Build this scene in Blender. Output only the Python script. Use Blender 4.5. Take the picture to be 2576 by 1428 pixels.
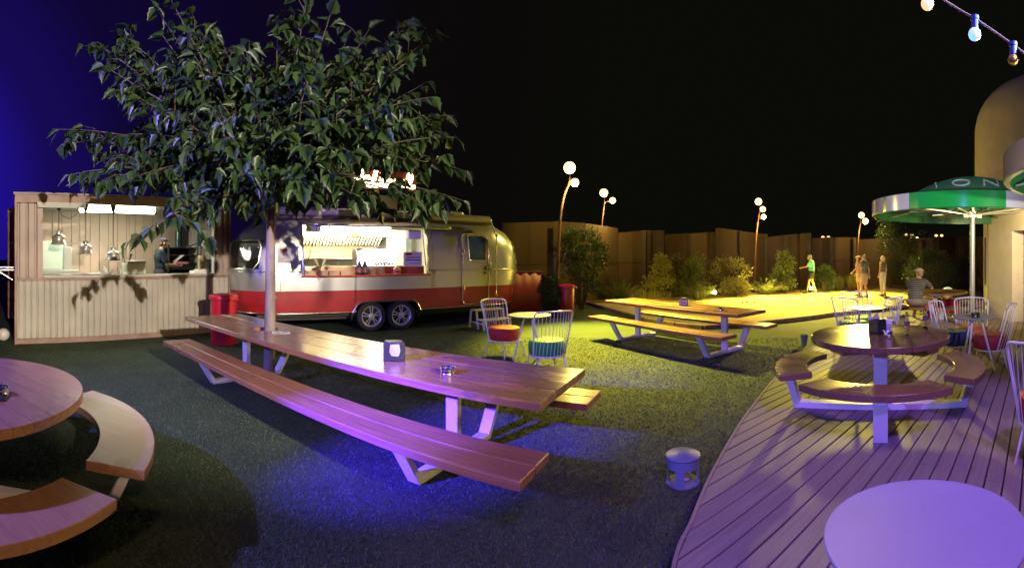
import bpy, bmesh, math, random
import numpy as np
from mathutils import Vector, Matrix, noise as mnoise

for o in list(bpy.data.objects):
    bpy.data.objects.remove(o)
scene = bpy.context.scene
COL = scene.collection
pi = math.pi
R = math.radians

# ------------------------------------------------------------------ camera (the photograph is a hand-swept cylindrical panorama)
EYE = 1.7
ZD = 0.15      # the deck stands a step above the lawn
FP, VH, UC = 1163.5, 641.5, 1288.0     # pixels per radian, horizon row and centre column of the measured photograph (2576 wide)
cam = bpy.data.cameras.new('camera')
camo = bpy.data.objects.new('camera', cam)
COL.objects.link(camo)
camo.location = (0, 0, EYE)
camo.rotation_euler = (R(90), 0, 0)
cam.type = 'PANO'
cam.panorama_type = 'CENTRAL_CYLINDRICAL'
cam.central_cylindrical_range_u_min = -1288 / FP
cam.central_cylindrical_range_u_max = 1288 / FP
cam.central_cylindrical_range_v_min = -(1428.2 - VH) / FP
cam.central_cylindrical_range_v_max = VH / FP
cam.central_cylindrical_radius = 1.0
cam.clip_start = 0.02
cam.clip_end = 600
scene.camera = camo

# ------------------------------------------------------------------ night sky, exposure
world = bpy.data.worlds.new("World")
scene.world = world
world.use_nodes = True
wn = world.node_tree.nodes
wl = world.node_tree.links
for n in list(wn):
    wn.remove(n)
wout = wn.new('ShaderNodeOutputWorld')
wbg = wn.new('ShaderNodeBackground')
wtc = wn.new('ShaderNodeTexCoord')
wsky = wn.new('ShaderNodeTexSky')
wsky.sky_type = 'NISHITA'
wsky.sun_disc = False
wsky.sun_elevation = R(-8)
wsky.sun_rotation = R(-80)
dot = wn.new('ShaderNodeVectorMath'); dot.operation = 'DOT_PRODUCT'
dot.inputs[1].default_value = (-math.sin(R(80)), math.cos(R(80)), 0.12)
ramp = wn.new('ShaderNodeValToRGB')
cr = ramp.color_ramp
cr.interpolation = 'EASE'
cr.elements[0].position = 0.0; cr.elements[0].color = (0.0032, 0.0032, 0.0020, 1)
cr.elements[1].position = 1.0; cr.elements[1].color = (0.016, 0.006, 0.34, 1)
for p, c in ((0.36, (0.0032, 0.0026, 0.0026, 1)), (0.60, (0.0040, 0.0018, 0.012, 1)), (0.83, (0.0045, 0.0020, 0.028, 1)),
             (0.92, (0.008, 0.003, 0.085, 1))):
    e = cr.elements.new(p); e.color = c
wadd = wn.new('ShaderNodeMixRGB'); wadd.blend_type = 'ADD'; wadd.inputs[0].default_value = 0.02
wl.new(wtc.outputs['Generated'], dot.inputs[0])
wl.new(dot.outputs['Value'], ramp.inputs[0])
wl.new(ramp.outputs[0], wadd.inputs[1])
wl.new(wsky.outputs[0], wadd.inputs[2])
wl.new(wadd.outputs[0], wbg.inputs['Color'])
wbg.inputs['Strength'].default_value = 1.0
wl.new(wbg.outputs[0], wout.inputs[0])

scene.render.engine = 'CYCLES'
scene.view_settings.view_transform = 'Standard'
scene.view_settings.look = 'None'
scene.view_settings.exposure = 0
scene.view_settings.gamma = 1
scene.cycles.use_denoising = True
scene.cycles.max_bounces = 6
scene.cycles.diffuse_bounces = 2
scene.cycles.glossy_bounces = 3
scene.cycles.transmission_bounces = 5
scene.cycles.transparent_max_bounces = 8
scene.cycles.sample_clamp_indirect = 3.0
scene.cycles.sample_clamp_direct = 0
scene.cycles.caustics_reflective = False
scene.cycles.caustics_refractive = False

def lamp(kind, name, loc, power, color, target=None, size=0.1, spot=60, blend=0.6):
    l = bpy.data.lights.new(name, kind)
    l.energy = power
    l.color = color
    if kind == 'SPOT':
        l.spot_size = R(spot); l.spot_blend = blend; l.shadow_soft_size = size
    elif kind == 'POINT':
        l.shadow_soft_size = size
    elif kind == 'AREA':
        if isinstance(size, tuple):
            l.shape = 'RECTANGLE'; l.size, l.size_y = size
        else:
            l.shape = 'DISK'; l.size = size
    o = bpy.data.objects.new(name, l)
    COL.objects.link(o)
    o.location = loc
    if target is not None:
        d = Vector(target) - Vector(loc)
        o.rotation_euler = d.to_track_quat('-Z', 'Y').to_euler()
    return o

lamp('SPOT', 'parasol_dome_fill', (1.5, -3.0, 6.5), 1700, (0.92, 1.0, 0.86), (6.3, 5.6, 2.8), 0.06, 27, 0.8)  # fill spot added to lift the parasol dome, no real lamp there
lamp('SPOT', 'parasol_front_fill', (3.0, -0.3, 2.1), 900, (1.0, 0.88, 0.82), (7.2, 5.6, 2.2), 0.08, 46, 0.9)  # unseen spot added to brighten the parasol rim and the deck chairs
BLUE = (0.045, 0.012, 1.0)
# flood lamps of the terrace and an added warm fill, all out of view
lamp('SPOT', 'blue_flood', (-4.9, -0.6, 3.0), 30000, BLUE, (-0.25, 4.3, 0.0), 0.04, 19, 1.0)
lamp('SPOT', 'blue_wide_flood', (-4.9, -0.7, 3.1), 2100, (0.19, 0.18, 1.0), (-1.6, 3.6, 0.0), 0.05, 95, 0.7)
lamp('SPOT', 'blue_tree_flood', (-5.2, -0.9, 2.2), 3600, (0.30, 0.18, 1.0), (-3.4, 5.0, 3.6), 0.04, 46, 0.9)
lamp('SPOT', 'violet_flood', (1.0, -2.2, 6.0), 2300, (0.33, 0.13, 1.0), (2.9, 2.6, 0.0), 0.35, 74, 0.9)
lamp('SPOT', 'terrace_fill_light', (0.2, -2.8, 3.3), 330, (1.0, 0.55, 0.34), (-2.2, 2.2, 0.4), 0.15, 88, 0.9)  # warm fill added to lift the left round table and the bench
lamp('SPOT', 'deck_festoon_light', (2.9, 1.6, 3.3), 115, (1.0, 0.66, 0.42), (2.9, 2.6, 0.0), 0.5, 112, 0.9)
lamp('SPOT', 'warm_flood', (4.5, -1.6, 3.5), 7600, (1.0, 0.84, 0.64), (-6.2, 7.0, 1.9), 0.06, 40, 0.5)
lamp('SPOT', 'building_flood', (7.3, 3.7, 2.5), 620, (1.0, 0.74, 0.32), (10.6, 7.2, 2.2), 0.08, 125, 0.8)

# ------------------------------------------------------------------ where a picture point lies on a level at height z, or at range r
def G(x, y, z=0.0):
    r = (EYE - z) * FP / (y - VH)
    t = (x - UC) / FP
    return Vector((r * math.sin(t), r * math.cos(t), z))

def Q(x, y, r):
    t = (x - UC) / FP
    return Vector((r * math.sin(t), r * math.cos(t), EYE + (VH - y) * r / FP))

# ------------------------------------------------------------------ objects
def tag(o, label=None, cat=None, group=None, kind=None):
    if label: o['label'] = label
    if cat: o['category'] = cat
    if group: o['group'] = group
    if kind: o['kind'] = kind
    return o

def thing(name, loc, rz, label, cat, group=None):
    o = bpy.data.objects.new(name, None)
    o.empty_display_size = 0.1
    COL.objects.link(o)
    o.location = loc
    o.rotation_euler = (0, 0, rz)
    return tag(o, label, cat, group)

def children_of(o):
    return [c for c in bpy.data.objects if c.parent == o]

def dup(root, loc, rz, label, group=None, scale=None):
    r = root.copy(); COL.objects.link(r); r.location = loc; r.rotation_euler = (0, 0, rz)
    r['label'] = label
    if group: r['group'] = group
    if scale: r.scale = scale
    for ch in children_of(root):
        c = ch.copy(); COL.objects.link(c); c.parent = r
        for g in children_of(ch):
            d = g.copy(); COL.objects.link(d); d.parent = c
    return r

class MB:
    def __init__(s):
        s.v = []; s.f = []
    def add(s, vs, fs):
        b = len(s.v)
        s.v.extend([tuple(p) for p in vs])
        s.f.extend([tuple(i + b for i in f) for f in fs])
        return s
    def box(s, c, d, rz=0, rx=0, ry=0, M=None):
        x, y, z = d[0] / 2, d[1] / 2, d[2] / 2
        vs = [Vector((a * x, b * y, e * z)) for a in (-1, 1) for b in (-1, 1) for e in (-1, 1)]
        m = Matrix.Translation(Vector(c)) @ Matrix.Rotation(rz, 4, 'Z') @ Matrix.Rotation(ry, 4, 'Y') @ Matrix.Rotation(rx, 4, 'X')
        if M: m = M @ m
        return s.add([m @ p for p in vs], [(0, 1, 3, 2), (4, 6, 7, 5), (0, 4, 5, 1), (2, 3, 7, 6), (0, 2, 6, 4), (1, 5, 7, 3)])
    def bar(s, a, b, w, t, up=(0, 0, 1)):
        """a flat bar from a to b: width w across, thickness t"""
        a = Vector(a); b = Vector(b); d = (b - a).normalized()
        u = Vector(up).cross(d)
        if u.length < 1e-4: u = Vector((1, 0, 0))
        u.normalize(); n = d.cross(u).normalized()
        vs = [p + u * (i * w / 2) + n * (j * t / 2) for p in (a, b) for i, j in ((-1, -1), (1, -1), (1, 1), (-1, 1))]
        return s.add(vs, [(3, 2, 1, 0), (4, 5, 6, 7), (0, 1, 5, 4), (1, 2, 6, 5), (2, 3, 7, 6), (3, 0, 4, 7)])
    def tube(s, pts, r, n=8, closed=False, caps=True):
        pts = [Vector(p) for p in pts]
        m = len(pts)
        rr = r if isinstance(r, (list, tuple)) else [r] * m
        vs = []; fs = []
        prev = None
        for i, p in enumerate(pts):
            if closed:
                d = pts[(i + 1) % m] - pts[i - 1]
            else:
                d = pts[min(i + 1, m - 1)] - pts[max(i - 1, 0)]
            d.normalize()
            if prev is None:
                u = Vector((0, 0, 1)).cross(d)
                if u.length < 1e-3: u = Vector((1, 0, 0)).cross(d)
            else:
                u = prev - d * prev.dot(d)
            u.normalize(); prev = u
            w = d.cross(u)
            for k in range(n):
                a = 2 * pi * k / n
                vs.append(p + (u * math.cos(a) + w * math.sin(a)) * rr[i])
        for i in range(m - (0 if closed else 1)):
            j = (i + 1) % m
            for k in range(n):
                l = (k + 1) % n
                fs.append((i * n + k, i * n + l, j * n + l, j * n + k))
        if caps and not closed:
            fs.append(tuple(range(n - 1, -1, -1)))
            fs.append(tuple((m - 1) * n + k for k in range(n)))
        return s.add(vs, fs)
    def lathe(s, prof, n=32, c=(0, 0, 0), M=None):
        vs = []; fs = []
        idx = []
        for r, z in prof:
            if r < 1e-6:
                idx.append([len(vs)]); vs.append(Vector((0, 0, z)))
            else:
                idx.append(list(range(len(vs), len(vs) + n)))
                for k in range(n):
                    a = 2 * pi * k / n
                    vs.append(Vector((r * math.cos(a), r * math.sin(a), z)))
        for a, b in zip(idx, idx[1:]):
            for k in range(n):
                l = (k + 1) % n
                if len(a) == 1 and len(b) == 1: continue
                if len(a) == 1: fs.append((a[0], b[l], b[k]))
                elif len(b) == 1: fs.append((a[k], a[l], b[0]))
                else: fs.append((a[k], a[l], b[l], b[k]))
        m = Matrix.Translation(Vector(c))
        if M: m = m @ M
        return s.add([m @ p for p in vs], fs)
    def prism(s, poly, z0, z1, M=None):
        n = len(poly)
        vs = [Vector((p[0], p[1], z)) for z in (z0, z1) for p in poly]
        if M: vs = [M @ p for p in vs]
        return s.add(vs, [tuple(range(n - 1, -1, -1)), tuple(range(n, 2 * n))] + [(k, (k + 1) % n, n + (k + 1) % n, n + k) for k in range(n)])
    def ellipsoid(s, c, r, n=16, m=10, M=None):
        prof = [(math.sin(pi * i / m), -math.cos(pi * i / m)) for i in range(m + 1)]
        prof[0] = (0, -1); prof[-1] = (0, 1)
        mm = Matrix.Translation(Vector(c)) @ (M.to_4x4() if M else Matrix.Identity(4)) @ Matrix.Diagonal((r[0], r[1], r[2], 1))
        t = MB().lathe(prof, n)
        return s.add([mm @ Vector(p) for p in t.v], t.f)
    def build(s, name, mat, parent=None, smooth=True, angle=35, bevel=0, seg=2, merge=False, loc=None):
        me = bpy.data.meshes.new(name)
        me.from_pydata(s.v, [], s.f)
        bm = bmesh.new(); bm.from_mesh(me)
        if merge: bmesh.ops.remove_doubles(bm, verts=bm.verts, dist=1e-4)
        bmesh.ops.recalc_face_normals(bm, faces=bm.faces)
        bm.to_mesh(me); bm.free()
        if smooth:
            me.shade_smooth()
            me.set_sharp_from_angle(angle=R(angle))
        me.materials.append(mat)
        o = bpy.data.objects.new(name, me)
        COL.objects.link(o)
        if parent is not None: o.parent = parent
        if loc is not None: o.location = loc
        if bevel:
            b = o.modifiers.new('bevel', 'BEVEL'); b.width = bevel; b.segments = seg; b.limit_method = 'ANGLE'; b.angle_limit = R(40)
            b.harden_normals = False
        return o

def raw_mesh(name, verts, faces, mat, parent=None, smooth=False):
    """large meshes from numpy arrays; faces is an (n, k) array"""
    me = bpy.data.meshes.new(name)
    verts = np.asarray(verts, dtype=np.float32); faces = np.asarray(faces, dtype=np.int32)
    n, k = faces.shape
    me.vertices.add(len(verts)); me.vertices.foreach_set('co', verts.ravel())
    me.loops.add(n * k); me.loops.foreach_set('vertex_index', faces.ravel())
    me.polygons.add(n)
    me.polygons.foreach_set('loop_start', np.arange(0, n * k, k, dtype=np.int32))
    me.polygons.foreach_set('loop_total', np.full(n, k, dtype=np.int32))
    me.update(); me.validate()
    if smooth: me.shade_smooth()
    me.materials.append(mat)
    o = bpy.data.objects.new(name, me); COL.objects.link(o)
    if parent is not None: o.parent = parent
    return o

# ------------------------------------------------------------------ materials
def new_mat(name):
    m = bpy.data.materials.new(name); m.use_nodes = True
    nt = m.node_tree
    return m, nt, nt.nodes['Principled BSDF']

def mat(name, col, rough=0.5, metal=0.0, var=0.12, scale=6.0, bump=0.0, bscale=40.0, coat=0.0, spec=0.5, rvar=0.0, stretch=(1, 1, 1), emit=None, estr=0.0, detail=4, alpha=None, trans=0.0):
    m, nt, b = new_mat(name)
    N = nt.nodes; L = nt.links
    b.inputs['Roughness'].default_value = rough
    b.inputs['Metallic'].default_value = metal
    b.inputs['Specular IOR Level'].default_value = spec
    b.inputs['Coat Weight'].default_value = coat
    b.inputs['Coat Roughness'].default_value = 0.12
    if trans: b.inputs['Transmission Weight'].default_value = trans
    tc = N.new('ShaderNodeTexCoord'); mp = N.new('ShaderNodeMapping'); mp.inputs['Scale'].default_value = stretch
    L.new(tc.outputs['Object'], mp.inputs[0])
    if var > 0:
        nz = N.new('ShaderNodeTexNoise'); nz.inputs['Scale'].default_value = scale; nz.inputs['Detail'].default_value = detail
        L.new(mp.outputs[0], nz.inputs['Vector'])
        rp = N.new('ShaderNodeValToRGB')
        rp.color_ramp.elements[0].position = 0.3; rp.color_ramp.elements[1].position = 0.7
        rp.color_ramp.elements[0].color = tuple(max(0, c * (1 - var)) for c in col) + (1,)
        rp.color_ramp.elements[1].color = tuple(min(1, c * (1 + var)) for c in col) + (1,)
        L.new(nz.outputs['Fac'], rp.inputs[0]); L.new(rp.outputs[0], b.inputs['Base Color'])
        if rvar:
            mr = N.new('ShaderNodeMapRange'); mr.inputs['To Min'].default_value = max(0.03, rough - rvar); mr.inputs['To Max'].default_value = rough + rvar
            mr.inputs['From Min'].default_value = 0.3; mr.inputs['From Max'].default_value = 0.7
            L.new(nz.outputs['Fac'], mr.inputs[0]); L.new(mr.outputs[0], b.inputs['Roughness'])
    else:
        b.inputs['Base Color'].default_value = tuple(col) + (1,)
    if bump:
        n2 = N.new('ShaderNodeTexNoise'); n2.inputs['Scale'].default_value = bscale; n2.inputs['Detail'].default_value = 3
        L.new(mp.outputs[0], n2.inputs['Vector'])
        bp = N.new('ShaderNodeBump'); bp.inputs['Strength'].default_value = bump; bp.inputs['Distance'].default_value = 0.01
        L.new(n2.outputs['Fac'], bp.inputs['Height']); L.new(bp.outputs[0], b.inputs['Normal'])
    if emit:
        b.inputs['Emission Color'].default_value = tuple(emit) + (1,)
        b.inputs['Emission Strength'].default_value = estr
    return m

def emit_mat(name, col, strength):
    m, nt, b = new_mat(name)
    b.inputs['Base Color'].default_value = (0.8, 0.8, 0.8, 1)
    b.inputs['Emission Color'].default_value = tuple(col) + (1,)
    b.inputs['Emission Strength'].default_value = strength
    return m

def wood_mat(name, c1, c2, rough=0.32, coat=0.35, axis=0, wet=False, joints=0.0):
    """varnished planks: grain stretched along the plank, dark streaks, uneven gloss"""
    m, nt, b = new_mat(name)
    N = nt.nodes; L = nt.links
    tc = N.new('ShaderNodeTexCoord'); mp = N.new('ShaderNodeMapping')
    sc = [14, 14, 14]; sc[axis] = 0.9
    mp.inputs['Scale'].default_value = sc
    L.new(tc.outputs['Object'], mp.inputs[0])
    nz = N.new('ShaderNodeTexNoise'); nz.inputs['Scale'].default_value = 2.4; nz.inputs['Detail'].default_value = 6; nz.inputs['Roughness'].default_value = 0.65
    nz.inputs['Distortion'].default_value = 0.6
    L.new(mp.outputs[0], nz.inputs['Vector'])
    rp = N.new('ShaderNodeValToRGB')
    rp.color_ramp.elements[0].position = 0.28; rp.color_ramp.elements[0].color = tuple(c1) + (1,)
    rp.color_ramp.elements[1].position = 0.72; rp.color_ramp.elements[1].color = tuple(c2) + (1,)
    L.new(nz.outputs['Fac'], rp.inputs[0])
    big = N.new('ShaderNodeTexNoise'); big.inputs['Scale'].default_value = 1.3; big.inputs['Detail'].default_value = 2
    L.new(tc.outputs['Object'], big.inputs['Vector'])
    mx = N.new('ShaderNodeMixRGB'); mx.blend_type = 'MULTIPLY'; mx.inputs[0].default_value = 0.45
    L.new(rp.outputs[0], mx.inputs[1]); L.new(big.outputs['Color'], mx.inputs[2])
    br = N.new('ShaderNodeBrightContrast'); br.inputs['Bright'].default_value = 0.03
    L.new(mx.outputs[0], br.inputs[0])
    hs = N.new('ShaderNodeHueSaturation'); hs.inputs['Saturation'].default_value = 1.0
    big2 = N.new('ShaderNodeMixRGB'); big2.blend_type = 'MIX'; big2.inputs[0].default_value = 0.6
    L.new(rp.outputs[0], big2.inputs[1]); L.new(br.outputs[0], big2.inputs[2])
    L.new(big2.outputs[0], b.inputs['Base Color'])
    mr = N.new('ShaderNodeMapRange'); mr.inputs['From Min'].default_value = 0.35; mr.inputs['From Max'].default_value = 0.65
    mr.inputs['To Min'].default_value = rough - 0.08; mr.inputs['To Max'].default_value = rough + 0.12
    L.new(big.outputs['Fac'], mr.inputs[0])
    if wet:
        # rain water still lying in patches: darker wood with a smooth film, towards the +x end of the table
        w = N.new('ShaderNodeTexNoise'); w.inputs['Scale'].default_value = 3.2; w.inputs['Detail'].default_value = 5
        wm = N.new('ShaderNodeMapping'); wm.inputs['Scale'].default_value = (0.7, 2.2, 1); wm.inputs['Location'].default_value = (3.3, 1.7, 0)
        L.new(tc.outputs['Object'], wm.inputs[0]); L.new(wm.outputs[0], w.inputs['Vector'])
        sx = N.new('ShaderNodeSeparateXYZ'); L.new(tc.outputs['Object'], sx.inputs[0])
        m1 = N.new('ShaderNodeMapRange'); m1.inputs['From Min'].default_value = 0.3; m1.inputs['From Max'].default_value = 2.2
        m1.inputs['To Min'].default_value = 0.0; m1.inputs['To Max'].default_value = 0.30
        L.new(sx.outputs['X'], m1.inputs[0])
        ad = N.new('ShaderNodeMath'); ad.operation = 'ADD'; L.new(w.outputs['Fac'], ad.inputs[0]); L.new(m1.outputs[0], ad.inputs[1])
        th = N.new('ShaderNodeMapRange'); th.inputs['From Min'].default_value = 0.74; th.inputs['From Max'].default_value = 0.79
        L.new(ad.outputs[0], th.inputs[0])
        rmix = N.new('ShaderNodeMix'); rmix.data_type = 'FLOAT'
        L.new(th.outputs[0], rmix.inputs[0]); L.new(mr.outputs[0], rmix.inputs[2]); rmix.inputs[3].default_value = 0.62
        L.new(rmix.outputs[0], b.inputs['Roughness'])
        cm = N.new('ShaderNodeMixRGB'); cm.blend_type = 'MULTIPLY'; cm.inputs[2].default_value = (0.55, 0.5, 0.45, 1)
        L.new(th.outputs[0], cm.inputs[0]); L.new(big2.outputs[0], cm.inputs[1]); L.new(cm.outputs[0], b.inputs['Base Color'])
    else:
        L.new(mr.outputs[0], b.inputs['Roughness'])
    if joints:
        # narrow dark seams between the glued staves of a round top
        sy = N.new('ShaderNodeSeparateXYZ'); rot_ = N.new('ShaderNodeMapping'); rot_.inputs['Rotation'].default_value = (0, 0, 0.0)
        L.new(tc.outputs['Object'], rot_.inputs[0]); L.new(rot_.outputs[0], sy.inputs[0])
        dv = N.new('ShaderNodeMath'); dv.operation = 'DIVIDE'; dv.inputs[1].default_value = joints; L.new(sy.outputs['Y'], dv.inputs[0])
        fr = N.new('ShaderNodeMath'); fr.operation = 'FRACT'; L.new(dv.outputs[0], fr.inputs[0])
        lt = N.new('ShaderNodeMath'); lt.operation = 'LESS_THAN'; lt.inputs[1].default_value = 0.028; L.new(fr.outputs[0], lt.inputs[0])
        jm = N.new('ShaderNodeMixRGB'); jm.blend_type = 'MULTIPLY'; jm.inputs[2].default_value = (0.35, 0.32, 0.3, 1)
        L.new(lt.outputs[0], jm.inputs[0]); L.new(big2.outputs[0], jm.inputs[1]); L.new(jm.outputs[0], b.inputs['Base Color'])
    b.inputs['Coat Weight'].default_value = coat; b.inputs['Coat Roughness'].default_value = 0.22
    bp = N.new('ShaderNodeBump'); bp.inputs['Strength'].default_value = 0.12; bp.inputs['Distance'].default_value = 0.004
    L.new(nz.outputs['Fac'], bp.inputs['Height']); L.new(bp.outputs[0], b.inputs['Normal'])
    return m

M = {}
M['wood'] = wood_mat('varnished_wood', (0.19, 0.070, 0.030), (0.38, 0.16, 0.075))
M['wood_wet'] = wood_mat('varnished_wood_wet', (0.20, 0.075, 0.030), (0.42, 0.185, 0.080), rough=0.22, coat=0.7, wet=True)
M['wood_dark'] = wood_mat('dark_varnished_wood', (0.10, 0.042, 0.018), (0.20, 0.095, 0.042), rough=0.24, joints=0.13)
M['wood_dark_bench'] = wood_mat('dark_bench_wood', (0.12, 0.052, 0.022), (0.24, 0.115, 0.05), rough=0.28)
M['wood_y_bench'] = wood_mat('round_bench_wood', (0.27, 0.12, 0.055), (0.42, 0.21, 0.10), rough=0.32)
M['wood_y'] = wood_mat('varnished_wood_round', (0.24, 0.095, 0.045), (0.44, 0.19, 0.09), rough=0.34, coat=0.3, joints=0.145)
M['white'] = mat('white_powder_coat', (0.74, 0.73, 0.70), 0.38, var=0.05, scale=3, bump=0.03, bscale=200)
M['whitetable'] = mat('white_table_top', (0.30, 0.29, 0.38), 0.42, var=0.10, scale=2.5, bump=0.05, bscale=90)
M['black'] = mat('black_plastic', (0.018, 0.018, 0.022), 0.32, var=0.2, scale=10)
M['rubber'] = mat('rubber', (0.02, 0.02, 0.02), 0.8, var=0.3, scale=12, bump=0.1)
M['dark'] = mat('dark_metal', (0.03, 0.03, 0.033), 0.5, metal=0.4, var=0.3, scale=5)
M['chrome'] = mat('chrome', (0.75, 0.75, 0.76), 0.14, metal=1.0, var=0.06, scale=8)
M['steel'] = mat('brushed_steel', (0.62, 0.61, 0.58), 0.28, metal=1.0, var=0.08, scale=5, stretch=(1, 1, 12))
M['alu_shade'] = mat('spun_aluminium', (0.62, 0.58, 0.56), 0.38, metal=0.85, var=0.05)
M['red'] = mat('red_enamel', (0.36, 0.016, 0.022), 0.38, var=0.15, scale=2.5, bump=0.03, coat=0.2)
M['redbin'] = mat('red_bin_plastic', (0.46, 0.012, 0.03), 0.36, var=0.15, scale=4, bump=0.05, bscale=20, coat=0.2)
M['paper'] = mat('paper', (0.78, 0.77, 0.74), 0.8, var=0.04)
M['skin'] = mat('skin', (0.46, 0.25, 0.16), 0.5, var=0.12, scale=14)
M['rust'] = mat('rusty_steel', (0.12, 0.042, 0.022), 0.6, metal=0.1, var=0.45, scale=5, bump=0.25, bscale=40)
M['bark'] = mat('tree_bark', (0.20, 0.165, 0.145), 0.85, var=0.35, scale=9, bump=0.5, bscale=22, stretch=(1, 1, 0.35))
M['twig'] = mat('green_brown_twig', (0.07, 0.055, 0.035), 0.8, var=0.3, scale=9)
# ------------------------------------------------------------------ ground
def turf_material():
    m, nt, b = new_mat('artificial_turf')
    N = nt.nodes; L = nt.links
    tc = N.new('ShaderNodeTexCoord')
    a = N.new('ShaderNodeTexNoise'); a.inputs['Scale'].default_value = 170; a.inputs['Detail'].default_value = 4; a.inputs['Roughness'].default_value = 0.75
    c = N.new('ShaderNodeTexNoise'); c.inputs['Scale'].default_value = 2.2; c.inputs['Detail'].default_value = 5
    for n in (a, c): L.new(tc.outputs['Object'], n.inputs['Vector'])
    r1 = N.new('ShaderNodeValToRGB')
    r1.color_ramp.elements[0].position = 0.32; r1.color_ramp.elements[0].color = (0.018, 0.032, 0.018, 1)
    r1.color_ramp.elements[1].position = 0.70; r1.color_ramp.elements[1].color = (0.056, 0.082, 0.050, 1)
    L.new(a.outputs['Fac'], r1.inputs[0])
    mr = N.new('ShaderNodeMapRange'); mr.inputs['From Min'].default_value = 0.3; mr.inputs['From Max'].default_value = 0.7
    mr.inputs['To Min'].default_value = 0.72; mr.inputs['To Max'].default_value = 1.2
    L.new(c.outputs['Fac'], mr.inputs[0])
    mx = N.new('ShaderNodeVectorMath'); mx.operation = 'SCALE'
    L.new(r1.outputs[0], mx.inputs[0]); L.new(mr.outputs[0], mx.inputs['Scale']); L.new(mx.outputs[0], b.inputs['Base Color'])
    b.inputs['Roughness'].default_value = 0.85; b.inputs['Specular IOR Level'].default_value = 0.25
    bp = N.new('ShaderNodeBump'); bp.inputs['Strength'].default_value = 0.2; bp.inputs['Distance'].default_value = 0.01
    L.new(a.outputs['Fac'], bp.inputs['Height']); L.new(bp.outputs[0], b.inputs['Normal'])
    return m
M['turf'] = turf_material()
def blade_material():
    m, nt, b = new_mat('turf_blades')
    N = nt.nodes; L = nt.links
    g = N.new('ShaderNodeNewGeometry'); r = N.new('ShaderNodeValToRGB')
    r.color_ramp.elements[0].color = (0.028, 0.046, 0.026, 1); r.color_ramp.elements[1].color = (0.058, 0.082, 0.048, 1)
    L.new(g.outputs['Random Per Island'], r.inputs[0]); L.new(r.outputs[0], b.inputs['Base Color'])
    b.inputs['Roughness'].default_value = 0.6
    return m
M['blade'] = blade_material()

mb = MB(); mb.add([(-150, -150, 0), (150, -150, 0), (150, 150, 0), (-150, 150, 0)], [(0, 1, 2, 3)])
tag(mb.build('ground', M['turf'], smooth=False), kind='structure')

# deck outline along the lawn: a smooth curve through measured points
deck_curve_px = [(1700, 1428), (1745, 1310), (1790, 1200), (1850, 1090), (1890, 1030), (1961, 942), (2025, 888), (2066, 864)]
dc = [G(x, y, ZD).to_2d() for x, y in deck_curve_px]
ext = [Vector((-1.2, -6.0)), Vector((-0.75, -3.0)), Vector((-0.45, -0.9)), Vector((0.05, 0.5)), Vector((0.42, 1.3))]
far = [G(2190, 806, ZD).to_2d(), G(2330, 788, ZD).to_2d(), G(2470, 779, ZD).to_2d()]
ctrl = ext + dc + far
def catmull(P, n=8):
    out = []
    for i in range(len(P) - 1):
        p0 = P[max(i - 1, 0)]; p1 = P[i]; p2 = P[i + 1]; p3 = P[min(i + 2, len(P) - 1)]
        for k in range(n):
            t = k / n
            out.append(0.5 * ((2 * p1) + (p2 - p0) * t + (2 * p0 - 5 * p1 + 4 * p2 - p3) * t * t + (3 * p1 - p0 - 3 * p2 + p3) * t ** 3))
    out.append(P[-1].copy())
    return out
edge = catmull(ctrl)
deck_poly = edge + [Vector((16, 7.5)), Vector((16, -6))]

M['deckboard'] = wood_mat('weathered_deck_boards', (0.15, 0.115, 0.115), (0.25, 0.20, 0.19), rough=0.62, coat=0.0)
M['gap'] = mat('dark_gap', (0.012, 0.011, 0.012), 0.9, var=0)

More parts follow.
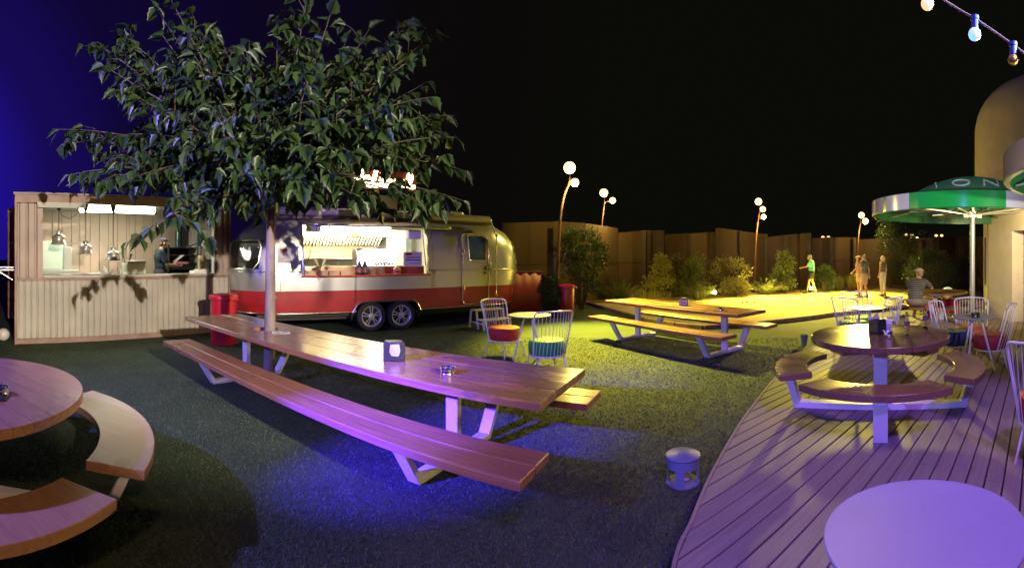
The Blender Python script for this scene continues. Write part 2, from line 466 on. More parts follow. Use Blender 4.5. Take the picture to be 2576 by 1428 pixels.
def build_deck():
    da = R(24.5)
    d = Vector((math.cos(da), math.sin(da))); n = Vector((-d.y, d.x))
    us = [p.dot(n) for p in deck_poly]
    w = 0.128; gap = 0.012
    mb = MB()
    k0 = math.floor(min(us) / w)
    k1 = math.ceil(max(us) / w)
    P = deck_poly; m = len(P)
    def cuts(c):
        xs = []
        for i in range(m):
            a, b = P[i], P[(i + 1) % m]
            ua, ub = a.dot(n) - c, b.dot(n) - c
            if (ua < 0) != (ub < 0):
                t = ua / (ua - ub)
                xs.append((a + (b - a) * t).dot(d))
        return sorted(xs)
    rnd = random.Random(4)
    for k in range(k0, k1 + 1):
        lo = k * w + gap / 2; hi = (k + 1) * w - gap / 2
        cl, ch = cuts(lo), cuts(hi)
        if len(cl) != len(ch) or not cl: continue
        for i in range(0, len(cl) - 1, 2):
            zt = ZD + rnd.uniform(-0.0012, 0.0012)
            def pt(s, u, z): return (d.x * s + n.x * u, d.y * s + n.y * u, z)
            # boards come in lengths; butt joints staggered
            s0l, s0h, s1l, s1h = cl[i], ch[i], cl[i + 1], ch[i + 1]
            st = max(s0l, s0h); en = min(s1l, s1h)
            js = []
            s = st + rnd.uniform(1.6, 4.2)
            while s < en - 0.8:
                js.append(s); s += 4.0
            seg = [(s0l, s0h)] + [(j, j) for j in js] + [(s1l, s1h)]
            for a, b in zip(seg, seg[1:]):
                g = 0.0015
                q = [(a[0] + g, lo), (b[0] - g, lo), (b[1] - g, hi), (a[1] + g, hi)]
                c = 0.003
                top = [(a[0] + g, lo + c), (b[0] - g, lo + c), (b[1] - g, hi - c), (a[1] + g, hi - c)]
                vs = [pt(s_, u, ZD - 0.024) for s_, u in q] + [pt(s_, u, zt - c) for s_, u in q] + [pt(s_, u, zt) for s_, u in top]
                mb.add(vs, [(0, 1, 5, 4), (1, 2, 6, 5), (2, 3, 7, 6), (3, 0, 4, 7), (4, 5, 9, 8), (5, 6, 10, 9), (6, 7, 11, 10), (7, 4, 8, 11), (8, 9, 10, 11)])
    # grain runs with the boards: build in a frame turned to the boards
    rot = Matrix.Rotation(-da, 3, 'Z')
    mb.v = [tuple(rot @ Vector(v)) for v in mb.v]
    o = mb.build('floor', M['deckboard'], smooth=False)
    o.rotation_euler = (0, 0, da)
    tag(o, kind='structure')
    g = MB(); g.prism([(p.x, p.y) for p in deck_poly], -0.05, ZD - 0.025)
    tag(g.build('floor_base', M['gap'], smooth=False), kind='structure')
    # curved edging board
    e = MB(); t = 0.022
    for a, b in zip(edge, edge[1:]):
        dd = (b - a).normalized(); nn = Vector((-dd.y, dd.x)) * t
        vs = [(a.x, a.y, 0), (b.x, b.y, 0), (b.x + nn.x, b.y + nn.y, 0), (a.x + nn.x, a.y + nn.y, 0)]
        vs += [(v[0], v[1], ZD + 0.006) for v in vs]
        e.add(vs, [(4, 5, 6, 7), (0, 1, 5, 4), (2, 3, 7, 6), (1, 2, 6, 5), (3, 0, 4, 7)])
    tag(e.build('floor_edging', M['deckboard'], merge=True), kind='structure')
build_deck()

def in_poly(x, y, P):
    c = np.zeros(x.shape, bool)
    n = len(P)
    for i in range(n):
        x0, y0 = P[i]; x1, y1 = P[(i + 1) % n]
        cond = ((y0 > y) != (y1 > y)) & (x < (x1 - x0) * (y - y0) / (y1 - y0 + 1e-12) + x0)
        c ^= cond
    return c

# court of pale gravel beyond the lawn
court_px = [(1470, 763), (1622, 808), (1700, 821), (1769, 828), (1860, 823), (1952, 813), (2044, 802), (2090, 795), (2244, 779.5), (2404, 768), (2470, 760),
            (2470, 738), (2279, 732), (2204, 727), (2090, 730.8), (2012, 735.7), (1900, 741), (1770, 749), (1640, 757)]
court = [G(x, y, 0).to_2d() for x, y in court_px]
def court_material():
    m, nt, b = new_mat('pale_gravel')
    N = nt.nodes; L = nt.links
    tc = N.new('ShaderNodeTexCoord')
    a = N.new('ShaderNodeTexNoise'); a.inputs['Scale'].default_value = 0.8; a.inputs['Detail'].default_value = 8; a.inputs['Roughness'].default_value = 0.7
    c = N.new('ShaderNodeTexNoise'); c.inputs['Scale'].default_value = 45; c.inputs['Detail'].default_value = 3
    for n in (a, c): L.new(tc.outputs['Object'], n.inputs['Vector'])
    r1 = N.new('ShaderNodeValToRGB')
    r1.color_ramp.elements[0].position = 0.3; r1.color_ramp.elements[0].color = (0.32, 0.23, 0.10, 1)
    r1.color_ramp.elements[1].position = 0.7; r1.color_ramp.elements[1].color = (0.50, 0.38, 0.18, 1)
    L.new(a.outputs['Fac'], r1.inputs[0])
    mr = N.new('ShaderNodeMapRange'); mr.inputs['To Min'].default_value = 0.6; mr.inputs['To Max'].default_value = 1.35
    L.new(c.outputs['Fac'], mr.inputs[0])
    mx = N.new('ShaderNodeVectorMath'); mx.operation = 'SCALE'
    L.new(r1.outputs[0], mx.inputs[0]); L.new(mr.outputs[0], mx.inputs['Scale']); L.new(mx.outputs[0], b.inputs['Base Color'])
    b.inputs['Roughness'].default_value = 0.95
    bp = N.new('ShaderNodeBump'); bp.inputs['Strength'].default_value = 0.6; bp.inputs['Distance'].default_value = 0.03
    L.new(c.outputs['Fac'], bp.inputs['Height']); L.new(bp.outputs[0], b.inputs['Normal'])
    return m
M['gravel'] = court_material()
mb = MB(); mb.prism([(p.x, p.y) for p in court], -0.02, 0.006)
tag(mb.build('gravel_ground', M['gravel'], smooth=False), kind='structure')
M['sleeper'] = mat('old_timber', (0.14, 0.085, 0.05), 0.85, var=0.4, scale=5, bump=0.3)
kb = MB()
for a, b in zip(court, court[1:] + court[:1]):
    L_ = (b - a).length; nseg = max(1, round(L_ / 2.4))
    for k in range(nseg):
        p = a + (b - a) * (k / nseg); q = a + (b - a) * ((k + 1) / nseg)
        dd = (q - p).normalized() * 0.01
        kb.bar((p.x + dd.x, p.y + dd.y, 0.045), (q.x - dd.x, q.y - dd.y, 0.045), 0.10, 0.10)
tag(kb.build('court_timber_edging', M['sleeper'], bevel=0.008), 'low dark timber edging running round the gravel court', 'edging')

# planting bed of dark soil between the court and the fence
M['soil'] = mat('dark_soil', (0.05, 0.034, 0.02), 0.95, var=0.5, scale=7, bump=0.6, bscale=30)
bed = [G(x, y, 0).to_2d() for x, y in [(1300, 795), (1395, 800), (1470, 766), (1640, 757), (1770, 749), (1900, 741), (2012, 735.7), (2090, 730.8), (2204, 727), (2279, 732), (2470, 738), (2560, 738), (2560, 700), (2300, 698), (2100, 700), (1900, 705), (1700, 715), (1550, 725), (1300, 745)]]
mb = MB(); mb.prism([(p.x, p.y) for p in bed], -0.02, 0.003)
tag(mb.build('soil_ground', M['soil'], smooth=False), kind='structure')

# turf blades near the camera
def turf_blades():
    rng = np.random.default_rng(3)
    n = 230000
    th = rng.uniform(-1.12, 0.62, n)
    r = 1.9 * np.exp(rng.uniform(0, 1, n) * math.log(9.5 / 1.9))
    x = r * np.sin(th); y = r * np.cos(th)
    dp = [(p.x, p.y) for p in deck_poly]
    keep = ~in_poly(x, y, dp)
    x = x[keep]; y = y[keep]; r = r[keep]; n = len(x)
    h = rng.uniform(0.007, 0.016, n) * (1 + r * 0.03); w = rng.uniform(0.0012, 0.0022, n) * (1 + 0.25 * r)
    a = rng.uniform(0, 2 * pi, n); l = rng.normal(0, 0.011, (n, 2))
    V = np.zeros((n, 3, 3), np.float32)
    V[:, 0] = np.stack([x - np.cos(a) * w, y - np.sin(a) * w, np.zeros(n)], 1)
    V[:, 1] = np.stack([x + np.cos(a) * w, y + np.sin(a) * w, np.zeros(n)], 1)
    V[:, 2] = np.stack([x + l[:, 0], y + l[:, 1], h], 1)
    F_ = np.arange(n * 3).reshape(n, 3)
    o = raw_mesh('grass', V.reshape(-1, 3), F_, M['blade'])
    tag(o, 'short artificial turf blades covering the lawn', 'grass', kind='stuff')
turf_blades()

# ------------------------------------------------------------------ fence behind the court
def panel_material():
    m, nt, b = new_mat('corten_fence_panel')
    N = nt.nodes; L = nt.links
    tc = N.new('ShaderNodeTexCoord')
    a = N.new('ShaderNodeTexNoise'); a.inputs['Scale'].default_value = 1.2; a.inputs['Detail'].default_value = 6
    mp = N.new('ShaderNodeMapping'); mp.inputs['Scale'].default_value = (1.0, 1.0, 0.5)
    L.new(tc.outputs['Object'], mp.inputs[0]); L.new(mp.outputs[0], a.inputs['Vector'])
    r1 = N.new('ShaderNodeValToRGB')
    r1.color_ramp.elements[0].position = 0.3; r1.color_ramp.elements[0].color = (0.044, 0.021, 0.011, 1)
    r1.color_ramp.elements[1].position = 0.72; r1.color_ramp.elements[1].color = (0.066, 0.033, 0.017, 1)
    L.new(a.outputs['Fac'], r1.inputs[0]); L.new(r1.outputs[0], b.inputs['Base Color'])
    b.inputs['Roughness'].default_value = 0.8
    return m
M['fence'] = panel_material()
M['fencedark'] = mat('dark_fence_post', (0.035, 0.022, 0.014), 0.8, var=0.4, scale=4)
def r_f(x):
    return float(np.interp(x, [1285, 1400, 1473, 1555, 1671, 1805, 1928, 2041, 2155, 2300, 2436, 2520], [14.8, 15, 16.6, 18.6, 20.6, 22, 23.4, 24.6, 25.6, 26, 26, 24]))
fence_panels = [(1262, 561, 1397, 557), (1397, 556, 1473, 561), (1473, 561, 1555, 574), (1556, 585.4, 1625, 579), (1627, 579, 1671, 580.5), (1673, 590, 1734, 586.4),
                (1736, 587, 1804, 583), (1806, 573, 1867, 581), (1867, 581, 1928, 589), (1930, 596, 1978, 591), (1981, 590, 2041, 585.6), (2043, 599, 2090, 596),
                (2092, 597, 2155, 597), (2157, 602, 2235, 599), (2237, 600, 2300, 600), (2302, 599, 2358, 597.6), (2362, 598, 2404, 596), (2408, 596, 2440, 595), (2442, 596, 2520, 592)]
fence = thing('fence', (0, 0, 0), 0, 'tall rust-brown panel fence zigzagging behind the shrubs and the court', 'fence')
for i, (x0, y0, x1, y1) in enumerate(fence_panels):
    ra = r_f(x0) + (0.22 if i % 2 else -0.22); rb = r_f(x1) + (-0.22 if i % 2 else 0.22)
    a = Q(x0, y0, ra); b = Q(x1, y1, rb)
    d = (Vector((b.x, b.y, 0)) - Vector((a.x, a.y, 0))); nn = Vector((-d.y, d.x, 0)).normalized() * 0.05
    mb = MB()
    vs = [(a.x, a.y, 0), (b.x, b.y, 0), (b.x + nn.x, b.y + nn.y, 0), (a.x + nn.x, a.y + nn.y, 0),
          (a.x, a.y, a.z), (b.x, b.y, b.z), (b.x + nn.x, b.y + nn.y, b.z), (a.x + nn.x, a.y + nn.y, a.z)]
    mb.add(vs, [(3, 2, 1, 0), (4, 5, 6, 7), (0, 1, 5, 4), (1, 2, 6, 5), (2, 3, 7, 6), (3, 0, 4, 7)])
    # board joints as thin proud battens and one rail line
    L_ = d.length; du = d.normalized(); k = int(L_ / 1.25)
    ang = math.atan2(d.y, d.x)
    front = -nn.normalized()
    for j in range(1, k + 1):
        p = Vector((a.x, a.y, 0)) + du * (L_ * j / (k + 1)) + front * 0.009
        zt = a.z + (b.z - a.z) * j / (k + 1)
        mb.box((p.x, p.y, zt / 2 - 0.03), (0.012, 0.018 - 0.012, zt - 0.1), rz=ang)
    mid = (Vector((a.x, a.y, 0)) + Vector((b.x, b.y, 0))) / 2 + front * 0.012
    mb.box((mid.x, mid.y, 1.42), (L_ - 0.1, 0.024, 0.05), rz=ang)
    mb.build('panel', M['fence'], fence, smooth=False)
for x in (1398, 1620, 1658, 1734, 1804, 1864, 1927, 1976, 2035, 2093, 2151, 2300, 2356, 2405, 2441):
    r = r_f(x) - 0.42; p = Q(x, 590, r)
    zt = 2.62 + 0.25 * math.sin(x)
    zt = EYE + (VH - np.interp(x, [1398, 1620, 1658, 1734, 1804, 1864, 1927, 1976, 2035, 2093, 2151, 2300, 2441], [557, 580, 579, 587, 574, 581, 589, 591, 586, 597, 597, 599, 595])) * r / FP
    mb = MB(); mb.box((p.x, p.y, zt / 2), (0.24 if x in (1658, 1976, 2035, 2356) else 0.14, 0.1, zt), rz=-math.atan2(p.x, p.y))
    mb.build('post', M['fencedark'], fence, smooth=False)
# ------------------------------------------------------------------ picnic tables
def ring_arc(r, a0, a1, n):
    return [(r * math.cos(a0 + (a1 - a0) * k / n), r * math.sin(a0 + (a1 - a0) * k / n)) for k in range(n + 1)]

def plank_poly(mb, x0, x1, y0, y1, z0, z1, c=0.006):
    """one plank with small chamfers on its upper edges"""
    vs = [(x0, y0, z0), (x1, y0, z0), (x1, y1, z0), (x0, y1, z0), (x0, y0, z1 - c), (x1, y0, z1 - c), (x1, y1, z1 - c), (x0, y1, z1 - c),
          (x0 + c, y0 + c, z1), (x1 - c, y0 + c, z1), (x1 - c, y1 - c, z1), (x0 + c, y1 - c, z1)]
    mb.add(vs, [(3, 2, 1, 0), (0, 1, 5, 4), (1, 2, 6, 5), (2, 3, 7, 6), (3, 0, 4, 7), (4, 5, 9, 8), (5, 6, 10, 9), (6, 7, 11, 10), (7, 4, 8, 11), (8, 9, 10, 11)])

def picnic_table(loc, rz, label, length, width, frames, bl=None, wood='wood', hole=None, th=0.055, bw=0.40, boff=None, tz=0.75, bz=0.45, bench_span=None):
    t = thing('picnic_table', loc, rz, label, 'picnic table', 'picnic tables with fixed benches')
    # table top of three planks
    mb = MB(); g = 0.011; pw = (width - 2 * g) / 3
    hx = length / 2
    if hole is None:
        for k in range(3):
            y0 = -width / 2 + k * (pw + g)
            plank_poly(mb, -hx, hx, y0, y0 + pw, tz - th, tz)
    else:
        hxc, hr = hole
        # planks cut round a circular hole that lets the tree through
        for k in range(3):
            y0 = -width / 2 + k * (pw + g); y1 = y0 + pw
            yl = [y0, y1]
            if abs(y0) < hr or abs(y1) < hr or (y0 < 0 < y1):
                ys = sorted(set([y0, y1] + [y0 + (y1 - y0) * j / 10 for j in range(11)] + [s * hr * 0.9999 for s in (-1, 1) if y0 < s * hr < y1]))
                def hw(y): return math.sqrt(max(0, hr * hr - y * y))
                left = [(-hx, y0)] + [(hxc - hw(y), y) for y in ys] + [(-hx, y1)]
                right = [(hx, y1)] + [(hxc + hw(y), y) for y in reversed(ys)] + [(hx, y0)]
                mb.prism(left, tz - th, tz); mb.prism(right, tz - th, tz)
            else:
                plank_poly(mb, -hx, hx, y0, y1, tz - th, tz)
    mb.build('tabletop', M[wood], t, smooth=False)
    boff = boff if boff is not None else width / 2 + 0.03 + bw / 2
    for s in (-1, 1):
        mb = MB(); w2 = (bw - 0.012) / 2
        x0, x1 = bench_span[0 if s < 0 else 1] if bench_span else (-hx + 0.05, hx - 0.05)
        yc = s * boff
        plank_poly(mb, x0, x1, yc - bw / 2, yc - bw / 2 + w2, bz - th, bz)
        plank_poly(mb, x0, x1, yc + bw / 2 - w2, yc + bw / 2, bz - th, bz)
        mb.build('bench_seat', M['wood'], t, smooth=False)
    for fx in frames:
        w = 0.115; d = 0.05
        foot = boff - 0.20
        mb = MB()
        mb.box((fx, 0, d / 2), (w, 2 * foot, d))
        mb.build('foot_bar', M['white'], t, bevel=0.003, smooth=False)
        mb = MB(); mb.box((fx, 0, (tz - th + d) / 2), (w, d + 0.012, tz - th - d - 0.002))
        mb.box((fx, 0, tz - th - 0.012), (w * 0.9, width * 0.72, 0.02))
        mb.build('post', M['white'], t, bevel=0.003, smooth=False)
        for s in (-1, 1):
            mb = MB()
            a = Vector((fx, s * (foot - 0.002), 0.002)); b = Vector((fx, s * (boff + 0.04), bz - th - 0.012))
            y = d * 0.6
            vs = []
            for p in (a, b):
                for i, j in ((-1, -1), (1, -1), (1, 1), (-1, 1)):
                    vs.append((p.x + i * w / 2 * 1.002, p.y + j * y, p.z))
            mb.add(vs, [(3, 2, 1, 0), (4, 5, 6, 7), (0, 1, 5, 4), (1, 2, 6, 5), (2, 3, 7, 6), (3, 0, 4, 7)])
            mb.box((fx, s * boff, bz - th - 0.006), (w * 0.95, bw * 0.8, 0.012))
            mb.build('leg', M['white'], t, bevel=0.003, smooth=False)
    return t

TA = R(-27.0)
picnic_table((-2.02, 4.62, 0), TA, 'long wooden picnic table with the tree growing through a hole in its top', 5.42, 0.95, (1.72, -1.62),
             wood='wood_wet', hole=(-1.12, 0.165), bw=0.42, boff=0.70, bench_span=[(-2.47, 2.78), (-2.60, 2.72)])
tb = R(-63.6)
picnic_table((3.07, 8.21, 0), tb, 'shorter picnic table standing on the lawn in front of the gravel court', 3.40, 0.84, (1.12, -1.12), bw=0.38, boff=0.66,
             bench_span=[(-1.72, 1.72), (-1.68, 1.68)])

def round_table(loc, rz, label, R_, ri, ro, arcs, wood, th=0.06, tz=0.75, bz=0.45, arms=(0, 90, 180, 270), foot_in=0.12, aw=0.10, ad=0.055, group='round picnic tables with curved benches', whitewood=None):
    t = thing('round_picnic_table', loc, rz, label, 'picnic table', group)
    mb = MB(); n = 96; c = 0.006
    mb.lathe([(0, tz - th), (R_ - c, tz - th), (R_, tz - th + c), (R_, tz - c), (R_ - c, tz), (0, tz)], n)
    mb.build('tabletop', M[wood], t, angle=30)
    for a0, a1 in arcs:
        mb = MB(); m = 28
        o = ring_arc(ro, R(a0), R(a1), m); i = ring_arc(ri, R(a0), R(a1), m)
        vs = [(x, y, bz - th) for x, y in i] + [(x, y, bz - th) for x, y in o] + [(x, y, bz) for x, y in i] + [(x, y, bz) for x, y in o]
        k = m + 1; fs = []
        for j in range(m):
            fs += [(j, j + 1, k + j + 1, k + j), (2 * k + j, 3 * k + j, 3 * k + j + 1, 2 * k + j + 1), (j, 2 * k + j, 2 * k + j + 1, j + 1), (k + j, k + j + 1, 3 * k + j + 1, 3 * k + j)]
        fs += [(0, k, 3 * k, 2 * k), (m, 2 * k + m, 3 * k + m, k + m)]
        mb.add(vs, fs)
        mb.build('bench_seat', M[wood + '_bench'], t, angle=30, bevel=0.004)
    rm = (ri + ro) / 2
    d = ad; w = aw
    for k, a in enumerate(arms):
        ca, sa = math.cos(R(a)), math.sin(R(a))
        Mx = Matrix.Rotation(R(a), 4, 'Z')
        mb = MB(); foot = rm - foot_in
        mb.box((foot / 2 + 0.03, 0, d / 2 + 0.0015 * (k % 2)), (foot - 0.06, w, d), M=Mx)
        mb.build('foot_bar', M['white'], t, bevel=0.003, smooth=False)
        mb = MB()
        vs = []
        for px, pz in ((foot, 0.001), (rm + 0.05, bz - th - 0.012)):
            for i, j in ((-1, -1), (1, -1), (1, 1), (-1, 1)):
                vs.append(Mx @ Vector((px + i * d * 0.62, j * w / 2 * 1.01, pz)))
        mb.add(vs, [(3, 2, 1, 0), (4, 5, 6, 7), (0, 1, 5, 4), (1, 2, 6, 5), (2, 3, 7, 6), (3, 0, 4, 7)])
        mb.box((rm + 0.02, 0, bz - th - 0.006), (0.26, w * 0.9, 0.012), M=Mx)
        mb.build('leg', M['white'], t, bevel=0.003, smooth=False)
    mb = MB()
    for k, a in enumerate(arms[:2]):
        Mx = Matrix.Rotation(R(a), 4, 'Z')
    mb.box((0, 0, (tz - th) / 2), (aw * 1.15, aw * 1.15, tz - th - 0.03), rz=R(arms[0]))
    mb.box((0, 0, tz - th - 0.01), (R_ * 1.2, 0.08, 0.018), rz=R(arms[0])); mb.box((0, 0, tz - th - 0.012), (0.08, R_ * 1.2, 0.018), rz=R(arms[0]))
    mb.build('pedestal', M['white'], t, bevel=0.003, smooth=False)
    return t

round_table((-3.193, 1.197, 0), 0, 'round brown picnic table cut by the left edge of the photo, on the lawn', 0.957, 1.075, 1.45,
            [(28, 97), (-58, 14.5), (118, 187), (205, 275)], 'wood_y', arms=(43, 133, 223, 313))
ctr = Vector((3.346, 3.272, 0))
ga = math.atan2(-ctr.y, -ctr.x)    # towards the camera
gd = math.degrees(ga)
round_table((ctr.x, ctr.y, ZD), 0, 'round dark brown picnic table with two glass bottles on it, on the deck', 0.70, 0.745, 1.06,
            [(gd - 3 - 38, gd - 3 + 38), (gd + 87 - 36, gd + 87 + 36), (gd + 177 - 38, gd + 177 + 38), (gd - 93 - 34, gd - 93 + 34)], 'wood_dark', arms=(gd, gd + 90, gd + 180, gd - 90), foot_in=0.07, aw=0.12, ad=0.06)
far_tab = Q(2352, 700, 12.2)
round_table((far_tab.x, far_tab.y, 0), 0, 'round picnic table in the distance where the man in the striped shirt sits', 0.86, 0.95, 1.36,
            [(190, 262), (280, 350), (10, 80), (100, 170)], 'wood_dark', arms=(226, 316, 46, 136))

# ------------------------------------------------------------------ wire chairs and cafe tables
def cushion_mat(name, c):
    return mat(name, c, 0.62, var=0.12, scale=5, bump=0.12, bscale=160)
M['c_red'] = cushion_mat('red_leatherette', (0.40, 0.014, 0.014))
M['c_green'] = cushion_mat('green_leatherette', (0.015, 0.30, 0.06))
M['c_blue'] = cushion_mat('navy_leatherette', (0.012, 0.035, 0.20))
M['c_crim'] = cushion_mat('crimson_leatherette', (0.36, 0.02, 0.045))
M['c_orange'] = cushion_mat('orange_red_leatherette', (0.55, 0.10, 0.05))

def make_chair(loc, rz, cushion, label, group):
    """origin under the seat; the back is towards -y, the sitter faces +y"""
    t = thing('wire_chair', loc, rz, label, 'chair', group)
    sr = 0.262; sz = 0.27
    mb = MB(); mb.tube([(sr * math.cos(a), sr * math.sin(a), sz) for a in [2 * pi * k / 40 for k in range(40)]], 0.010, 8, closed=True)
    mb.tube([(-sr, 0, sz), (sr, 0, sz)], 0.006, 6); mb.tube([(0, -sr, sz), (0, sr, sz)], 0.006, 6)
    mb.build('seat_frame', M['white'], t)
    for sx, sy in ((1, 1), (-1, 1), (1, -1), (-1, -1)):
        mb = MB(); a = (0.185 * sx, 0.185 * sy, sz); b = (0.235 * sx, 0.245 * sy, 0.005)
        mb.tube([a, b], 0.010, 8); mb.build('leg', M['white'], t)
    # back: a bent tube from the seat ring up, with thin rods from the ring to the top rail
    def low(u):      # u in -1..1 round the rear half of the ring
        a = -pi / 2 + u * R(68)
        return Vector((sr * math.cos(a), sr * math.sin(a), sz))
    def top(u):
        return Vector((0.295 * u, -0.40 + 0.13 * u * u, 0.93 - 0.02 * u * u))
    mb = MB()
    path = [low(-1)]
    cA = low(-1) * 0.15 + top(-1) * 0.85
    def seg(p, q, k): return [p + (q - p) * i / k for i in range(1, k + 1)]
    tl, tr = top(-1), top(1)
    pl = low(-1) + (tl - low(-1)) * 0.90; pr = low(1) + (tr - low(1)) * 0.90
    path = [low(-1)] + seg(low(-1), pl, 4)
    tm = [top(-0.82 + 1.64 * i / 12) for i in range(13)]
    for p0, p1, p2 in ((pl, tl, tm[0]),):
        for i in range(1, 6):
            s = i / 6; path.append(p0 * (1 - s) ** 2 + p1 * 2 * s * (1 - s) + p2 * s * s)
    path += tm
    for i in range(1, 6):
        s = i / 6; path.append(tm[-1] * (1 - s) ** 2 + tr * 2 * s * (1 - s) + pr * s * s)
    path += [pr] + seg(pr, low(1), 4)
    mb.tube(path, 0.0115, 8)
    for i in range(11):
        u = -0.86 + 1.72 * i / 10
        mb.tube([low(u), low(u) * 0.5 + top(u * 0.97) * 0.5 + Vector((0, -0.012, 0)), top(u * 0.97)], 0.0042, 6)
    mb.build('backrest', M['white'], t)
    mb = MB(); r = 0.262; z0, z1 = sz + 0.012, 0.485; c = 0.022
    prof = [(0, z0), (r - c, z0), (r - 0.006, z0 + 0.008), (r, z0 + c), (r + 0.004, (z0 + z1) / 2), (r, z1 - c), (r - 0.007, z1 - 0.006), (r - c, z1), (r - 0.05, z1 + 0.004), (r * 0.45, z1 + 0.007), (0.02, z1 + 0.002), (0, z1 - 0.004)]
    mb.lathe(prof, 40)
    mb.tube([((r + 0.001) * math.cos(a), (r + 0.001) * math.sin(a), z1 - c * 0.8) for a in [2 * pi * k / 40 for k in range(40)]], 0.004, 6, closed=True)
    mb.build('cushion', M[cushion], t, angle=60)
    return t

def chair_at(back, table, cushion, label, group, dz=ZD):
    """back: where the middle of the top rail is; the chair looks at the table"""
    b = Vector((back.x, back.y)); d = (Vector((table.x, table.y)) - b).normalized()
    c = b + d * 0.36
    o = make_chair((c.x, c.y, dz), math.atan2(d.y, d.x) - pi / 2, cushion, label, group); o.scale = (0.93, 0.93, 0.93)
    return o

def cafe_table(loc, label, group='white round cafe tables', r=0.30, z=0.74, rz=0.3):
    t = thing('cafe_table', loc, rz, label, 'table', group)
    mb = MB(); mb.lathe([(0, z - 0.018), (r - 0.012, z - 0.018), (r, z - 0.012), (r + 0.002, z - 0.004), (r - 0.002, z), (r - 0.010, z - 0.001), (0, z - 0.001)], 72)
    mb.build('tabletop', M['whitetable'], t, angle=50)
    mb = MB(); mb.lathe([(0, z - 0.034), (0.10, z - 0.034), (0.10, z - 0.0185), (0, z - 0.0185)], 24)
    mb.build('plate', M['white'], t)
    for k in range(3):
        a = 2 * pi * k / 3
        mb = MB(); mb.tube([(0.085 * math.cos(a), 0.085 * math.sin(a), z - 0.034), (0.27 * math.cos(a), 0.27 * math.sin(a), 0.003)], 0.015, 10)
        mb.build('leg', M['white'], t)
    return t

gA = 'white wire chairs with drum cushions'
tA = G(1333, 794.5, 0.72)
cafe_table((tA.x, tA.y, 0), 'white round cafe table on the lawn between the red and the green cushioned chairs', rz=0.9, r=0.345)
cA = Vector((-0.10, 7.80)); dA = Vector((0.55, -0.62))
make_chair((-0.13, 7.83, 0), math.atan2(-0.62, 0.62) - pi / 2, 'c_red', 'white wire chair with a red drum cushion, on the lawn by the caravan', gA)
make_chair((0.50, 6.66, 0), math.atan2(0.9, -0.30) - pi / 2, 'c_green', 'white wire chair with a green drum cushion, on the lawn', gA)
tB = G(2179, 773, 0.74 + ZD)
cafe_table((tB.x, tB.y, ZD), 'small white cafe table ringed by three wire chairs beside the gravel court', rz=0.2)
awy = Vector((0.66, 0.75))
chair_at(Q(2112, 751, 7.45), tB.to_2d() + awy * 0.8, 'c_green', 'white wire chair at the left of the cafe table by the gravel court', gA)
chair_at(Q(2153, 736, 8.6), tB, 'c_green', 'white wire chair behind the cafe table by the gravel court, facing the camera', gA)
chair_at(Q(2264, 749, 7.6), tB.to_2d() + awy * 0.8, 'c_blue', 'white wire chair at the right of the cafe table, in front of the seated man', gA)
tC = G(2452, 795, 0.74 + ZD)
cafe_table((tC.x, tC.y, ZD), 'white cafe table with a black ashtray in front of the green and white parasol pole', rz=1.25)
chair_at(Q(2340, 765, 6.85), tC.to_2d() + Vector((0.8, 0.6)) * 0.55, 'c_blue', 'white wire chair with a navy blue cushion, on the deck behind the round table', gA)
chair_at(Q(2443, 752, 7.5), tC, 'c_orange', 'white wire chair with an orange red cushion, under the green and white parasol', gA)
chair_at(Q(2556, 768, 6.5), tC.to_2d() + Vector((0.8, 0.6)) * 0.35, 'c_crim', 'white wire chair with a crimson cushion, near the right edge on the deck', gA)
make_chair((3.31, 1.40, ZD), R(-80) , 'c_red', 'white wire chair cut by the right edge of the photo, closest to the camera', gA)
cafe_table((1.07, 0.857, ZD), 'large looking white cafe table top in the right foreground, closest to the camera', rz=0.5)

# ------------------------------------------------------------------ things lying on the tables
M['napkin'] = mat('napkin_paper', (0.34, 0.33, 0.34), 0.85, var=0.05, scale=30, bump=0.2)
M['printed'] = mat('printed_label', (0.62, 0.60, 0.55), 0.5, var=0.1)
M['ink'] = mat('dark_ink', (0.06, 0.055, 0.05), 0.6, var=0.1)
def text_mesh(body, size, mat_, parent, Mx, name='lettering', depth=0.002):
    cu = bpy.data.curves.new('tmp_text', 'FONT'); cu.body = body; cu.size = size; cu.extrude = depth; cu.align_x = 'CENTER'; cu.align_y = 'CENTER'
    to = bpy.data.objects.new('tmp_text', cu); COL.objects.link(to)
    dg = bpy.context.evaluated_depsgraph_get(); dg.update()
    me = bpy.data.meshes.new_from_object(to.evaluated_get(dg))
    bpy.data.objects.remove(to); bpy.data.curves.remove(cu)
    me.transform(Mx); me.materials.clear(); me.materials.append(mat_)
    o = bpy.data.objects.new(name, me); COL.objects.link(o); o.parent = parent
    return o

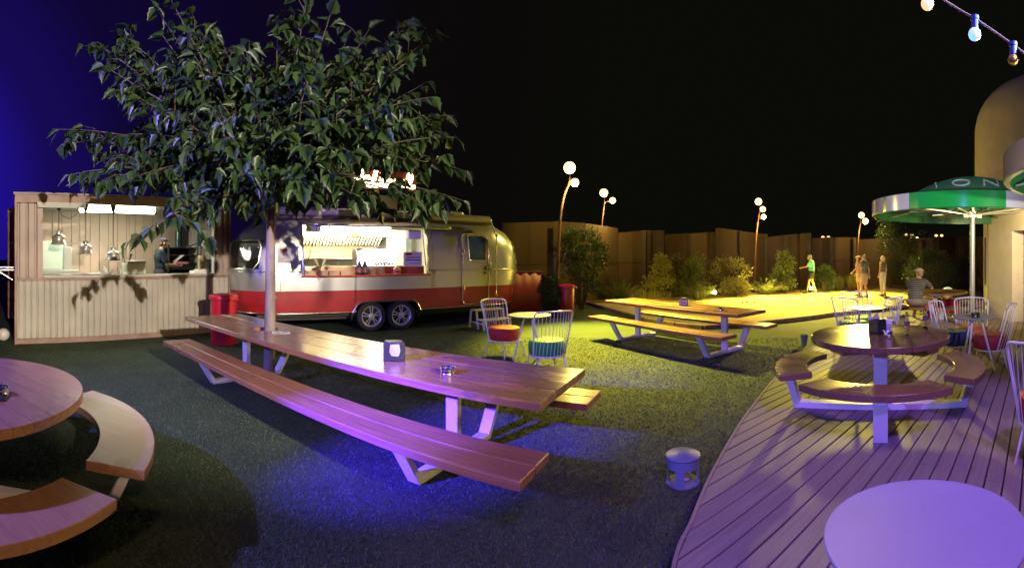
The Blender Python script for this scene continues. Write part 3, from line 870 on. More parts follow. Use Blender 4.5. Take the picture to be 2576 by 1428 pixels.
def napkin_box(loc, rz, label, size=(0.20, 0.115, 0.155), printed=False, fan=False):
    t = thing('napkin_dispenser', loc, rz, label, 'napkin dispenser', 'napkin dispensers')
    sx, sy, sz = size
    mb = MB()
    # shell with an open window on its front (-y)
    prof = [(-sx / 2, 0), (sx / 2, 0), (sx / 2, sz * 0.88), (sx / 2 - 0.02, sz), (-sx / 2 + 0.02, sz), (-sx / 2, sz * 0.88)]
    Mx = Matrix.Rotation(pi / 2, 4, 'X')
    mb.prism(prof, -sy / 2 + 0.0, sy / 2, M=Mx)
    mb.build('shell', M['black'], t, bevel=0.008, seg=3)
    mb = MB()
    if not printed:
        mb.add([(-sx * 0.22, -sy / 2 - 0.004, sz * 0.88), (sx * 0.20, -sy / 2 - 0.004, sz * 0.90), (sx * 0.26, -sy / 2 - 0.006, sz * 0.50), (sx * 0.16, -sy / 2 - 0.012, sz * 0.26), (-sx * 0.16, -sy / 2 - 0.012, sz * 0.30), (-sx * 0.26, -sy / 2 - 0.006, sz * 0.50), (0, -sy / 2 - 0.022, sz * 0.60)],
               [(0, 1, 6), (1, 2, 6), (2, 3, 6), (3, 4, 6), (4, 5, 6), (5, 0, 6)])
        for k in range(3):
            mb.box((0.004 * k, -sy / 2 - 0.008 - 0.003 * k, sz * (0.42 + 0.07 * k)), (sx * 0.42, 0.006, 0.004), rx=0.3)
    else:
        mb.add([(-sx * 0.22, -0.01, sz * 1.0), (sx * 0.22, -0.015, sz * 1.0), (sx * 0.26, 0.03, sz * 1.12), (-sx * 0.18, 0.02, sz * 1.15), (0.0, 0.005, sz * 1.2)], [(0, 1, 4), (1, 2, 4), (2, 3, 4), (3, 0, 4)])
        mb.box((0, 0.0, sz * 1.06), (sx * 0.5, sy * 0.5, 0.018), rz=0.1)
    if fan:
        mb = MB()
        mb.add([(-0.10, 0, sz * 0.96), (0.03, 0, sz * 0.98), (0.02, 0.02, sz * 1.42), (-0.02, 0.0, sz * 1.30), (-0.07, -0.01, sz * 1.12), (-0.12, 0.01, sz * 1.02)], [(0, 1, 2), (0, 2, 3), (0, 3, 4), (0, 4, 5)])
    mb.build('napkins', M['napkin'], t, smooth=False)
    if printed:
        mb = MB(); mb.box((0, -sy / 2 - 0.003, sz * 0.48), (sx * 0.86, 0.004, sz * 0.74))
        lab = mb.build('printed_panel', M['printed'], t, bevel=0.001)
        MT = Matrix.Translation((0, -sy / 2 - 0.006, sz * 0.42)) @ Matrix.Rotation(pi / 2, 4, 'X')
        w = text_mesh('Menu', sz * 0.30, M['ink'], lab, Matrix.Translation((0, 0, -500)), depth=0.0005) if False else None
        mk = MB()
        rr = random.Random(5)
        for row, zz in enumerate((0.62, 0.44, 0.36)):
            x = -sx * 0.32
            while x < sx * 0.30:
                wd = rr.uniform(0.008, 0.02)
                mk.box((x + wd / 2, -sy / 2 - 0.0058, sz * zz), (wd, 0.001, sz * (0.10 if row else 0.14) * rr.uniform(0.6, 1)), ry=rr.uniform(-0.3, 0.3))
                x += wd + 0.004
        mk.build('lettering', M['ink'], lab, smooth=False)
    return t
M['ash_black'] = mat('black_melamine', (0.015, 0.015, 0.017), 0.25, var=0)
def ashtray(loc, label, r=0.062, h=0.05, m='chrome'):
    t = thing('ashtray', loc, 0.4, label, 'ashtray', 'ashtrays')
    mb = MB(); mb.lathe([(0, 0), (r, 0), (r + 0.002, 0.006), (r, 0.010), (r, h * 0.78), (r + 0.004, h * 0.82), (r + 0.003, h * 0.96), (r - 0.006, h), (r - 0.014, h * 0.93), (r - 0.018, h * 0.5), (0, h * 0.45)], 40)
    mb.build('bowl', M[m], t)
    mb = MB()
    for k in range(3):
        a = 2 * pi * k / 3
        mb.box(((r - 0.004) * math.cos(a), (r - 0.004) * math.sin(a), h + 0.001), (0.022, 0.014, 0.010), rz=a)
    mb.build('cigarette_rest', M[m], t, bevel=0.002)
    return t

p = G(990, 906, 0.75)
napkin_box((p.x, p.y + 0.02, 0.751), math.atan2(p.y, p.x) - pi / 2 + 0.10, 'black napkin dispenser with a paper napkin in its window, on the long picnic table', (0.19, 0.13, 0.17))
p = G(1126, 940, 0.75)
ashtray((p.x, p.y, 0.751), 'round chrome ashtray on the long picnic table', 0.058, 0.052)
p = G(1720, 768, 0.75)
napkin_box((p.x, p.y, 0.751), math.atan2(p.y, p.x) - pi / 2 - 0.15, 'black napkin dispenser with a white printed front, on the shorter picnic table', (0.175, 0.12, 0.125), printed=True)
p = G(1813, 781, 0.75)
ashtray((p.x, p.y, 0.751), 'round chrome ashtray on the shorter picnic table', 0.056, 0.05)
p = G(2207, 838, 0.9)
napkin_box((p.x, p.y, 0.901), math.atan2(p.y, p.x) - pi / 2 + 0.75, 'dark napkin dispenser with a napkin fanning out of its top, on the round deck table', (0.12, 0.15, 0.15), fan=True)
p = G(2235, 838, 0.9)
o = MB(); o.box((0, 0, 0.07), (0.115, 0.045, 0.14)); 
tt = thing('menu_holder', (p.x + 0.0, p.y + 0.03, 0.901), math.atan2(p.y, p.x) - pi / 2, 'grey printed block standing beside the dark napkin dispenser', 'menu holder')
o.build('block', M['printed'], tt, bevel=0.012, seg=3)
mk = MB(); rr = random.Random(8)
for zz in (0.085, 0.06, 0.045):
    x = -0.042
    while x < 0.04:
        wd = rr.uniform(0.006, 0.016); mk.box((x + wd / 2, -0.0235, zz), (wd, 0.001, 0.011)); x += wd + 0.003
mk.build('lettering', M['ink'], tt, smooth=False)
p = G(2234, 842.5, 0.9)
ashtray((p.x, p.y, 0.901), 'round chrome ashtray on the round deck table', 0.048, 0.04)
p = G(2452, 797, 0.89)
ashtray((p.x, p.y, 0.891), 'black ashtray on the white cafe table under the parasol', 0.065, 0.055, 'ash_black')
p = G(2, 990, 0.75)
ashtray((p.x, p.y, 0.751), 'round chrome ashtray on the round table at the left edge', 0.056, 0.05)

m_, nt_, b_ = new_mat('bottle_glass')
b_.inputs['Base Color'].default_value = (0.86, 0.88, 0.86, 1); b_.inputs['Roughness'].default_value = 0.04
b_.inputs['Transmission Weight'].default_value = 1.0; b_.inputs['IOR'].default_value = 1.45
M['glass'] = m_
M['label_violet'] = mat('bottle_label', (0.10, 0.04, 0.12), 0.5, var=0.2, scale=30)
M['cola'] = mat('dark_drink', (0.03, 0.01, 0.005), 0.1, var=0)
def bottle(loc, label, fill=0.02):
    t = thing('glass_bottle', loc, 0, label, 'bottle', 'empty glass bottles')
    prof = [(0, 0), (0.026, 0), (0.029, 0.006), (0.029, 0.06), (0.0255, 0.085), (0.0265, 0.10), (0.0285, 0.115), (0.0275, 0.135), (0.020, 0.165), (0.013, 0.195), (0.0115, 0.225), (0.0135, 0.228), (0.0135, 0.24), (0.011, 0.242), (0.0095, 0.225), (0.011, 0.195), (0.018, 0.165), (0.0255, 0.13), (0.024, 0.09), (0.027, 0.055), (0.027, 0.008), (0, 0.008)]
    MB().lathe(prof, 24).build('glass', M['glass'], t, angle=60)
    MB().lathe([(0.0290, 0.104), (0.0296, 0.106), (0.0296, 0.134), (0.0286, 0.138)], 24).build('paper_label', M['label_violet'], t)
    MB().lathe([(0, 0.009), (0.0262, 0.009), (0.0262, fill), (0, fill)], 24).build('drink', M['cola'], t)
    return t
p = G(2281, 846, 0.9); bottle((p.x, p.y, 0.9015), 'nearer clear glass bottle with a purple label, on the round deck table', 0.016)
p = G(2328, 829, 0.9); bottle((p.x, p.y, 0.9015), 'farther clear glass bottle with some dark drink left, on the round deck table', 0.03)
p = G(707, 837, 0.75)
t = thing('paper_leaflet', (p.x, p.y, 0.7515), 0.5, 'printed paper leaflet lying on the long table beside the trunk', 'leaflet')
MB().box((0, 0, 0.001), (0.22, 0.15, 0.0015)).build('sheet', M['paper'], t, smooth=False)
mk = MB(); rr = random.Random(2)
for k in range(9): mk.box((rr.uniform(-0.08, 0.08), rr.uniform(-0.05, 0.05), 0.0022), (rr.uniform(0.02, 0.06), rr.uniform(0.01, 0.03), 0.0006), rz=rr.uniform(0, 1))
mk.build('print', M['ink'], t, smooth=False)
p = G(1, 1000, 0.75)
t = thing('black_phone', (p.x + 0.02, p.y, 0.7515), 0.9, 'small black object beside the ashtray on the left round table', 'phone')
MB().box((0, 0, 0.006), (0.07, 0.13, 0.010)).build('case', M['black'], t, bevel=0.003)
p = G(2168, 840, 0.9)
t = thing('spectacles', (p.x, p.y, 0.903), 0.2, 'thin dark spectacles lying on the round deck table', 'glasses')
mb = MB()
for s in (-1, 1):
    mb.tube([(s * 0.033 + 0.024 * math.cos(a), 0.018 * math.sin(a), 0.004) for a in [2 * pi * k / 16 for k in range(16)]], 0.0018, 5, closed=True)
    mb.tube([(s * 0.058, 0, 0.005), (s * 0.062, -0.06, 0.004), (s * 0.05, -0.12, 0.002)], 0.0018, 5)
mb.tube([(-0.009, 0, 0.004), (0.009, 0, 0.004)], 0.0018, 5)
mb.build('frame', M['black'], t)

# low bollard lamp at the edge of the deck
p = G(1718, 1212, 0)
t = thing('bollard_light', (p.x, p.y, 0), 0.5, 'low blue lit bollard light with a flat round cap, at the edge of the deck', 'bollard light')
M['boll'] = mat('blue_tinted_bollard_paint', (0.13, 0.15, 0.26), 0.45, var=0.15, scale=5)  # blue of the flood light mixed into the grey paint
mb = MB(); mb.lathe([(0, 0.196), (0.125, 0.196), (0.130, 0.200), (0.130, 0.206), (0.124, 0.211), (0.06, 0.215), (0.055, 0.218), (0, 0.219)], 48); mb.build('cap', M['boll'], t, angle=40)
mb = MB(); mb.lathe([(0.118, 0.125), (0.121, 0.125), (0.121, 0.1955), (0.118, 0.1955)], 40)
for k in range(4):
    a0 = pi / 2 * k + 0.25
    pts = [a0 + 0.55 * i / 6 for i in range(7)]
    vs = [(r * math.cos(a), r * math.sin(a), z) for z in (0.0, 0.1249) for r in (0.113, 0.1205) for a in pts]
    n = 7; fs = []
    for i in range(6):
        fs += [(i, i + 1, n * 2 + i + 1, n * 2 + i), (n + i, n * 3 + i, n * 3 + i + 1, n + i + 1)]
    fs += [(0, n * 2, n * 3, n), (6, n + 6, n * 3 + 6, n * 2 + 6)]
    mb.add(vs, fs)
mb.lathe([(0, 0.001), (0.125, 0.001), (0.125, 0.012), (0, 0.012)], 40)
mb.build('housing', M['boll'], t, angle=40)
mb = MB(); mb.lathe([(0, 0.118), (0.03, 0.118), (0.055, 0.07), (0.05, 0.03), (0, 0.02)], 32); mb.build('reflector', M['white'], t)

# left edge: white ball and ledge
p = G(9, 857, 0)
MBb = MB().ellipsoid((0, 0, 0.125), (0.125, 0.125, 0.125), 32, 20).build('ball', M['white'], loc=(p.x, p.y, 0))
tag(MBb, 'white ball lying on the grass left of the corrugated kiosk', 'ball')

# boules on the court, small paper cup by the deck
M['boule'] = mat('boule_steel', (0.25, 0.23, 0.2), 0.4, metal=0.8, var=0.1)
for i, (x, y, l) in enumerate(((1868, 763, 'leftmost steel boule of the three on the court'), (1879, 762.5, 'middle steel boule of the three on the court'), (1898, 762, 'rightmost steel boule of the three on the court'))):
    q = G(x, y, 0)
    tag(MB().ellipsoid((0, 0, 0.044), (0.04, 0.04, 0.04), 16, 10).build('boule', M['boule'], loc=(q.x, q.y, 0)), l, 'boule', 'boules on the gravel court')
p = G(2036, 868, 0)
t = thing('plant_pot', (p.x - 0.05, p.y + 0.1, 0), 0, 'small dark green cup standing on the lawn at the edge of the deck', 'cup')
MB().lathe([(0, 0.0), (0.05, 0.0), (0.075, 0.17), (0.08, 0.175), (0.08, 0.19), (0.07, 0.19), (0.06, 0.05), (0, 0.05)], 24).build('cup_body', mat('green_grey_plastic', (0.10, 0.16, 0.11), 0.5), t)
# ------------------------------------------------------------------ the silver caravan
TD = 9.65; TPH = R(36.5)
def ts(x, dep=0.0): return (TD + dep) * math.tan((x - UC) / FP + TPH)
def tz(x, y, dep=0.0): return EYE + (VH - y) * ((TD + dep) / math.cos((x - UC) / FP + TPH)) / FP
troot = Vector((-TD * math.sin(TPH), TD * math.cos(TPH), 0))
car = thing('food_caravan', troot, TPH, 'silver rounded food caravan with a red lower band and an open lit serving hatch', 'food caravan')

M['alloy'] = None
def body_metal():
    m, nt, b = new_mat('polished_aluminium_skin')
    N = nt.nodes; L = nt.links
    b.inputs['Metallic'].default_value = 0.72
    b.inputs['Roughness'].default_value = 0.34
    tc = N.new('ShaderNodeTexCoord')
    a = N.new('ShaderNodeTexNoise'); a.inputs['Scale'].default_value = 1.6; a.inputs['Detail'].default_value = 3
    c = N.new('ShaderNodeTexNoise'); c.inputs['Scale'].default_value = 1.1; c.inputs['Detail'].default_value = 1
    for n in (a, c): L.new(tc.outputs['Object'], n.inputs['Vector'])
    r = N.new('ShaderNodeValToRGB'); r.color_ramp.elements[0].color = (0.48, 0.48, 0.47, 1); r.color_ramp.elements[1].color = (0.64, 0.64, 0.62, 1)
    L.new(a.outputs['Fac'], r.inputs[0]); L.new(r.outputs[0], b.inputs['Base Color'])
    mr = N.new('ShaderNodeMapRange'); mr.inputs['To Min'].default_value = 0.26; mr.inputs['To Max'].default_value = 0.42
    L.new(a.outputs['Fac'], mr.inputs[0]); L.new(mr.outputs[0], b.inputs['Roughness'])
    bp = N.new('ShaderNodeBump'); bp.inputs['Strength'].default_value = 0.35; bp.inputs['Distance'].default_value = 0.05
    L.new(c.outputs['Fac'], bp.inputs['Height']); L.new(bp.outputs[0], b.inputs['Normal'])
    return m
M['skinmetal'] = body_metal()
M['trim'] = mat('trim_metal', (0.70, 0.67, 0.60), 0.25, metal=0.95, var=0.1, scale=8, bump=0.1, bscale=30)
M['glass_dark'] = mat('dark_window_glass', (0.045, 0.075, 0.075), 0.06, var=0, spec=0.8, coat=0.6)
M['teal_glass'] = mat('door_window_glass', (0.035, 0.085, 0.085), 0.18, var=0.15, scale=6, spec=0.8)
M['warmwall'] = mat('warm_white_lining', (0.72, 0.66, 0.50), 0.5, var=0.04)
M['greywall'] = mat('grey_lining', (0.42, 0.43, 0.40), 0.5, var=0.04)

BC, BA, BW = 4.0, 3.72, 1.225
_z = [0.45, 0.66, 0.934, 1.30, 1.70, 2.00, 2.30, 2.50, 2.65, 2.72, 2.75]
def fa(z): return float(np.interp(z, _z, [3.64, 3.70, 3.75, 3.80, 3.76, 3.68, 3.47, 3.15, 2.65, 2.1, 1.4]))
def fb(z): return float(np.interp(z, _z, [1.19, 1.205, 1.215, 1.225, 1.215, 1.185, 1.08, 0.90, 0.62, 0.36, 0.05]))
def wall_y(z): return BW - fb(z)
S_NEAR = [-2.75, -2.4, 1.81 - BC, -1.5, -1.0, 2.95 - BC, -0.4, 0.0, 0.4, 4.52 - BC, 4.71 - BC, 1.4, 1.8, 2.2, 2.5]
ZR = [0.45, 0.55, 0.66, 0.80, 0.934, 1.10, 1.26, 1.40, 1.55, 1.70, 1.86, 2.02, 2.16, 2.28, 2.38, 2.45, 2.51, 2.57, 2.62, 2.67, 2.70, 2.73, 2.75]
NC = 14
def outline(z, off=0.0):
    a, b = fa(z), fb(z); rc = min(0.98, b * 0.99)
    e = a - rc
    P = [(max(-e, min(e, s)), -b - off) for s in S_NEAR]
    P = [(x, y) for x, y in P]
    for k in range(NC + 1):
        t = -pi / 2 + (pi / 2) * k / NC; P.append((e + (rc + off) * math.cos(t), -(b - rc) + (rc + off) * math.sin(t)))
    for k in range(NC + 1):
        t = (pi / 2) * k / NC; P.append((e + (rc + off) * math.cos(t), (b - rc) + (rc + off) * math.sin(t)))
    for s in reversed(S_NEAR): P.append((max(-e, min(e, s)), b + off))
    for k in range(NC + 1):
        t = pi / 2 + (pi / 2) * k / NC; P.append((-e + (rc + off) * math.cos(t), (b - rc) + (rc + off) * math.sin(t)))
    for k in range(NC + 1):
        t = pi + (pi / 2) * k / NC; P.append((-e + (rc + off) * math.cos(t), -(b - rc) + (rc + off) * math.sin(t)))
    return [Vector((BC + x, BW + y, z)) for x, y in P]
NS = len(S_NEAR); NP = len(outline(1))
i181, i295, i452, i471 = 2, 5, 9, 10
def hole(i, z0, z1):
    if i181 <= i < i471 and z0 >= 1.26 - 1e-6 and z1 <= 2.38 + 1e-6: return True      # serving hatch
    if i295 <= i < i452 and z1 <= 0.66 + 1e-6: return True                           # wheel arch
    if (NP - 14 <= i < NP - 4) and z0 >= 1.40 - 1e-6 and z1 <= 2.02 + 1e-6: return True   # left end window
    return False
def shell(levels, mat_, name, off=0.0):
    mb = MB(); rings = [outline(z, off) for z in levels]
    vs = [p for r in rings for p in r]; fs = []
    for j in range(len(levels) - 1):
        for i in range(NP):
            k = (i + 1) % NP
            if hole(i, levels[j], levels[j + 1]): continue
            fs.append((j * NP + i, j * NP + k, (j + 1) * NP + k, (j + 1) * NP + i))
    if levels[-1] > 2.7:
        n = (len(levels) - 1) * NP; fs.append(tuple(n + i for i in range(NP)))
    mb.add(vs, fs)
    return mb.build(name, mat_, car, angle=60, merge=True)
shell([z for z in ZR if z >= 0.934], M['skinmetal'], 'body')
shell([z for z in ZR if z <= 0.934], M['red'], 'red_skirt', 0.004)

def patch(i0, i1, z0, z1, off, mat_, name, parent=None):
    lv = [z for z in ZR if z0 - 1e-6 <= z <= z1 + 1e-6]
    mb = MB(); idx = [(i % NP) for i in range(i0, i1 + 1)]
    vs = []
    for z in lv:
        o = outline(z, off); vs += [o[i] for i in idx]
    n = len(idx)
    mb.add(vs, [(j * n + i, j * n + i + 1, (j + 1) * n + i + 1, (j + 1) * n + i) for j in range(len(lv) - 1) for i in range(n - 1)])
    return mb.build(name, mat_, parent or car, angle=60), lv, idx
def patch_frame(lv, idx, off, r=0.012):
    lo = [outline(lv[0], off)[i] for i in idx]; hi = [outline(lv[-1], off)[i] for i in idx]
    rt = [outline(z, off)[idx[-1]] for z in lv]; lt = [outline(z, off)[idx[0]] for z in lv]
    path = lo[1:-1] + rt[1:-1] + hi[::-1][1:-1] + lt[::-1][1:-1]
    mb = MB(); mb.tube(path, r, 8, closed=True); return mb
# right end window (dark) and left end window (clear, kitchen visible)
a0 = NS + 6; a1 = NS + NC + 1 + 8
w, lv, idx = patch(a0, a1, 1.40, 2.02, 0.006, M['glass_dark'], 'end_window')
patch_frame(lv, idx, 0.01, 0.016).build('frame', M['trim'], w)
m_, nt_, b_ = new_mat('tinted_clear_glass')
nt_.nodes.remove(b_)
tr = nt_.nodes.new('ShaderNodeBsdfTransparent'); tr.inputs[0].default_value = (0.55, 0.60, 0.66, 1)
gl = nt_.nodes.new('ShaderNodeBsdfGlossy'); gl.inputs['Roughness'].default_value = 0.05
mxs = nt_.nodes.new('ShaderNodeMixShader'); mxs.inputs[0].default_value = 0.14
nt_.links.new(tr.outputs[0], mxs.inputs[1]); nt_.links.new(gl.outputs[0], mxs.inputs[2]); nt_.links.new(mxs.outputs[0], nt_.nodes['Material Output'].inputs[0])
M['clear'] = m_
w, lv, idx = patch(NP - 14, NP - 4, 1.40, 2.02, 0.004, M['clear'], 'end_window')
patch_frame(lv, idx, 0.012, 0.02).build('frame', M['trim'], w)
# lower locker lid on the right end
lvl = [z for z in ZR if 0.55 <= z <= 1.27]
idx = list(range(NS + 5, NS + NC + 1 + 3))
patch_frame(lvl, idx, 0.012, 0.012).build('locker_trim', M['trim'], car)

# horizontal trims: rub rail at 1.36, lower edge trim, line between metal and red
def rail(z, off, r, name, skip=None, closed=True):
    o = outline(z, off)
    mb = MB()
    if skip:
        pts = o[skip[1]:] + o[:skip[0] + 1]; mb.tube(pts, r, 6)
    else:
        mb.tube(o, r, 6, closed=True)
    return mb.build(name, M['trim'], car, angle=80)
rail(1.345, 0.006, 0.012, 'rub_rail', (i181, i471))
rail(0.455, 0.010, 0.015, 'lower_trim', (i295, i452))
# wheel arch trim and wheel well
ax0, ax1 = 2.95, 4.52
path = [(ax0 - 0.03, 0.44), (ax0, 0.50), (ax0 + 0.06, 0.60), (ax0 + 0.13, 0.655), (ax0 + 0.24, 0.675), (ax1 - 0.24, 0.675), (ax1 - 0.13, 0.655), (ax1 - 0.06, 0.60), (ax1, 0.50), (ax1 + 0.03, 0.44)]
mb = MB(); mb.tube([(x, wall_y(z) - 0.016, z) for x, z in path], 0.02, 8); mb.build('arch_trim', M['trim'], car)
mb = MB()
for sx, x0, x1 in ((1, ax0, ax0 + 0.20), (-1, ax1 - 0.20, ax1)):
    xo = ax0 if sx > 0 else ax1
    vs = [(xo, 0.0 + wall_y(.6) - 0.008, 0.676), (xo, wall_y(.5) - 0.008, 0.49), (xo + sx * 0.06, wall_y(.6) - 0.008, 0.60), (xo + sx * 0.13, wall_y(.65) - 0.008, 0.655), (xo + sx * 0.24, wall_y(.67) - 0.008, 0.676)]
    mb.add(vs, [(0, 1, 2, 3, 4)])
mb.build('arch_corner', M['red'], car, smooth=False)
mb = MB()
mb.box(((ax0 + ax1) / 2, 0.75, 0.70), (ax1 - ax0 + 0.1, 1.3, 0.02)); mb.box((ax0 - 0.03, 0.75, 0.48), (0.02, 1.3, 0.42)); mb.box((ax1 + 0.03, 0.75, 0.48), (0.02, 1.3, 0.42)); mb.box(((ax0 + ax1) / 2, 1.4, 0.45), (ax1 - ax0, 0.02, 0.5))
mb.build('wheel_well', M['dark'], car, smooth=False)
mb = MB(); mb.box((BC, BW, 0.40), (6.3, 1.9, 0.10)); mb.box((BC, 0.55, 0.30), (6.0, 0.08, 0.10)); mb.box((BC, BW, 0.448), (6.2, 2.1, 0.01))
for x in (1.2, 6.3): mb.box((x, 0.5, 0.13), (0.08, 0.08, 0.26)); mb.box((x, 0.5, 0.01), (0.22, 0.22, 0.02))
mb.build('chassis', M['dark'], car, smooth=False)
for sx in (3.37, 4.09):
    wy = 0.16; wr = 0.335
    mb = MB(); Mx = Matrix.Translation((sx, wy, wr)) @ Matrix.Rotation(pi / 2, 4, 'X')
    prof = [(0.225, -0.09), (0.27, -0.10), (0.318, -0.095), (0.333, -0.07), (0.335, -0.03), (0.335, 0.03), (0.333, 0.07), (0.318, 0.095), (0.27, 0.10), (0.225, 0.09)]
    mb.lathe(prof, 48, M=Matrix.Identity(4)); mb.v = [tuple(Mx @ Vector(v)) for v in mb.v]
    wheel = mb.build('wheel', M['rubber'], car)
    mb = MB(); mb.lathe([(0.195, 0.02), (0.215, 0.085), (0.232, 0.098), (0.236, 0.092), (0.232, 0.05), (0.215, -0.05)], 48)
    # five split spokes
    for k in range(5):
        a = 2 * pi * k / 5 + 0.35
        for q in (-1, 1):
            p0 = Vector((0.055 * math.cos(a + q * 0.25), 0.055 * math.sin(a + q * 0.25), 0.075)); p1 = Vector((0.14 * math.cos(a + q * 0.20), 0.14 * math.sin(a + q * 0.20), 0.078)); p2 = Vector((0.218 * math.cos(a + q * 0.17), 0.218 * math.sin(a + q * 0.17), 0.082))
            mb.bar(p0, p1, 0.020, 0.014, up=(0, 0, 1)); mb.bar(p1, p2, 0.022, 0.014, up=(0, 0, 1))
    mb.lathe([(0, 0.07), (0.07, 0.07), (0.07, 0.082), (0.04, 0.09), (0.036, 0.096), (0, 0.098)], 24)
    mb.v = [tuple(Mx @ Vector(v)) for v in mb.v]
    mb.build('rim', mat('silver_wheel_paint', (0.55, 0.54, 0.52), 0.35, metal=0.35, var=0.05), wheel, angle=30)
    mb = MB(); mb.lathe([(0, 0.0), (0.21, 0.0), (0.21, 0.01), (0, 0.01)], 32); mb.v = [tuple(Mx @ Vector(v)) for v in mb.v]
    mb.build('brake_plate', M['dark'], wheel)

def wall_rrect(s0, s1, z0, z1, rad, off, name, mat_, parent=None, n=18):
    """rounded rectangle lying on the near wall, following its curve"""
    mb = MB(); vs = []; fs = []
    zs = [z0 + (z1 - z0) * k / n for k in range(n + 1)]
    zs = sorted(set(zs + [z0 + rad * (1 - math.cos(pi / 2 * k / 5)) for k in range(6)] + [z1 - rad * (1 - math.cos(pi / 2 * k / 5)) for k in range(6)]))
    for z in zs:
        d = min(z - z0, z1 - z); ins = 0 if d >= rad else rad - math.sqrt(max(0, rad * rad - (rad - d) ** 2))
        y = wall_y(z) - off
        vs += [(s0 + ins, y, z), (s1 - ins, y, z)]
    for j in range(len(zs) - 1): fs.append((2 * j, 2 * j + 1, 2 * j + 3, 2 * j + 2))
    mb.add(vs, fs)
    return mb.build(name, mat_, parent or car)
def wall_rframe(s0, s1, z0, z1, rad, off, r, name, parent=None, m='trim'):
    path = []
    def P(s, z): return Vector((s, wall_y(z) - off, z))
    for cx, cz, a0 in ((s1 - rad, z0 + rad, -pi / 2), (s1 - rad, z1 - rad, 0), (s0 + rad, z1 - rad, pi / 2), (s0 + rad, z0 + rad, pi)):
        for k in range(6):
            a = a0 + pi / 2 * k / 5; path.append(P(cx + rad * math.cos(a), cz + rad * math.sin(a)))
        if a0 in (0, pi):
            sgn = -1 if a0 == 0 else 1
        if a0 == -pi / 2: path += [P(s1, z0 + (z1 - z0) * f) for f in (0.3, 0.5, 0.65, 0.75, 0.85)]
        if a0 == pi / 2: path += [P(s0, z0 + (z1 - z0) * f) for f in (0.85, 0.75, 0.65, 0.5, 0.3)]
    # drop points that go back on themselves
    mb = MB(); mb.tube(path, r, 6, closed=True)
    return mb.build(name, M[m], parent or car)
d0, d1 = ts(1163), ts(1229)
door = wall_rrect(d0, d1, 0.50, 2.22, 0.14, 0.010, 'door', M['skinmetal'])
dm = MB()
wall_rrect(d0 + 0.003, d1 - 0.003, 0.503, 0.934, 0.02, 0.0115, 'door_band', M['red'], door)
wall_rframe(d0, d1, 0.50, 2.22, 0.15, 0.018, 0.014, 'door_trim', door)
dw = wall_rrect(ts(1179), ts(1222), tz(1200, 655), tz(1200, 592), 0.06, 0.016, 'window', M['teal_glass'], door)
wall_rframe(ts(1179), ts(1222), tz(1200, 655), tz(1200, 592), 0.06, 0.022, 0.014, 'window_frame', door)
mb = MB()
for x, y in ((1167, 633), (1167, 724)): mb.box((ts(x), wall_y(tz(x, y)) - 0.028, tz(x, y)), (0.05, 0.03, 0.12))
mb.build('hinge', M['chrome'], door, bevel=0.004)
mb = MB(); zz = tz(1220, 674); mb.box((ts(1221), wall_y(zz) - 0.022, zz), (0.055, 0.016, 0.10)); mb.lathe([(0, 0), (0.03, 0), (0.03, 0.012), (0, 0.014)], 16, M=Matrix.Identity(4)) if False else None
mb.ellipsoid((ts(1219), wall_y(1.2) - 0.02, tz(1219, 686)), (0.03, 0.016, 0.03)); mb.build('latch', M['dark'], door, bevel=0.003)
mb = MB(); z0_, z1_ = tz(1231, 690), tz(1231, 646); mb.tube([(ts(1231), wall_y(z0_) - 0.01, z0_), (ts(1231), wall_y(z0_) - 0.06, z0_ + 0.03), (ts(1231), wall_y(z1_) - 0.06, z1_ - 0.03), (ts(1231), wall_y(z1_) - 0.01, z1_)], 0.010, 8); mb.build('grab_handle', M['trim'], car)
mb = MB(); zz = tz(1093, 684); mb.ellipsoid((ts(1093), wall_y(zz) - 0.01, zz), (0.045, 0.018, 0.03)); mb.build('water_inlet', M['chrome'], car)
# thin panel seams on the skin
mb = MB()
for s in (0.98 + 0.35, ts(1078) + 0.12, d0 - 0.12, d1 + 0.14):
    mb.tube([(s, wall_y(z) - 0.0015, z) for z in (0.94, 1.2, 1.6, 1.9, 2.1, 2.25)], 0.004, 5)
mb.build('panel_seam', M['trim'], car)

# awning roll under the roof edge, its dark fascia and the fold-down arm
mb = MB(); s0, s1 = ts(700), ts(1229)
ya = -0.02
mb.tube([(s0, ya, 2.64), (s1, ya, 2.58)], 0.085, 20); mb.build('awning_roll', mat('awning_casing', (0.50, 0.46, 0.40), 0.3, metal=0.15, var=0.06), car)
mb = MB(); mb.bar((s0, ya + 0.03, 2.535), (s1, ya + 0.03, 2.475), 0.16, 0.05, up=(0, 1, 0)) if False else mb.bar((s0, ya + 0.04, 2.53), (s1, ya + 0.04, 2.47), 0.10, 0.09)
mb.build('awning_fascia', mat('brown_awning_cloth', (0.10, 0.06, 0.05), 0.7), car)
mb = MB(); sx = ts(1235)
mb.tube([(s1, -0.02, 2.58), (sx, 0.0, 2.52), (ts(1247), -0.03, 2.18)], 0.018, 8)
mb.tube([(ts(1247), -0.04, 2.20), (ts(1246), -0.05, 1.1), (ts(1244), -0.07, 0.72)], 0.015, 8)
mb.ellipsoid((s1 + 0.02, -0.03, 2.56), (0.05, 0.06, 0.06)); mb.ellipsoid((ts(1247), -0.04, 2.18), (0.035, 0.035, 0.05)); mb.ellipsoid((ts(1243.5), -0.07, 0.71), (0.03, 0.03, 0.03))
mb.build('awning_arm', M['trim'], car)
mb = MB()
for x in (735, 1095, 1120): mb.tube([(ts(x), 0.02, 2.66), (ts(x), 0.03, 2.78), (ts(x) + 0.03, 0.1, 2.80)], 0.008, 6)
mb.build('roof_hook', M['white'], car)
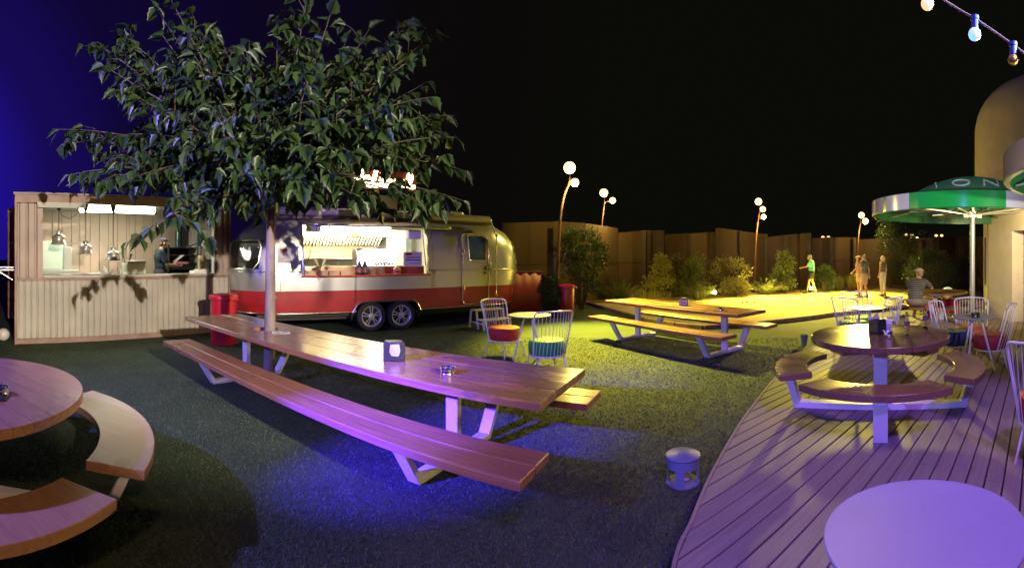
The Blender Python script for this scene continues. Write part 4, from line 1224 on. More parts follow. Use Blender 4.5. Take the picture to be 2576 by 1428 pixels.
mb = MB(); mb.bar((ts(1085), 0.9, 2.82), (ts(1200), 0.9, 2.76), 0.5, 0.12); mb.build('roof_vent', M['trim'], car, bevel=0.03)

# serving hatch lid, propped open
hz0, hz1 = 2.46, 2.27
L0, L1 = 1.78, 4.92
def lidpt(s, w, o=0.0): return Vector((s, wall_y(hz0) - 0.02 - w, hz0 + (hz1 - hz0) * (w / 1.2) + o - 0.10 * (w / 1.2) * (1 - w / 1.2)))
out = [(L0 + 0.08, 0.0), (L1 - 0.08, 0.0), (L1, 0.15)] + [(L1 - 0.22 + 0.22 * math.cos(a), 0.98 + 0.22 * math.sin(a)) for a in [pi / 2 * k / 5 for k in range(6)]] + [(L0 + 0.22 - 0.22 * math.sin(a), 0.98 + 0.22 * math.cos(a)) for a in [pi / 2 * k / 5 for k in range(6)]] + [(L0, 0.15)]
mb = MB(); n = len(out)
mb.add([lidpt(s, w, 0.0) for s, w in out] + [lidpt(s, w, 0.035) for s, w in out], [tuple(range(n - 1, -1, -1)), tuple(range(n, 2 * n))] + [(k, (k + 1) % n, n + (k + 1) % n, n + k) for k in range(n)])
lid = mb.build('hatch_lid', mat('hatch_lid_metal', (0.55, 0.50, 0.40), 0.32, metal=0.4, var=0.08), car, smooth=False)
mb = MB(); mb.tube([lidpt(s, w, 0.0) for s, w in out[2:]], 0.016, 6); mb.build('lid_edge', M['trim'], lid)
mb = MB()
mb.tube([lidpt(2.15, 0.25, 0.0), (1.90, wall_y(1.75) - 0.03, 1.55)], [0.006, 0.012], 6); mb.tube([lidpt(4.55, 0.3, 0.0), (4.66, wall_y(1.6) - 0.03, 1.45)], [0.006, 0.012], 6)
mb.build('gas_strut', M['black'], car)
# frame of the opening, ledge
mb = MB()
for s in (1.81, 4.71): mb.tube([(s, wall_y(z) + 0.0, z) for z in (1.26, 1.6, 1.9, 2.1, 2.28, 2.38)], 0.022, 8)
mb.tube([(1.81, wall_y(2.38), 2.38), (4.71, wall_y(2.38), 2.38)], 0.02, 8)
mb.build('hatch_frame', M['trim'], car)
mb = MB(); mb.box((3.26, 0.02, 1.252), (2.98, 0.30, 0.03)); mb.build('serving_ledge', mat('red_ledge', (0.50, 0.05, 0.03), 0.28, var=0.08), car, bevel=0.006)
mb = MB(); mb.box((3.26, 0.20, 1.35), (2.86, 0.02, 0.166)); mb.build('ledge_back', mat('steel_with_red_reflection', (0.62, 0.40, 0.26), 0.28, metal=0.85, var=0.25, scale=2), car)  # plain steel, with its red reflection put into the colour
mb = MB(); mb.box((4.22, 0.188, 1.35), (0.98, 0.006, 0.164)); mb.build('ledge_back_reflection', mat('painted_red_reflection', (0.40, 0.06, 0.04), 0.3, var=0.2, scale=3), car)  # sheet coloured as the stronger red reflection in the steel
mb = MB(); mb.box((3.26, 0.48, 1.44), (2.9, 0.58, 0.02)); mb.build('worktop', M['steel'], car)
# inside: lining
mb = MB()
IX0, IX1, IY1 = 1.45, 5.30, 2.05
mb.add([(IX0, 0.15, 0.6), (IX0, IY1, 0.6), (IX0, IY1, 2.40), (IX0, 0.45, 2.40)], [(0, 1, 2, 3)])
mb.add([(IX0, IY1, 0.6), (4.18, IY1, 0.6), (4.18, IY1, 2.40), (IX0, IY1, 2.40)], [(0, 1, 2, 3)])
mb.add([(IX0, 0.40, 2.44), (IX1, 0.40, 2.44), (IX1, IY1, 2.40), (IX0, IY1, 2.40)], [(0, 1, 2, 3)])
mb.build('lining', M['warmwall'], car, smooth=False)
mb = MB()
mb.add([(4.18, IY1 - 0.005, 0.6), (IX1, IY1 - 0.005, 0.6), (IX1, IY1 - 0.005, 2.40), (4.18, IY1 - 0.005, 2.40)], [(0, 1, 2, 3)])
mb.add([(IX1, 0.15, 0.6), (IX1, IY1, 0.6), (IX1, IY1, 2.40), (IX1, 0.45, 2.40)], [(0, 1, 2, 3)])
mb.add([(IX0, 0.2, 0.6), (IX1, 0.2, 0.6), (IX1, IY1, 0.6), (IX0, IY1, 0.6)], [(0, 1, 2, 3)])
mb.build('grey_lining', M['greywall'], car, smooth=False)
mb = MB(); mb.box((4.55, 1.75, 1.55), (0.55, 0.5, 1.6)); mb.build('fridge', mat('light_grey_cabinet', (0.55, 0.55, 0.50), 0.35, var=0.05), car, bevel=0.01)
mb = MB(); mb.box((5.0, 1.98, 1.7), (0.36, 0.03, 1.3)); mb.build('doorway_light', mat('pale_blue_panel', (0.55, 0.72, 0.74), 0.5, var=0.1), car)
# extractor hood with slanted filters, shelf
mb = MB()
mb.add([(1.5, 1.2, 2.38), (4.15, 1.2, 2.38), (4.15, 1.2, 2.16), (1.5, 1.2, 2.16), (1.5, 2.0, 1.95), (4.15, 2.0, 1.95), (4.15, 2.0, 2.38)], [(0, 1, 2, 3), (3, 2, 5, 4), (1, 6, 5, 2)])
mb.build('hood', M['steel'], car, smooth=False)
mb = MB()
for k in range(30):
    s = 1.6 + 0.083 * k; mb.box((s, 1.18 + 0.1, 2.06), (0.035, 0.03, 0.26), ry=0.35)
mb.build('hood_filter', M['trim'], car, bevel=0.006)
mb = MB(); mb.box((2.7, 1.75, 1.62), (2.5, 0.5, 0.03)); mb.box((2.7, 1.75, 1.40), (2.5, 0.55, 0.03)); mb.build('back_shelf', M['steel'], car)
# light fittings
M['lampface'] = emit_mat('warm_lamp_face', (1.0, 0.93, 0.70), 30)
for x0, x1 in ((828, 887), (922, 977)):
    dep = 0.42; s0, s1 = ts(x0, dep), ts(x1, dep); z0, z1 = tz((x0 + x1) / 2, 582, dep), tz((x0 + x1) / 2, 567, dep)
    mb = MB(); mb.box(((s0 + s1) / 2, dep, (z0 + z1) / 2), (s1 - s0, 0.05, z1 - z0)); f = mb.build('light_fitting', M['black'], car, bevel=0.012)
    mb = MB(); mb.box(((s0 + s1) / 2, dep - 0.028, (z0 + z1) / 2), (s1 - s0 - 0.03, 0.006, z1 - z0 - 0.02)); mb.build('lamp_face', M['lampface'], f)
M['tube'] = emit_mat('caravan_tube', (1.0, 0.82, 0.42), 25)
mb = MB(); mb.tube([(1.7, 0.75, 2.37), (4.1, 0.75, 2.37)], 0.02, 8); mb.build('ceiling_tube', M['tube'], car)
for x, y, w in ((788, 571, 34), (1040, 590, 34)):
    dep = 0.5; mb = MB(); mb.box((ts(x, dep), dep, tz(x, y, dep)), (w / 100, 0.16, 0.22)); mb.build('speaker', M['paper'], car, bevel=0.03, seg=3)
# display case with a curved front, on the worktop
cs0, cs1 = ts(893, 0.5), ts(990, 0.5)
prof = [(0.32, 1.455), (0.32, 1.62), (0.34, 1.74), (0.40, 1.81), (0.50, 1.84), (0.72, 1.84), (0.72, 1.455)]
mb = MB(); n = len(prof)
mb.add([(cs0, y, z) for y, z in prof] + [(cs1, y, z) for y, z in prof], [(k, k + 1, n + k + 1, n + k) for k in range(n - 1)])
mb.build('display_case', emit_mat('lit_display_glass', (1.0, 0.97, 0.82), 3.0), car, angle=50)
mb = MB(); mb.add([(cs0 - 0.005, y, z) for y, z in prof], [tuple(range(n))]); mb.add([(cs1 + 0.005, y, z) for y, z in prof], [tuple(range(n))])
mb.tube([(cs0 - 0.01, 0.32, 1.455), (cs0 - 0.01, 0.32, 1.72)], 0.012, 6); mb.tube([(cs0 - 0.03, 0.30, 1.82), (cs0 + 0.10, 0.30, 1.84)], 0.03, 6)
mb.build('case_side', M['steel'], car)
mb = MB()
rr = random.Random(3)
for k in range(26): mb.ellipsoid((rr.uniform(cs0 + 0.3, cs1 - 0.1), 0.312, rr.uniform(1.47, 1.52)), (0.025, 0.01, 0.018), 8, 5)
mb.build('food', mat('bread_rolls', (0.45, 0.22, 0.05), 0.7, var=0.3, scale=20), car)
mb = MB(); mb.lathe([(0, 1.455), (0.06, 1.455), (0.16, 1.62), (0.165, 1.63), (0.15, 1.63), (0.05, 1.47), (0, 1.47)], 24, c=(ts(805, .5), 0.5, 0)); mb.build('mixing_bowl', M['steel'], car)
lamp('AREA', 'caravan_light_a', tuple(Matrix.Translation(troot) @ Matrix.Rotation(TPH, 4, 'Z') @ Vector((2.4, 0.85, 2.34))), 330, (1.0, 0.80, 0.36), tuple(Matrix.Translation(troot) @ Matrix.Rotation(TPH, 4, 'Z') @ Vector((2.4, 2.6, 0.6))), (1.6, 0.5))
lamp('AREA', 'caravan_light_b', tuple(Matrix.Translation(troot) @ Matrix.Rotation(TPH, 4, 'Z') @ Vector((4.2, 0.85, 2.34))), 60, (1.0, 0.84, 0.46), tuple(Matrix.Translation(troot) @ Matrix.Rotation(TPH, 4, 'Z') @ Vector((4.2, 2.6, 0.6))), (1.0, 0.5))
# kitchen seen through the left end window
mb = MB(); mb.box((1.05, 1.0, 1.86), (0.5, 0.03, 0.16)); mb.box((0.95, 1.06, 1.62), (0.9, 0.02, 0.7)); mb.build('control_panel', M['steel'], car)
mb = MB()
for dx in (-0.1, 0.08): mb.ellipsoid((1.05 + dx, 0.975, 1.86), (0.035, 0.02, 0.035), 12, 8)
mb.build('knob', M['chrome'], car)
mb = MB(); mb.tube([(1.15, 0.7, 1.40), (1.15, 0.7, 1.58), (1.15, 0.7, 1.62), (1.15, 0.7, 1.72)], [0.04, 0.04, 0.015, 0.015], 12); mb.build('oil_bottle', mat('yellow_bottle', (0.6, 0.45, 0.15), 0.3), car)
mb = MB(); mb.box((0.95, 0.7, 1.385), (1.0, 0.7, 0.02)); mb.build('window_shelf', M['steel'], car)
mb = MB()
for k in range(7): mb.lathe([(0, 0), (0.10, 0), (0.11, 0.02), (0, 0.025)], 20, c=(0.82, 0.55, 1.40 + 0.036 * k))
mb.build('plate_stack', mat('brown_plates', (0.28, 0.15, 0.10), 0.4), car)
lamp('POINT', 'caravan_window_lamp', tuple(Matrix.Translation(troot) @ Matrix.Rotation(TPH, 4, 'Z') @ Vector((0.9, 0.6, 2.2))), 4, (0.9, 0.95, 1.0), None, 0.05)

# poster on the skin left of the hatch
def on_wall(s, dep, z): return Vector((s, dep, z))
s0, s1 = ts(698), ts(752); z0, z1 = 1.53, 1.88
mb = MB(); mb.box(((s0 + s1) / 2, wall_y(1.7) - 0.018, (z0 + z1) / 2), (s1 - s0, 0.02, z1 - z0)); poster = mb.build('poster', mat('poster_film', (0.45, 0.42, 0.38), 0.15, var=0.15, scale=6, coat=0.5), car, bevel=0.004)
mb = MB(); mb.box((s0 + 0.13, wall_y(1.7) - 0.031, z1 - 0.07), (0.16, 0.004, 0.06), ry=-0.1); mb.build('badge', M['red'], poster, bevel=0.002)
mb = MB(); rr = random.Random(9)
for k in range(6):
    mb.box((s0 + 0.25, wall_y(1.7) - 0.030, z1 - 0.14 - 0.028 * k), (0.34 * rr.uniform(0.5, 1), 0.002, 0.010))
mb.build('printing', M['paper'], poster, smooth=False)

# things standing on the ledge and worktop: each its own
TM = Matrix.Translation(troot) @ Matrix.Rotation(TPH, 4, 'Z')
def tl(s, y, z): return TM @ Vector((s, y, z))
M['card'] = mat('cardboard', (0.55, 0.40, 0.22), 0.8, var=0.1)
xs = (763, 795, 824, 853, 881)
for k in range(4):
    s0, s1 = ts(xs[k]) + 0.02, ts(xs[k + 1])
    t = thing('food_box', tl((s0 + s1) / 2, 0.04, 1.268), TPH, ('leftmost', 'second', 'third', 'rightmost')[k] + ' of the four open cardboard trays on the caravan ledge', 'food box', 'cardboard trays on the caravan ledge')
    mb = MB(); w = (s1 - s0) / 2 - 0.008; h = 0.095
    for q in (-1, 1):
        mb.box((q * w, 0, h / 2), (0.006, 0.19, h)); mb.box((0, q * 0.095, h / 2), (2 * w + 0.006, 0.006, h))
    mb.box((0, 0, 0.003), (2 * w, 0.18, 0.006)); mb.build('tray', M['card'], t, smooth=False)
    mb = MB(); mb.box((0, 0, h - 0.01), (2 * w - 0.02, 0.16, 0.004), rz=0.05); mb.build('wrapping', M['paper'], t)
for k, x in enumerate((905, 919)):
    t = thing('sauce_bottle', tl(ts(x), 0.03, 1.268), 0, ('left', 'right')[k] + ' one of the two black sauce bottles on the caravan ledge', 'sauce bottle', 'sauce bottles on the caravan ledge')
    mb = MB(); mb.lathe([(0, 0), (0.05, 0), (0.055, 0.02), (0.055, 0.20), (0.03, 0.25), (0.028, 0.29), (0, 0.295)], 20); mb.build('flask', M['black'], t)
    mb = MB(); mb.lathe([(0.012, 0.295), (0.006, 0.34), (0, 0.342)], 12); mb.build('nozzle', M['black'], t)
    mb = MB(); mb.lathe([(0.056, 0.05), (0.0565, 0.05), (0.0565, 0.15), (0.056, 0.15)], 20); mb.build('sticker', mat('dark_pink_sticker', (0.25, 0.10, 0.09), 0.5), t)
for k, x in enumerate((934, 958)):
    t = thing('cutlery_cup', tl(ts(x), 0.03, 1.268), 0, ('cup full of wooden forks on the caravan ledge', 'cup with a few stirrers beside the burger figure on the ledge')[k], 'cup', 'cutlery cups on the caravan ledge')
    mb = MB(); mb.lathe([(0, 0), (0.038, 0), (0.055, 0.115), (0.06, 0.118), (0.052, 0.118), (0.036, 0.01), (0, 0.01)], 24); mb.build('cup_body', M['steel'], t)
    mb = MB(); rr = random.Random(k)
    for j in range((9, 3)[k]): a = rr.uniform(0, 6.3); mb.bar((0.02 * math.cos(a), 0.02 * math.sin(a), 0.03), (0.06 * math.cos(a), 0.05 * math.sin(a), 0.20 + rr.uniform(-0.03, 0.01)), 0.016, 0.003)
    mb.build('forks', M['card'], t, smooth=False)
t = thing('burger_figure', tl(ts(1003) - 0.03, 0.03, 1.268), 0, 'shiny orange model hamburger on the caravan ledge', 'model burger')
MB().lathe([(0, 0), (0.085, 0), (0.09, 0.02), (0.085, 0.04), (0, 0.04)], 28).build('bottom_bun', mat('bun', (0.6, 0.25, 0.08), 0.3), t)
MB().lathe([(0, 0.041), (0.09, 0.041), (0.098, 0.06), (0.092, 0.085), (0, 0.086)], 28).build('filling', mat('patty', (0.30, 0.05, 0.03), 0.4, var=0.3, scale=30), t)
MB().lathe([(0, 0.087), (0.088, 0.087), (0.092, 0.10), (0.08, 0.14), (0.05, 0.165), (0, 0.175)], 28).build('top_bun', mat('bun_top', (0.66, 0.30, 0.10), 0.25), t)
t = thing('price_sign', tl((ts(1015, .3) + ts(1061, .3)) / 2, 0.30, 1.455), TPH, 'white sign with a red badge standing on the caravan worktop', 'sign')
w = (ts(1061, .3) - ts(1015, .3)); mb = MB(); mb.box((0, 0, 0.16), (w, 0.02, 0.32)); mb.build('board', mat('white_sign', (0.75, 0.66, 0.60), 0.5, var=0.03), t, bevel=0.003)
MB().box((-w * 0.22, -0.013, 0.27), (0.16, 0.004, 0.06)).build('badge', M['red'], t, bevel=0.002)
mb = MB(); rr = random.Random(12)
for row, (zz, hh) in enumerate(((0.19, 0.028), (0.13, 0.032), (0.05, 0.014))):
    x = -w * (0.36, 0.38, 0.2)[row]
    while x < w * (0.40, 0.40, 0.28)[row]:
        wd = rr.uniform(0.012, 0.03); mb.box((x + wd / 2, -0.0115, zz), (wd * 0.8, 0.002, hh)); x += wd
mb.build('lettering', M['ink'], t, smooth=False)

# sign box of glowing letters on the roof
t = thing('neon_sign', tl(ts(960, .5), 0.5, 0), TPH, 'red roof sign with glowing script letters, half hidden by the tree leaves', 'neon sign')
zc = tz(960, 452, 0.5)
mb = MB(); mb.box((0.05, 0.06, zc), (1.70, 0.10, 0.48)); mb.build('sign_box', mat('red_sign_box', (0.12, 0.006, 0.006), 0.5), t, bevel=0.02)
for x in (-0.55, 0.62):
    mb = MB(); mb.box((x, 0.08, (2.70 + zc - 0.27) / 2), (0.06, 0.05, zc - 0.27 - 2.70)); mb.build('support', M['trim'], t)
mb = MB(); mb.box((0.0, 0.16, 2.93), (0.9, 0.05, 0.38)); mb.build('back_plate', M['alu_shade'], t)
M['neon'] = emit_mat('neon_white', (1.0, 0.80, 0.42), 9)
def stroke(pts): return [(x, -0.012, zc + z) for x, z in pts]
mb = MB()
strokes = [[(-0.72, -0.12), (-0.74, 0.05), (-0.62, 0.20), (-0.50, 0.18), (-0.52, 0.02), (-0.66, -0.02)], [(-0.45, -0.10), (-0.36, 0.05), (-0.30, -0.02), (-0.36, -0.12), (-0.24, -0.12), (-0.14, 0.20)],
           [(-0.14, 0.20), (-0.20, -0.12), (-0.05, -0.10), (0.02, 0.18)], [(0.02, 0.18), (0.0, -0.12), (0.12, -0.13)], [(0.14, -0.05), (0.24, -0.02), (0.20, -0.14), (0.12, -0.12), (0.30, -0.13), (0.38, 0.02)],
           [(0.42, -0.14), (0.45, 0.0), (0.55, -0.02), (0.55, -0.15)], [(0.62, -0.14), (0.70, 0.16), (0.76, 0.10), (0.72, -0.12), (0.84, -0.12)]]
for s in strokes:
    s2 = catmull([Vector(p) for p in s], 5); mb.tube(stroke([(p.x, p.y) for p in s2]), 0.048, 8)
mb.build('letters', M['neon'], t)

# steps at the door, red tarpaulin fence, bins
t = thing('step_stool', TM @ Vector((ts(1196) + 0.0, -0.66, 0)), TPH, 'white two-tread step stool below the caravan door', 'step stool')
M['cream'] = mat('cream_plastic', (0.62, 0.58, 0.48), 0.55, var=0.1, scale=6)
for z, y, d in ((0.42, 0.12, 0.24), (0.22, -0.16, 0.26)):
    MB().box((0, y, z), (0.80, d, 0.03)).build('tread', M['cream'], t, bevel=0.006)
for sx in (-1, 1):
    mb = MB(); x = sx * 0.37
    mb.bar((x, 0.26, 0.40), (x, 0.34, 0.0), 0.045, 0.04); mb.bar((x, 0.02, 0.40), (x, -0.05, 0.0), 0.045, 0.04); mb.bar((x, -0.26, 0.205), (x, -0.30, 0.0), 0.045, 0.04); mb.bar((x, 0.30, 0.14), (x, -0.28, 0.14), 0.03, 0.03)
    mb.build('side_frame', M['cream'], t, bevel=0.004)
M['tarp'] = mat('red_tarpaulin', (0.33, 0.035, 0.015), 0.5, var=0.25, scale=2.2, bump=0.3, bscale=4)
a = Q(1282, 684, 12.4); b = Q(1362, 686, 12.7)
t = thing('windbreak', (0, 0, 0), 0, 'red tarpaulin windbreak stretched to the right of the caravan', 'windbreak')
mb = MB(); n = 20; vs = []
for j in range(2):
    for i in range(n + 1):
        p = a.lerp(b, i / n); wv = 0.006 * math.sin(i * 1.1)
        vs.append((p.x, p.y + wv, a.z - 0.03 if j else 0.03))
mb.add(vs, [(i, i + 1, n + 2 + i, n + 1 + i) for i in range(n)]); o = mb.build('cloth', M['tarp'], t)
sm = o.modifiers.new('thick', 'SOLIDIFY'); sm.thickness = 0.012
mb = MB(); mb.tube([(a.x, a.y, a.z), (b.x, b.y, a.z)], 0.022, 8); mb.build('top_rail', M['rust'], t)
for p in (a, b): MB().tube([(p.x, p.y, 0), (p.x, p.y, a.z)], 0.02, 8).build('post', M['rust'], t)

def bin_(loc, label, h, r):
    t = thing('waste_bin', loc, 0.3, label, 'waste bin', 'red waste bins')
    mb = MB(); mb.lathe([(0, 0.01), (r * 0.86, 0.01), (r * 0.88, 0.03), (r * 0.93, h * 0.86), (r * 0.97, h * 0.87), (r * 0.97, h * 0.90), (0, h * 0.90)], 40); mb.build('barrel', M['redbin'], t, angle=40)
    mb = MB(); mb.lathe([(r * 1.0, h * 0.885), (r * 1.04, h * 0.89), (r * 1.05, h * 0.93), (r * 0.98, h * 0.965), (r * 0.5, h * 0.99), (0, h)], 40); mb.build('lid', M['redbin'], t, angle=50)
    mb = MB(); mb.bar((r * 0.7, -r * 0.8, h * 0.89), (r * 1.15, -r * 0.25, h * 0.89), 0.05, 0.05); mb.build('handle', M['redbin'], t, bevel=0.01)
    return t
p = G(562, 866, 0)
bin_((p.x, p.y, 0), 'red round lidded waste bin between the corrugated kiosk and the caravan', 0.98, 0.27)
p = Q(1425, 715, 12.9)
bin_((p.x, p.y, 0), 'red round lidded waste bin beside the lamp pole and the dark shrub', 0.90, 0.235)

# ------------------------------------------------------------------ corrugated kiosk
KD = 8.785; KPH = R(67.5)
def ks(x, dep=0.0): return (KD + dep) * math.tan((x - UC) / FP + KPH)
def kz(x, y, dep=0.0): return EYE + (VH - y) * ((KD + dep) / math.cos((x - UC) / FP + KPH)) / FP
kroot = Vector((-KD * math.sin(KPH), KD * math.cos(KPH), 0))
KM = Matrix.Translation(kroot) @ Matrix.Rotation(KPH, 4, 'Z')
kio = thing('kiosk', kroot, KPH, 'pale corrugated kiosk with an open lit serving window and three heat lamps', 'kiosk')
M['corr'] = mat('beige_corrugated_sheet', (0.43, 0.41, 0.38), 0.55, var=0.14, scale=1.6, bump=0.05, bscale=60, detail=8)
M['corr2'] = mat('pinkish_corrugated_sheet', (0.40, 0.32, 0.29), 0.55, var=0.14, scale=1.6)
K0, K1, KH, KC, KW = 0.90, 5.60, 2.86, 1.29, 2.3
def corr(mb, s0, s1, z0, z1, y=0.0, pitch=0.125, dep=0.028, alongy=False, x=0.0):
    n = max(1, round((s1 - s0) / pitch)); p = (s1 - s0) / n; pts = []
    for k in range(n):
        b = s0 + k * p
        pts += [(b, 0), (b + p * 0.12, dep), (b + p * 0.26, dep), (b + p * 0.38, 0)]
    pts.append((s1, 0))
    vs = []
    for z in (z0, z1):
        for s, d in pts: vs.append((x + d, s, z) if alongy else (s, y + d, z))
    m = len(pts); mb.add(vs, [(i, i + 1, m + i + 1, m + i) for i in range(m - 1)])
W0, W1 = ks(108), ks(537)
mb = MB(); corr(mb, K0 + 0.05, K1 - 0.05, 0.10, KC - 0.06); mb.build('front_wall', M['corr'], kio, smooth=False)
mb = MB(); corr(mb, K0 + 0.05, W0, KC - 0.05, KH - 0.16, pitch=0.16, dep=0.05); corr(mb, W1 + 0.03, K1 - 0.05, KC - 0.05, KH - 0.16, pitch=0.16, dep=0.05); mb.build('side_panel', M['corr2'], kio, smooth=False)
mb = MB(); corr(mb, 0.02, KW, 0.1, KH - 0.16, alongy=True, x=K0 + 0.03); mb.v = [(x + 0.33 * y / KW, y, z) for x, y, z in mb.v]; corr(mb, 0.02, KW, 0.1, KH - 0.16, alongy=True, x=K1 - 0.05); mb.build('end_wall', M['corr2'], kio, smooth=False)
mb = MB()
mb.box(((K0 + K1) / 2, 0.0, 0.055), (K1 - K0, 0.08, 0.10)); mb.box((K0 + 0.025, 0, KH / 2), (0.05, 0.09, KH)); mb.box((K1 - 0.025, 0, KH / 2), (0.05, 0.09, KH)); mb.box(((K0 + K1) / 2, 0.0, KC - 0.055), (K1 - K0 - 0.1, 0.075, 0.05))
mb.box(((K0 + K1) / 2, 0.0, KH - 0.08), (K1 - K0, 0.094, 0.16))
mb.build('frame', mat('mauve_steel_frame', (0.30, 0.20, 0.18), 0.55, var=0.2, scale=4), kio, bevel=0.006)
mb = MB(); mb.prism([(K0 - 0.02, -0.06), (K1 + 0.02, -0.06), (K1 + 0.02, KW), (K0 + 0.35, KW)], KH + 0.002, KH + 0.04); mb.build('roof', mat('grey_roof', (0.28, 0.24, 0.24), 0.6, var=0.2), kio)
mb = MB(); mb.box(((W0 + W1) / 2 + 0.05, 0.06, KC - 0.005), (W1 - W0 + 0.1, 0.30, 0.035)); mb.build('counter', mat('grey_counter', (0.50, 0.50, 0.47), 0.35, var=0.08), kio, bevel=0.004)
mb = MB(); mb.box((W1 + 0.012, 0.03, (KC + KH - 0.16) / 2), (0.024, 0.10, KH - 0.16 - KC)); mb.build('window_jamb', M['white'], kio)
mb = MB(); mb.box((W0 + 0.35, -0.06, KH - 0.20), (0.95, 0.06, 0.10)); mb.build('shutter_box', M['greywall'], kio)
# interior
M['kwall'] = mat('beige_kitchen_panel', (0.40, 0.29, 0.22), 0.6, var=0.08, scale=2)
mb = MB(); dep = 2.1
sa = K0 + 0.42
k = 0
jw = 0.235
while sa < K1 - 0.12:
    sb = min(sa + jw, K1 - 0.1)
    for z0, z1 in ((0.3, 1.98), (2.0, KH - 0.05)):
        mb.box(((sa + sb) / 2, dep, (z0 + z1) / 2), (sb - sa - 0.011, 0.02, z1 - z0))
    sa = sb; k += 1
mb.build('back_wall', M['kwall'], kio, bevel=0.003, smooth=False)
mb = MB(); mb.box(((K0 + K1) / 2, dep + 0.02, 1.5), (K1 - K0 - 0.12, 0.016, 2.6)); mb.build('joint_backing', M['rust'], kio)
mb = MB()
for x in (330 - 25, 585 - 15 - 210 + 145): pass
for s in (ks(166 + 162, dep), ): mb.box((s - 0.0, dep - 0.03, 1.6), (0.07, 0.04, 2.5))
mb.box((ks(204, dep), dep - 0.025, 1.6), (0.07, 0.03, 2.5))
mb.box(((K0 + K1) / 2, dep - 0.018, 1.99), (K1 - K0 - 0.2, 0.016, 0.05)); mb.build('post', M['kwall'], kio)
mb = MB(); mb.add([(K0 + 0.1, 0.05, KH - 0.1), (K1 - 0.1, 0.05, KH - 0.1), (K1 - 0.1, dep, KH - 0.1), (K0 + 0.1, dep, KH - 0.1)], [(0, 1, 2, 3)])
mb.add([(K0 + 0.1, 0.05, 0.35), (K1 - 0.1, 0.05, 0.35), (K1 - 0.1, dep, 0.35), (K0 + 0.1, dep, 0.35)], [(0, 1, 2, 3)]); mb.build('ceiling_and_floor', M['greywall'], kio, smooth=False)
M['fluo'] = emit_mat('fluorescent_cover', (0.90, 1.0, 0.78), 12)
for x0, x1, y in ((200, 212, 524), (216, 284, 524), (290, 389, 527)):
    d_ = 0.55; s0, s1 = ks(x0, d_), ks(x1, d_); z = kz((x0 + x1) / 2, y, d_)
    mb = MB(); mb.tube([(s0, d_, z), (s0 + 0.02, d_, z), (s1 - 0.02, d_, z), (s1, d_, z)], [0.05, 0.085, 0.085, 0.05], 16); f = mb.build('light_diffuser', M['fluo'], kio)
    mb = MB(); mb.box(((s0 + s1) / 2, d_, z + 0.09), (s1 - s0, 0.14, 0.03)); mb.build('light_housing', M['white'], f)
mb = MB(); mb.tube([(ks(109, .5), 0.5, kz(109, 509, .5)), (ks(200, .5), 0.5, kz(200, 519, .5))], 0.022, 8); mb.build('light_rail', emit_mat('rail_light', (0.92, 1, 0.85), 2.0), kio)
kc = KM @ Vector((3.2, 0.7, KH - 0.35))
lamp('AREA', 'kiosk_light', tuple(kc), 62, (0.97, 1.0, 0.78), tuple(KM @ Vector((3.2, 1.2, 0))), (2.6, 0.4))
# fridge at the left, dark shelving and flue at the right, doorway gear
mb = MB(); d_ = 1.5; s0, s1 = K0 + 0.34, ks(156, d_); z0, z1 = 0.9, kz(130, 607, d_); mb.box(((s0 + s1) / 2, d_, (z0 + z1) / 2), (s1 - s0, 0.7, z1 - z0)); mb.box(((s0 + s1) / 2 - 0.04, d_ - 0.36, z0 + (z1 - z0) * 0.45), (s1 - s0 - 0.1, 0.03, 0.012)); mb.build('fridge', mat('pale_green_fridge', (0.42, 0.50, 0.42), 0.35, var=0.03), kio, bevel=0.015)
mb = MB(); s_ = ks(163, 0.8); mb.box((s_, 0.8, 1.62), (0.05, 0.05, 0.62)); mb.box((s_ + 0.08, 0.8, 1.60), (0.13, 0.05, 0.55)); mb.box((ks(140, .8), 0.8, 1.345), (0.95, 0.4, 0.08)); mb.build('slicer', M['greywall'], kio, bevel=0.01)
mb = MB(); d_ = 1.7
sA, sB = ks(414, d_), ks(503, d_)
for z in (1.05, kz(460, 688, d_), kz(460, 661, d_), kz(460, 642, d_), kz(460, 624, d_)):
    mb.box(((sA + sB) / 2, d_, z), (sB - sA, 0.5, 0.03))
for s in (sA, sB): mb.box((s, d_ - 0.24, 1.45), (0.04, 0.04, 1.0)); mb.box((s, d_ + 0.24, 1.45), (0.04, 0.04, 1.0))
mb.box(((sA + sB) / 2, d_ + 0.26, 1.4), (sB - sA, 0.02, 1.0)); mb.box(((sA + sB) / 2 - 0.1, d_, 1.42), (0.7, 0.4, 0.16)); mb.build('oven_rack', M['dark'], kio, bevel=0.004)
mb = MB(); s_ = ks(448, 1.9); mb.tube([(s_, 1.9, kz(448, 624, 1.9)), (s_, 1.9, KH - 0.12)], 0.075, 20); mb.build('flue', mat('dark_steel_flue', (0.12, 0.17, 0.19), 0.25, metal=0.9), kio)
mb = MB(); mb.box((ks(478, 1.95), 1.98, 1.9), (0.55, 0.16, 1.7)); mb.build('dark_cabinet', mat('dark_brown_cabinet', (0.05, 0.035, 0.03), 0.5), kio, bevel=0.01)
mb = MB(); s_ = ks(497, 1.2); mb.box((s_, 1.2, 2.0), (0.035, 0.05, 1.25)); mb.box((ks(515, 1.2), 1.2, 2.15), (0.40, 0.06, 0.48)); mb.bar((ks(470, 1.0), 1.0, 1.88), (ks(525, 1.0), 1.0, 2.12), 0.05, 0.03); mb.build('screen', mat('teal_screen', (0.06, 0.13, 0.13), 0.3), kio, bevel=0.006)
mb = MB(); mb.box((ks(507, .5), 0.5, 1.52), (0.16, 0.12, 0.34)); mb.ellipsoid((ks(505, .5), 0.42, 1.62), (0.09, 0.08, 0.07)); mb.build('spice_basket', mat('bread_colour', (0.45, 0.32, 0.16), 0.7, var=0.4, scale=18), kio, bevel=0.02)
mb = MB()
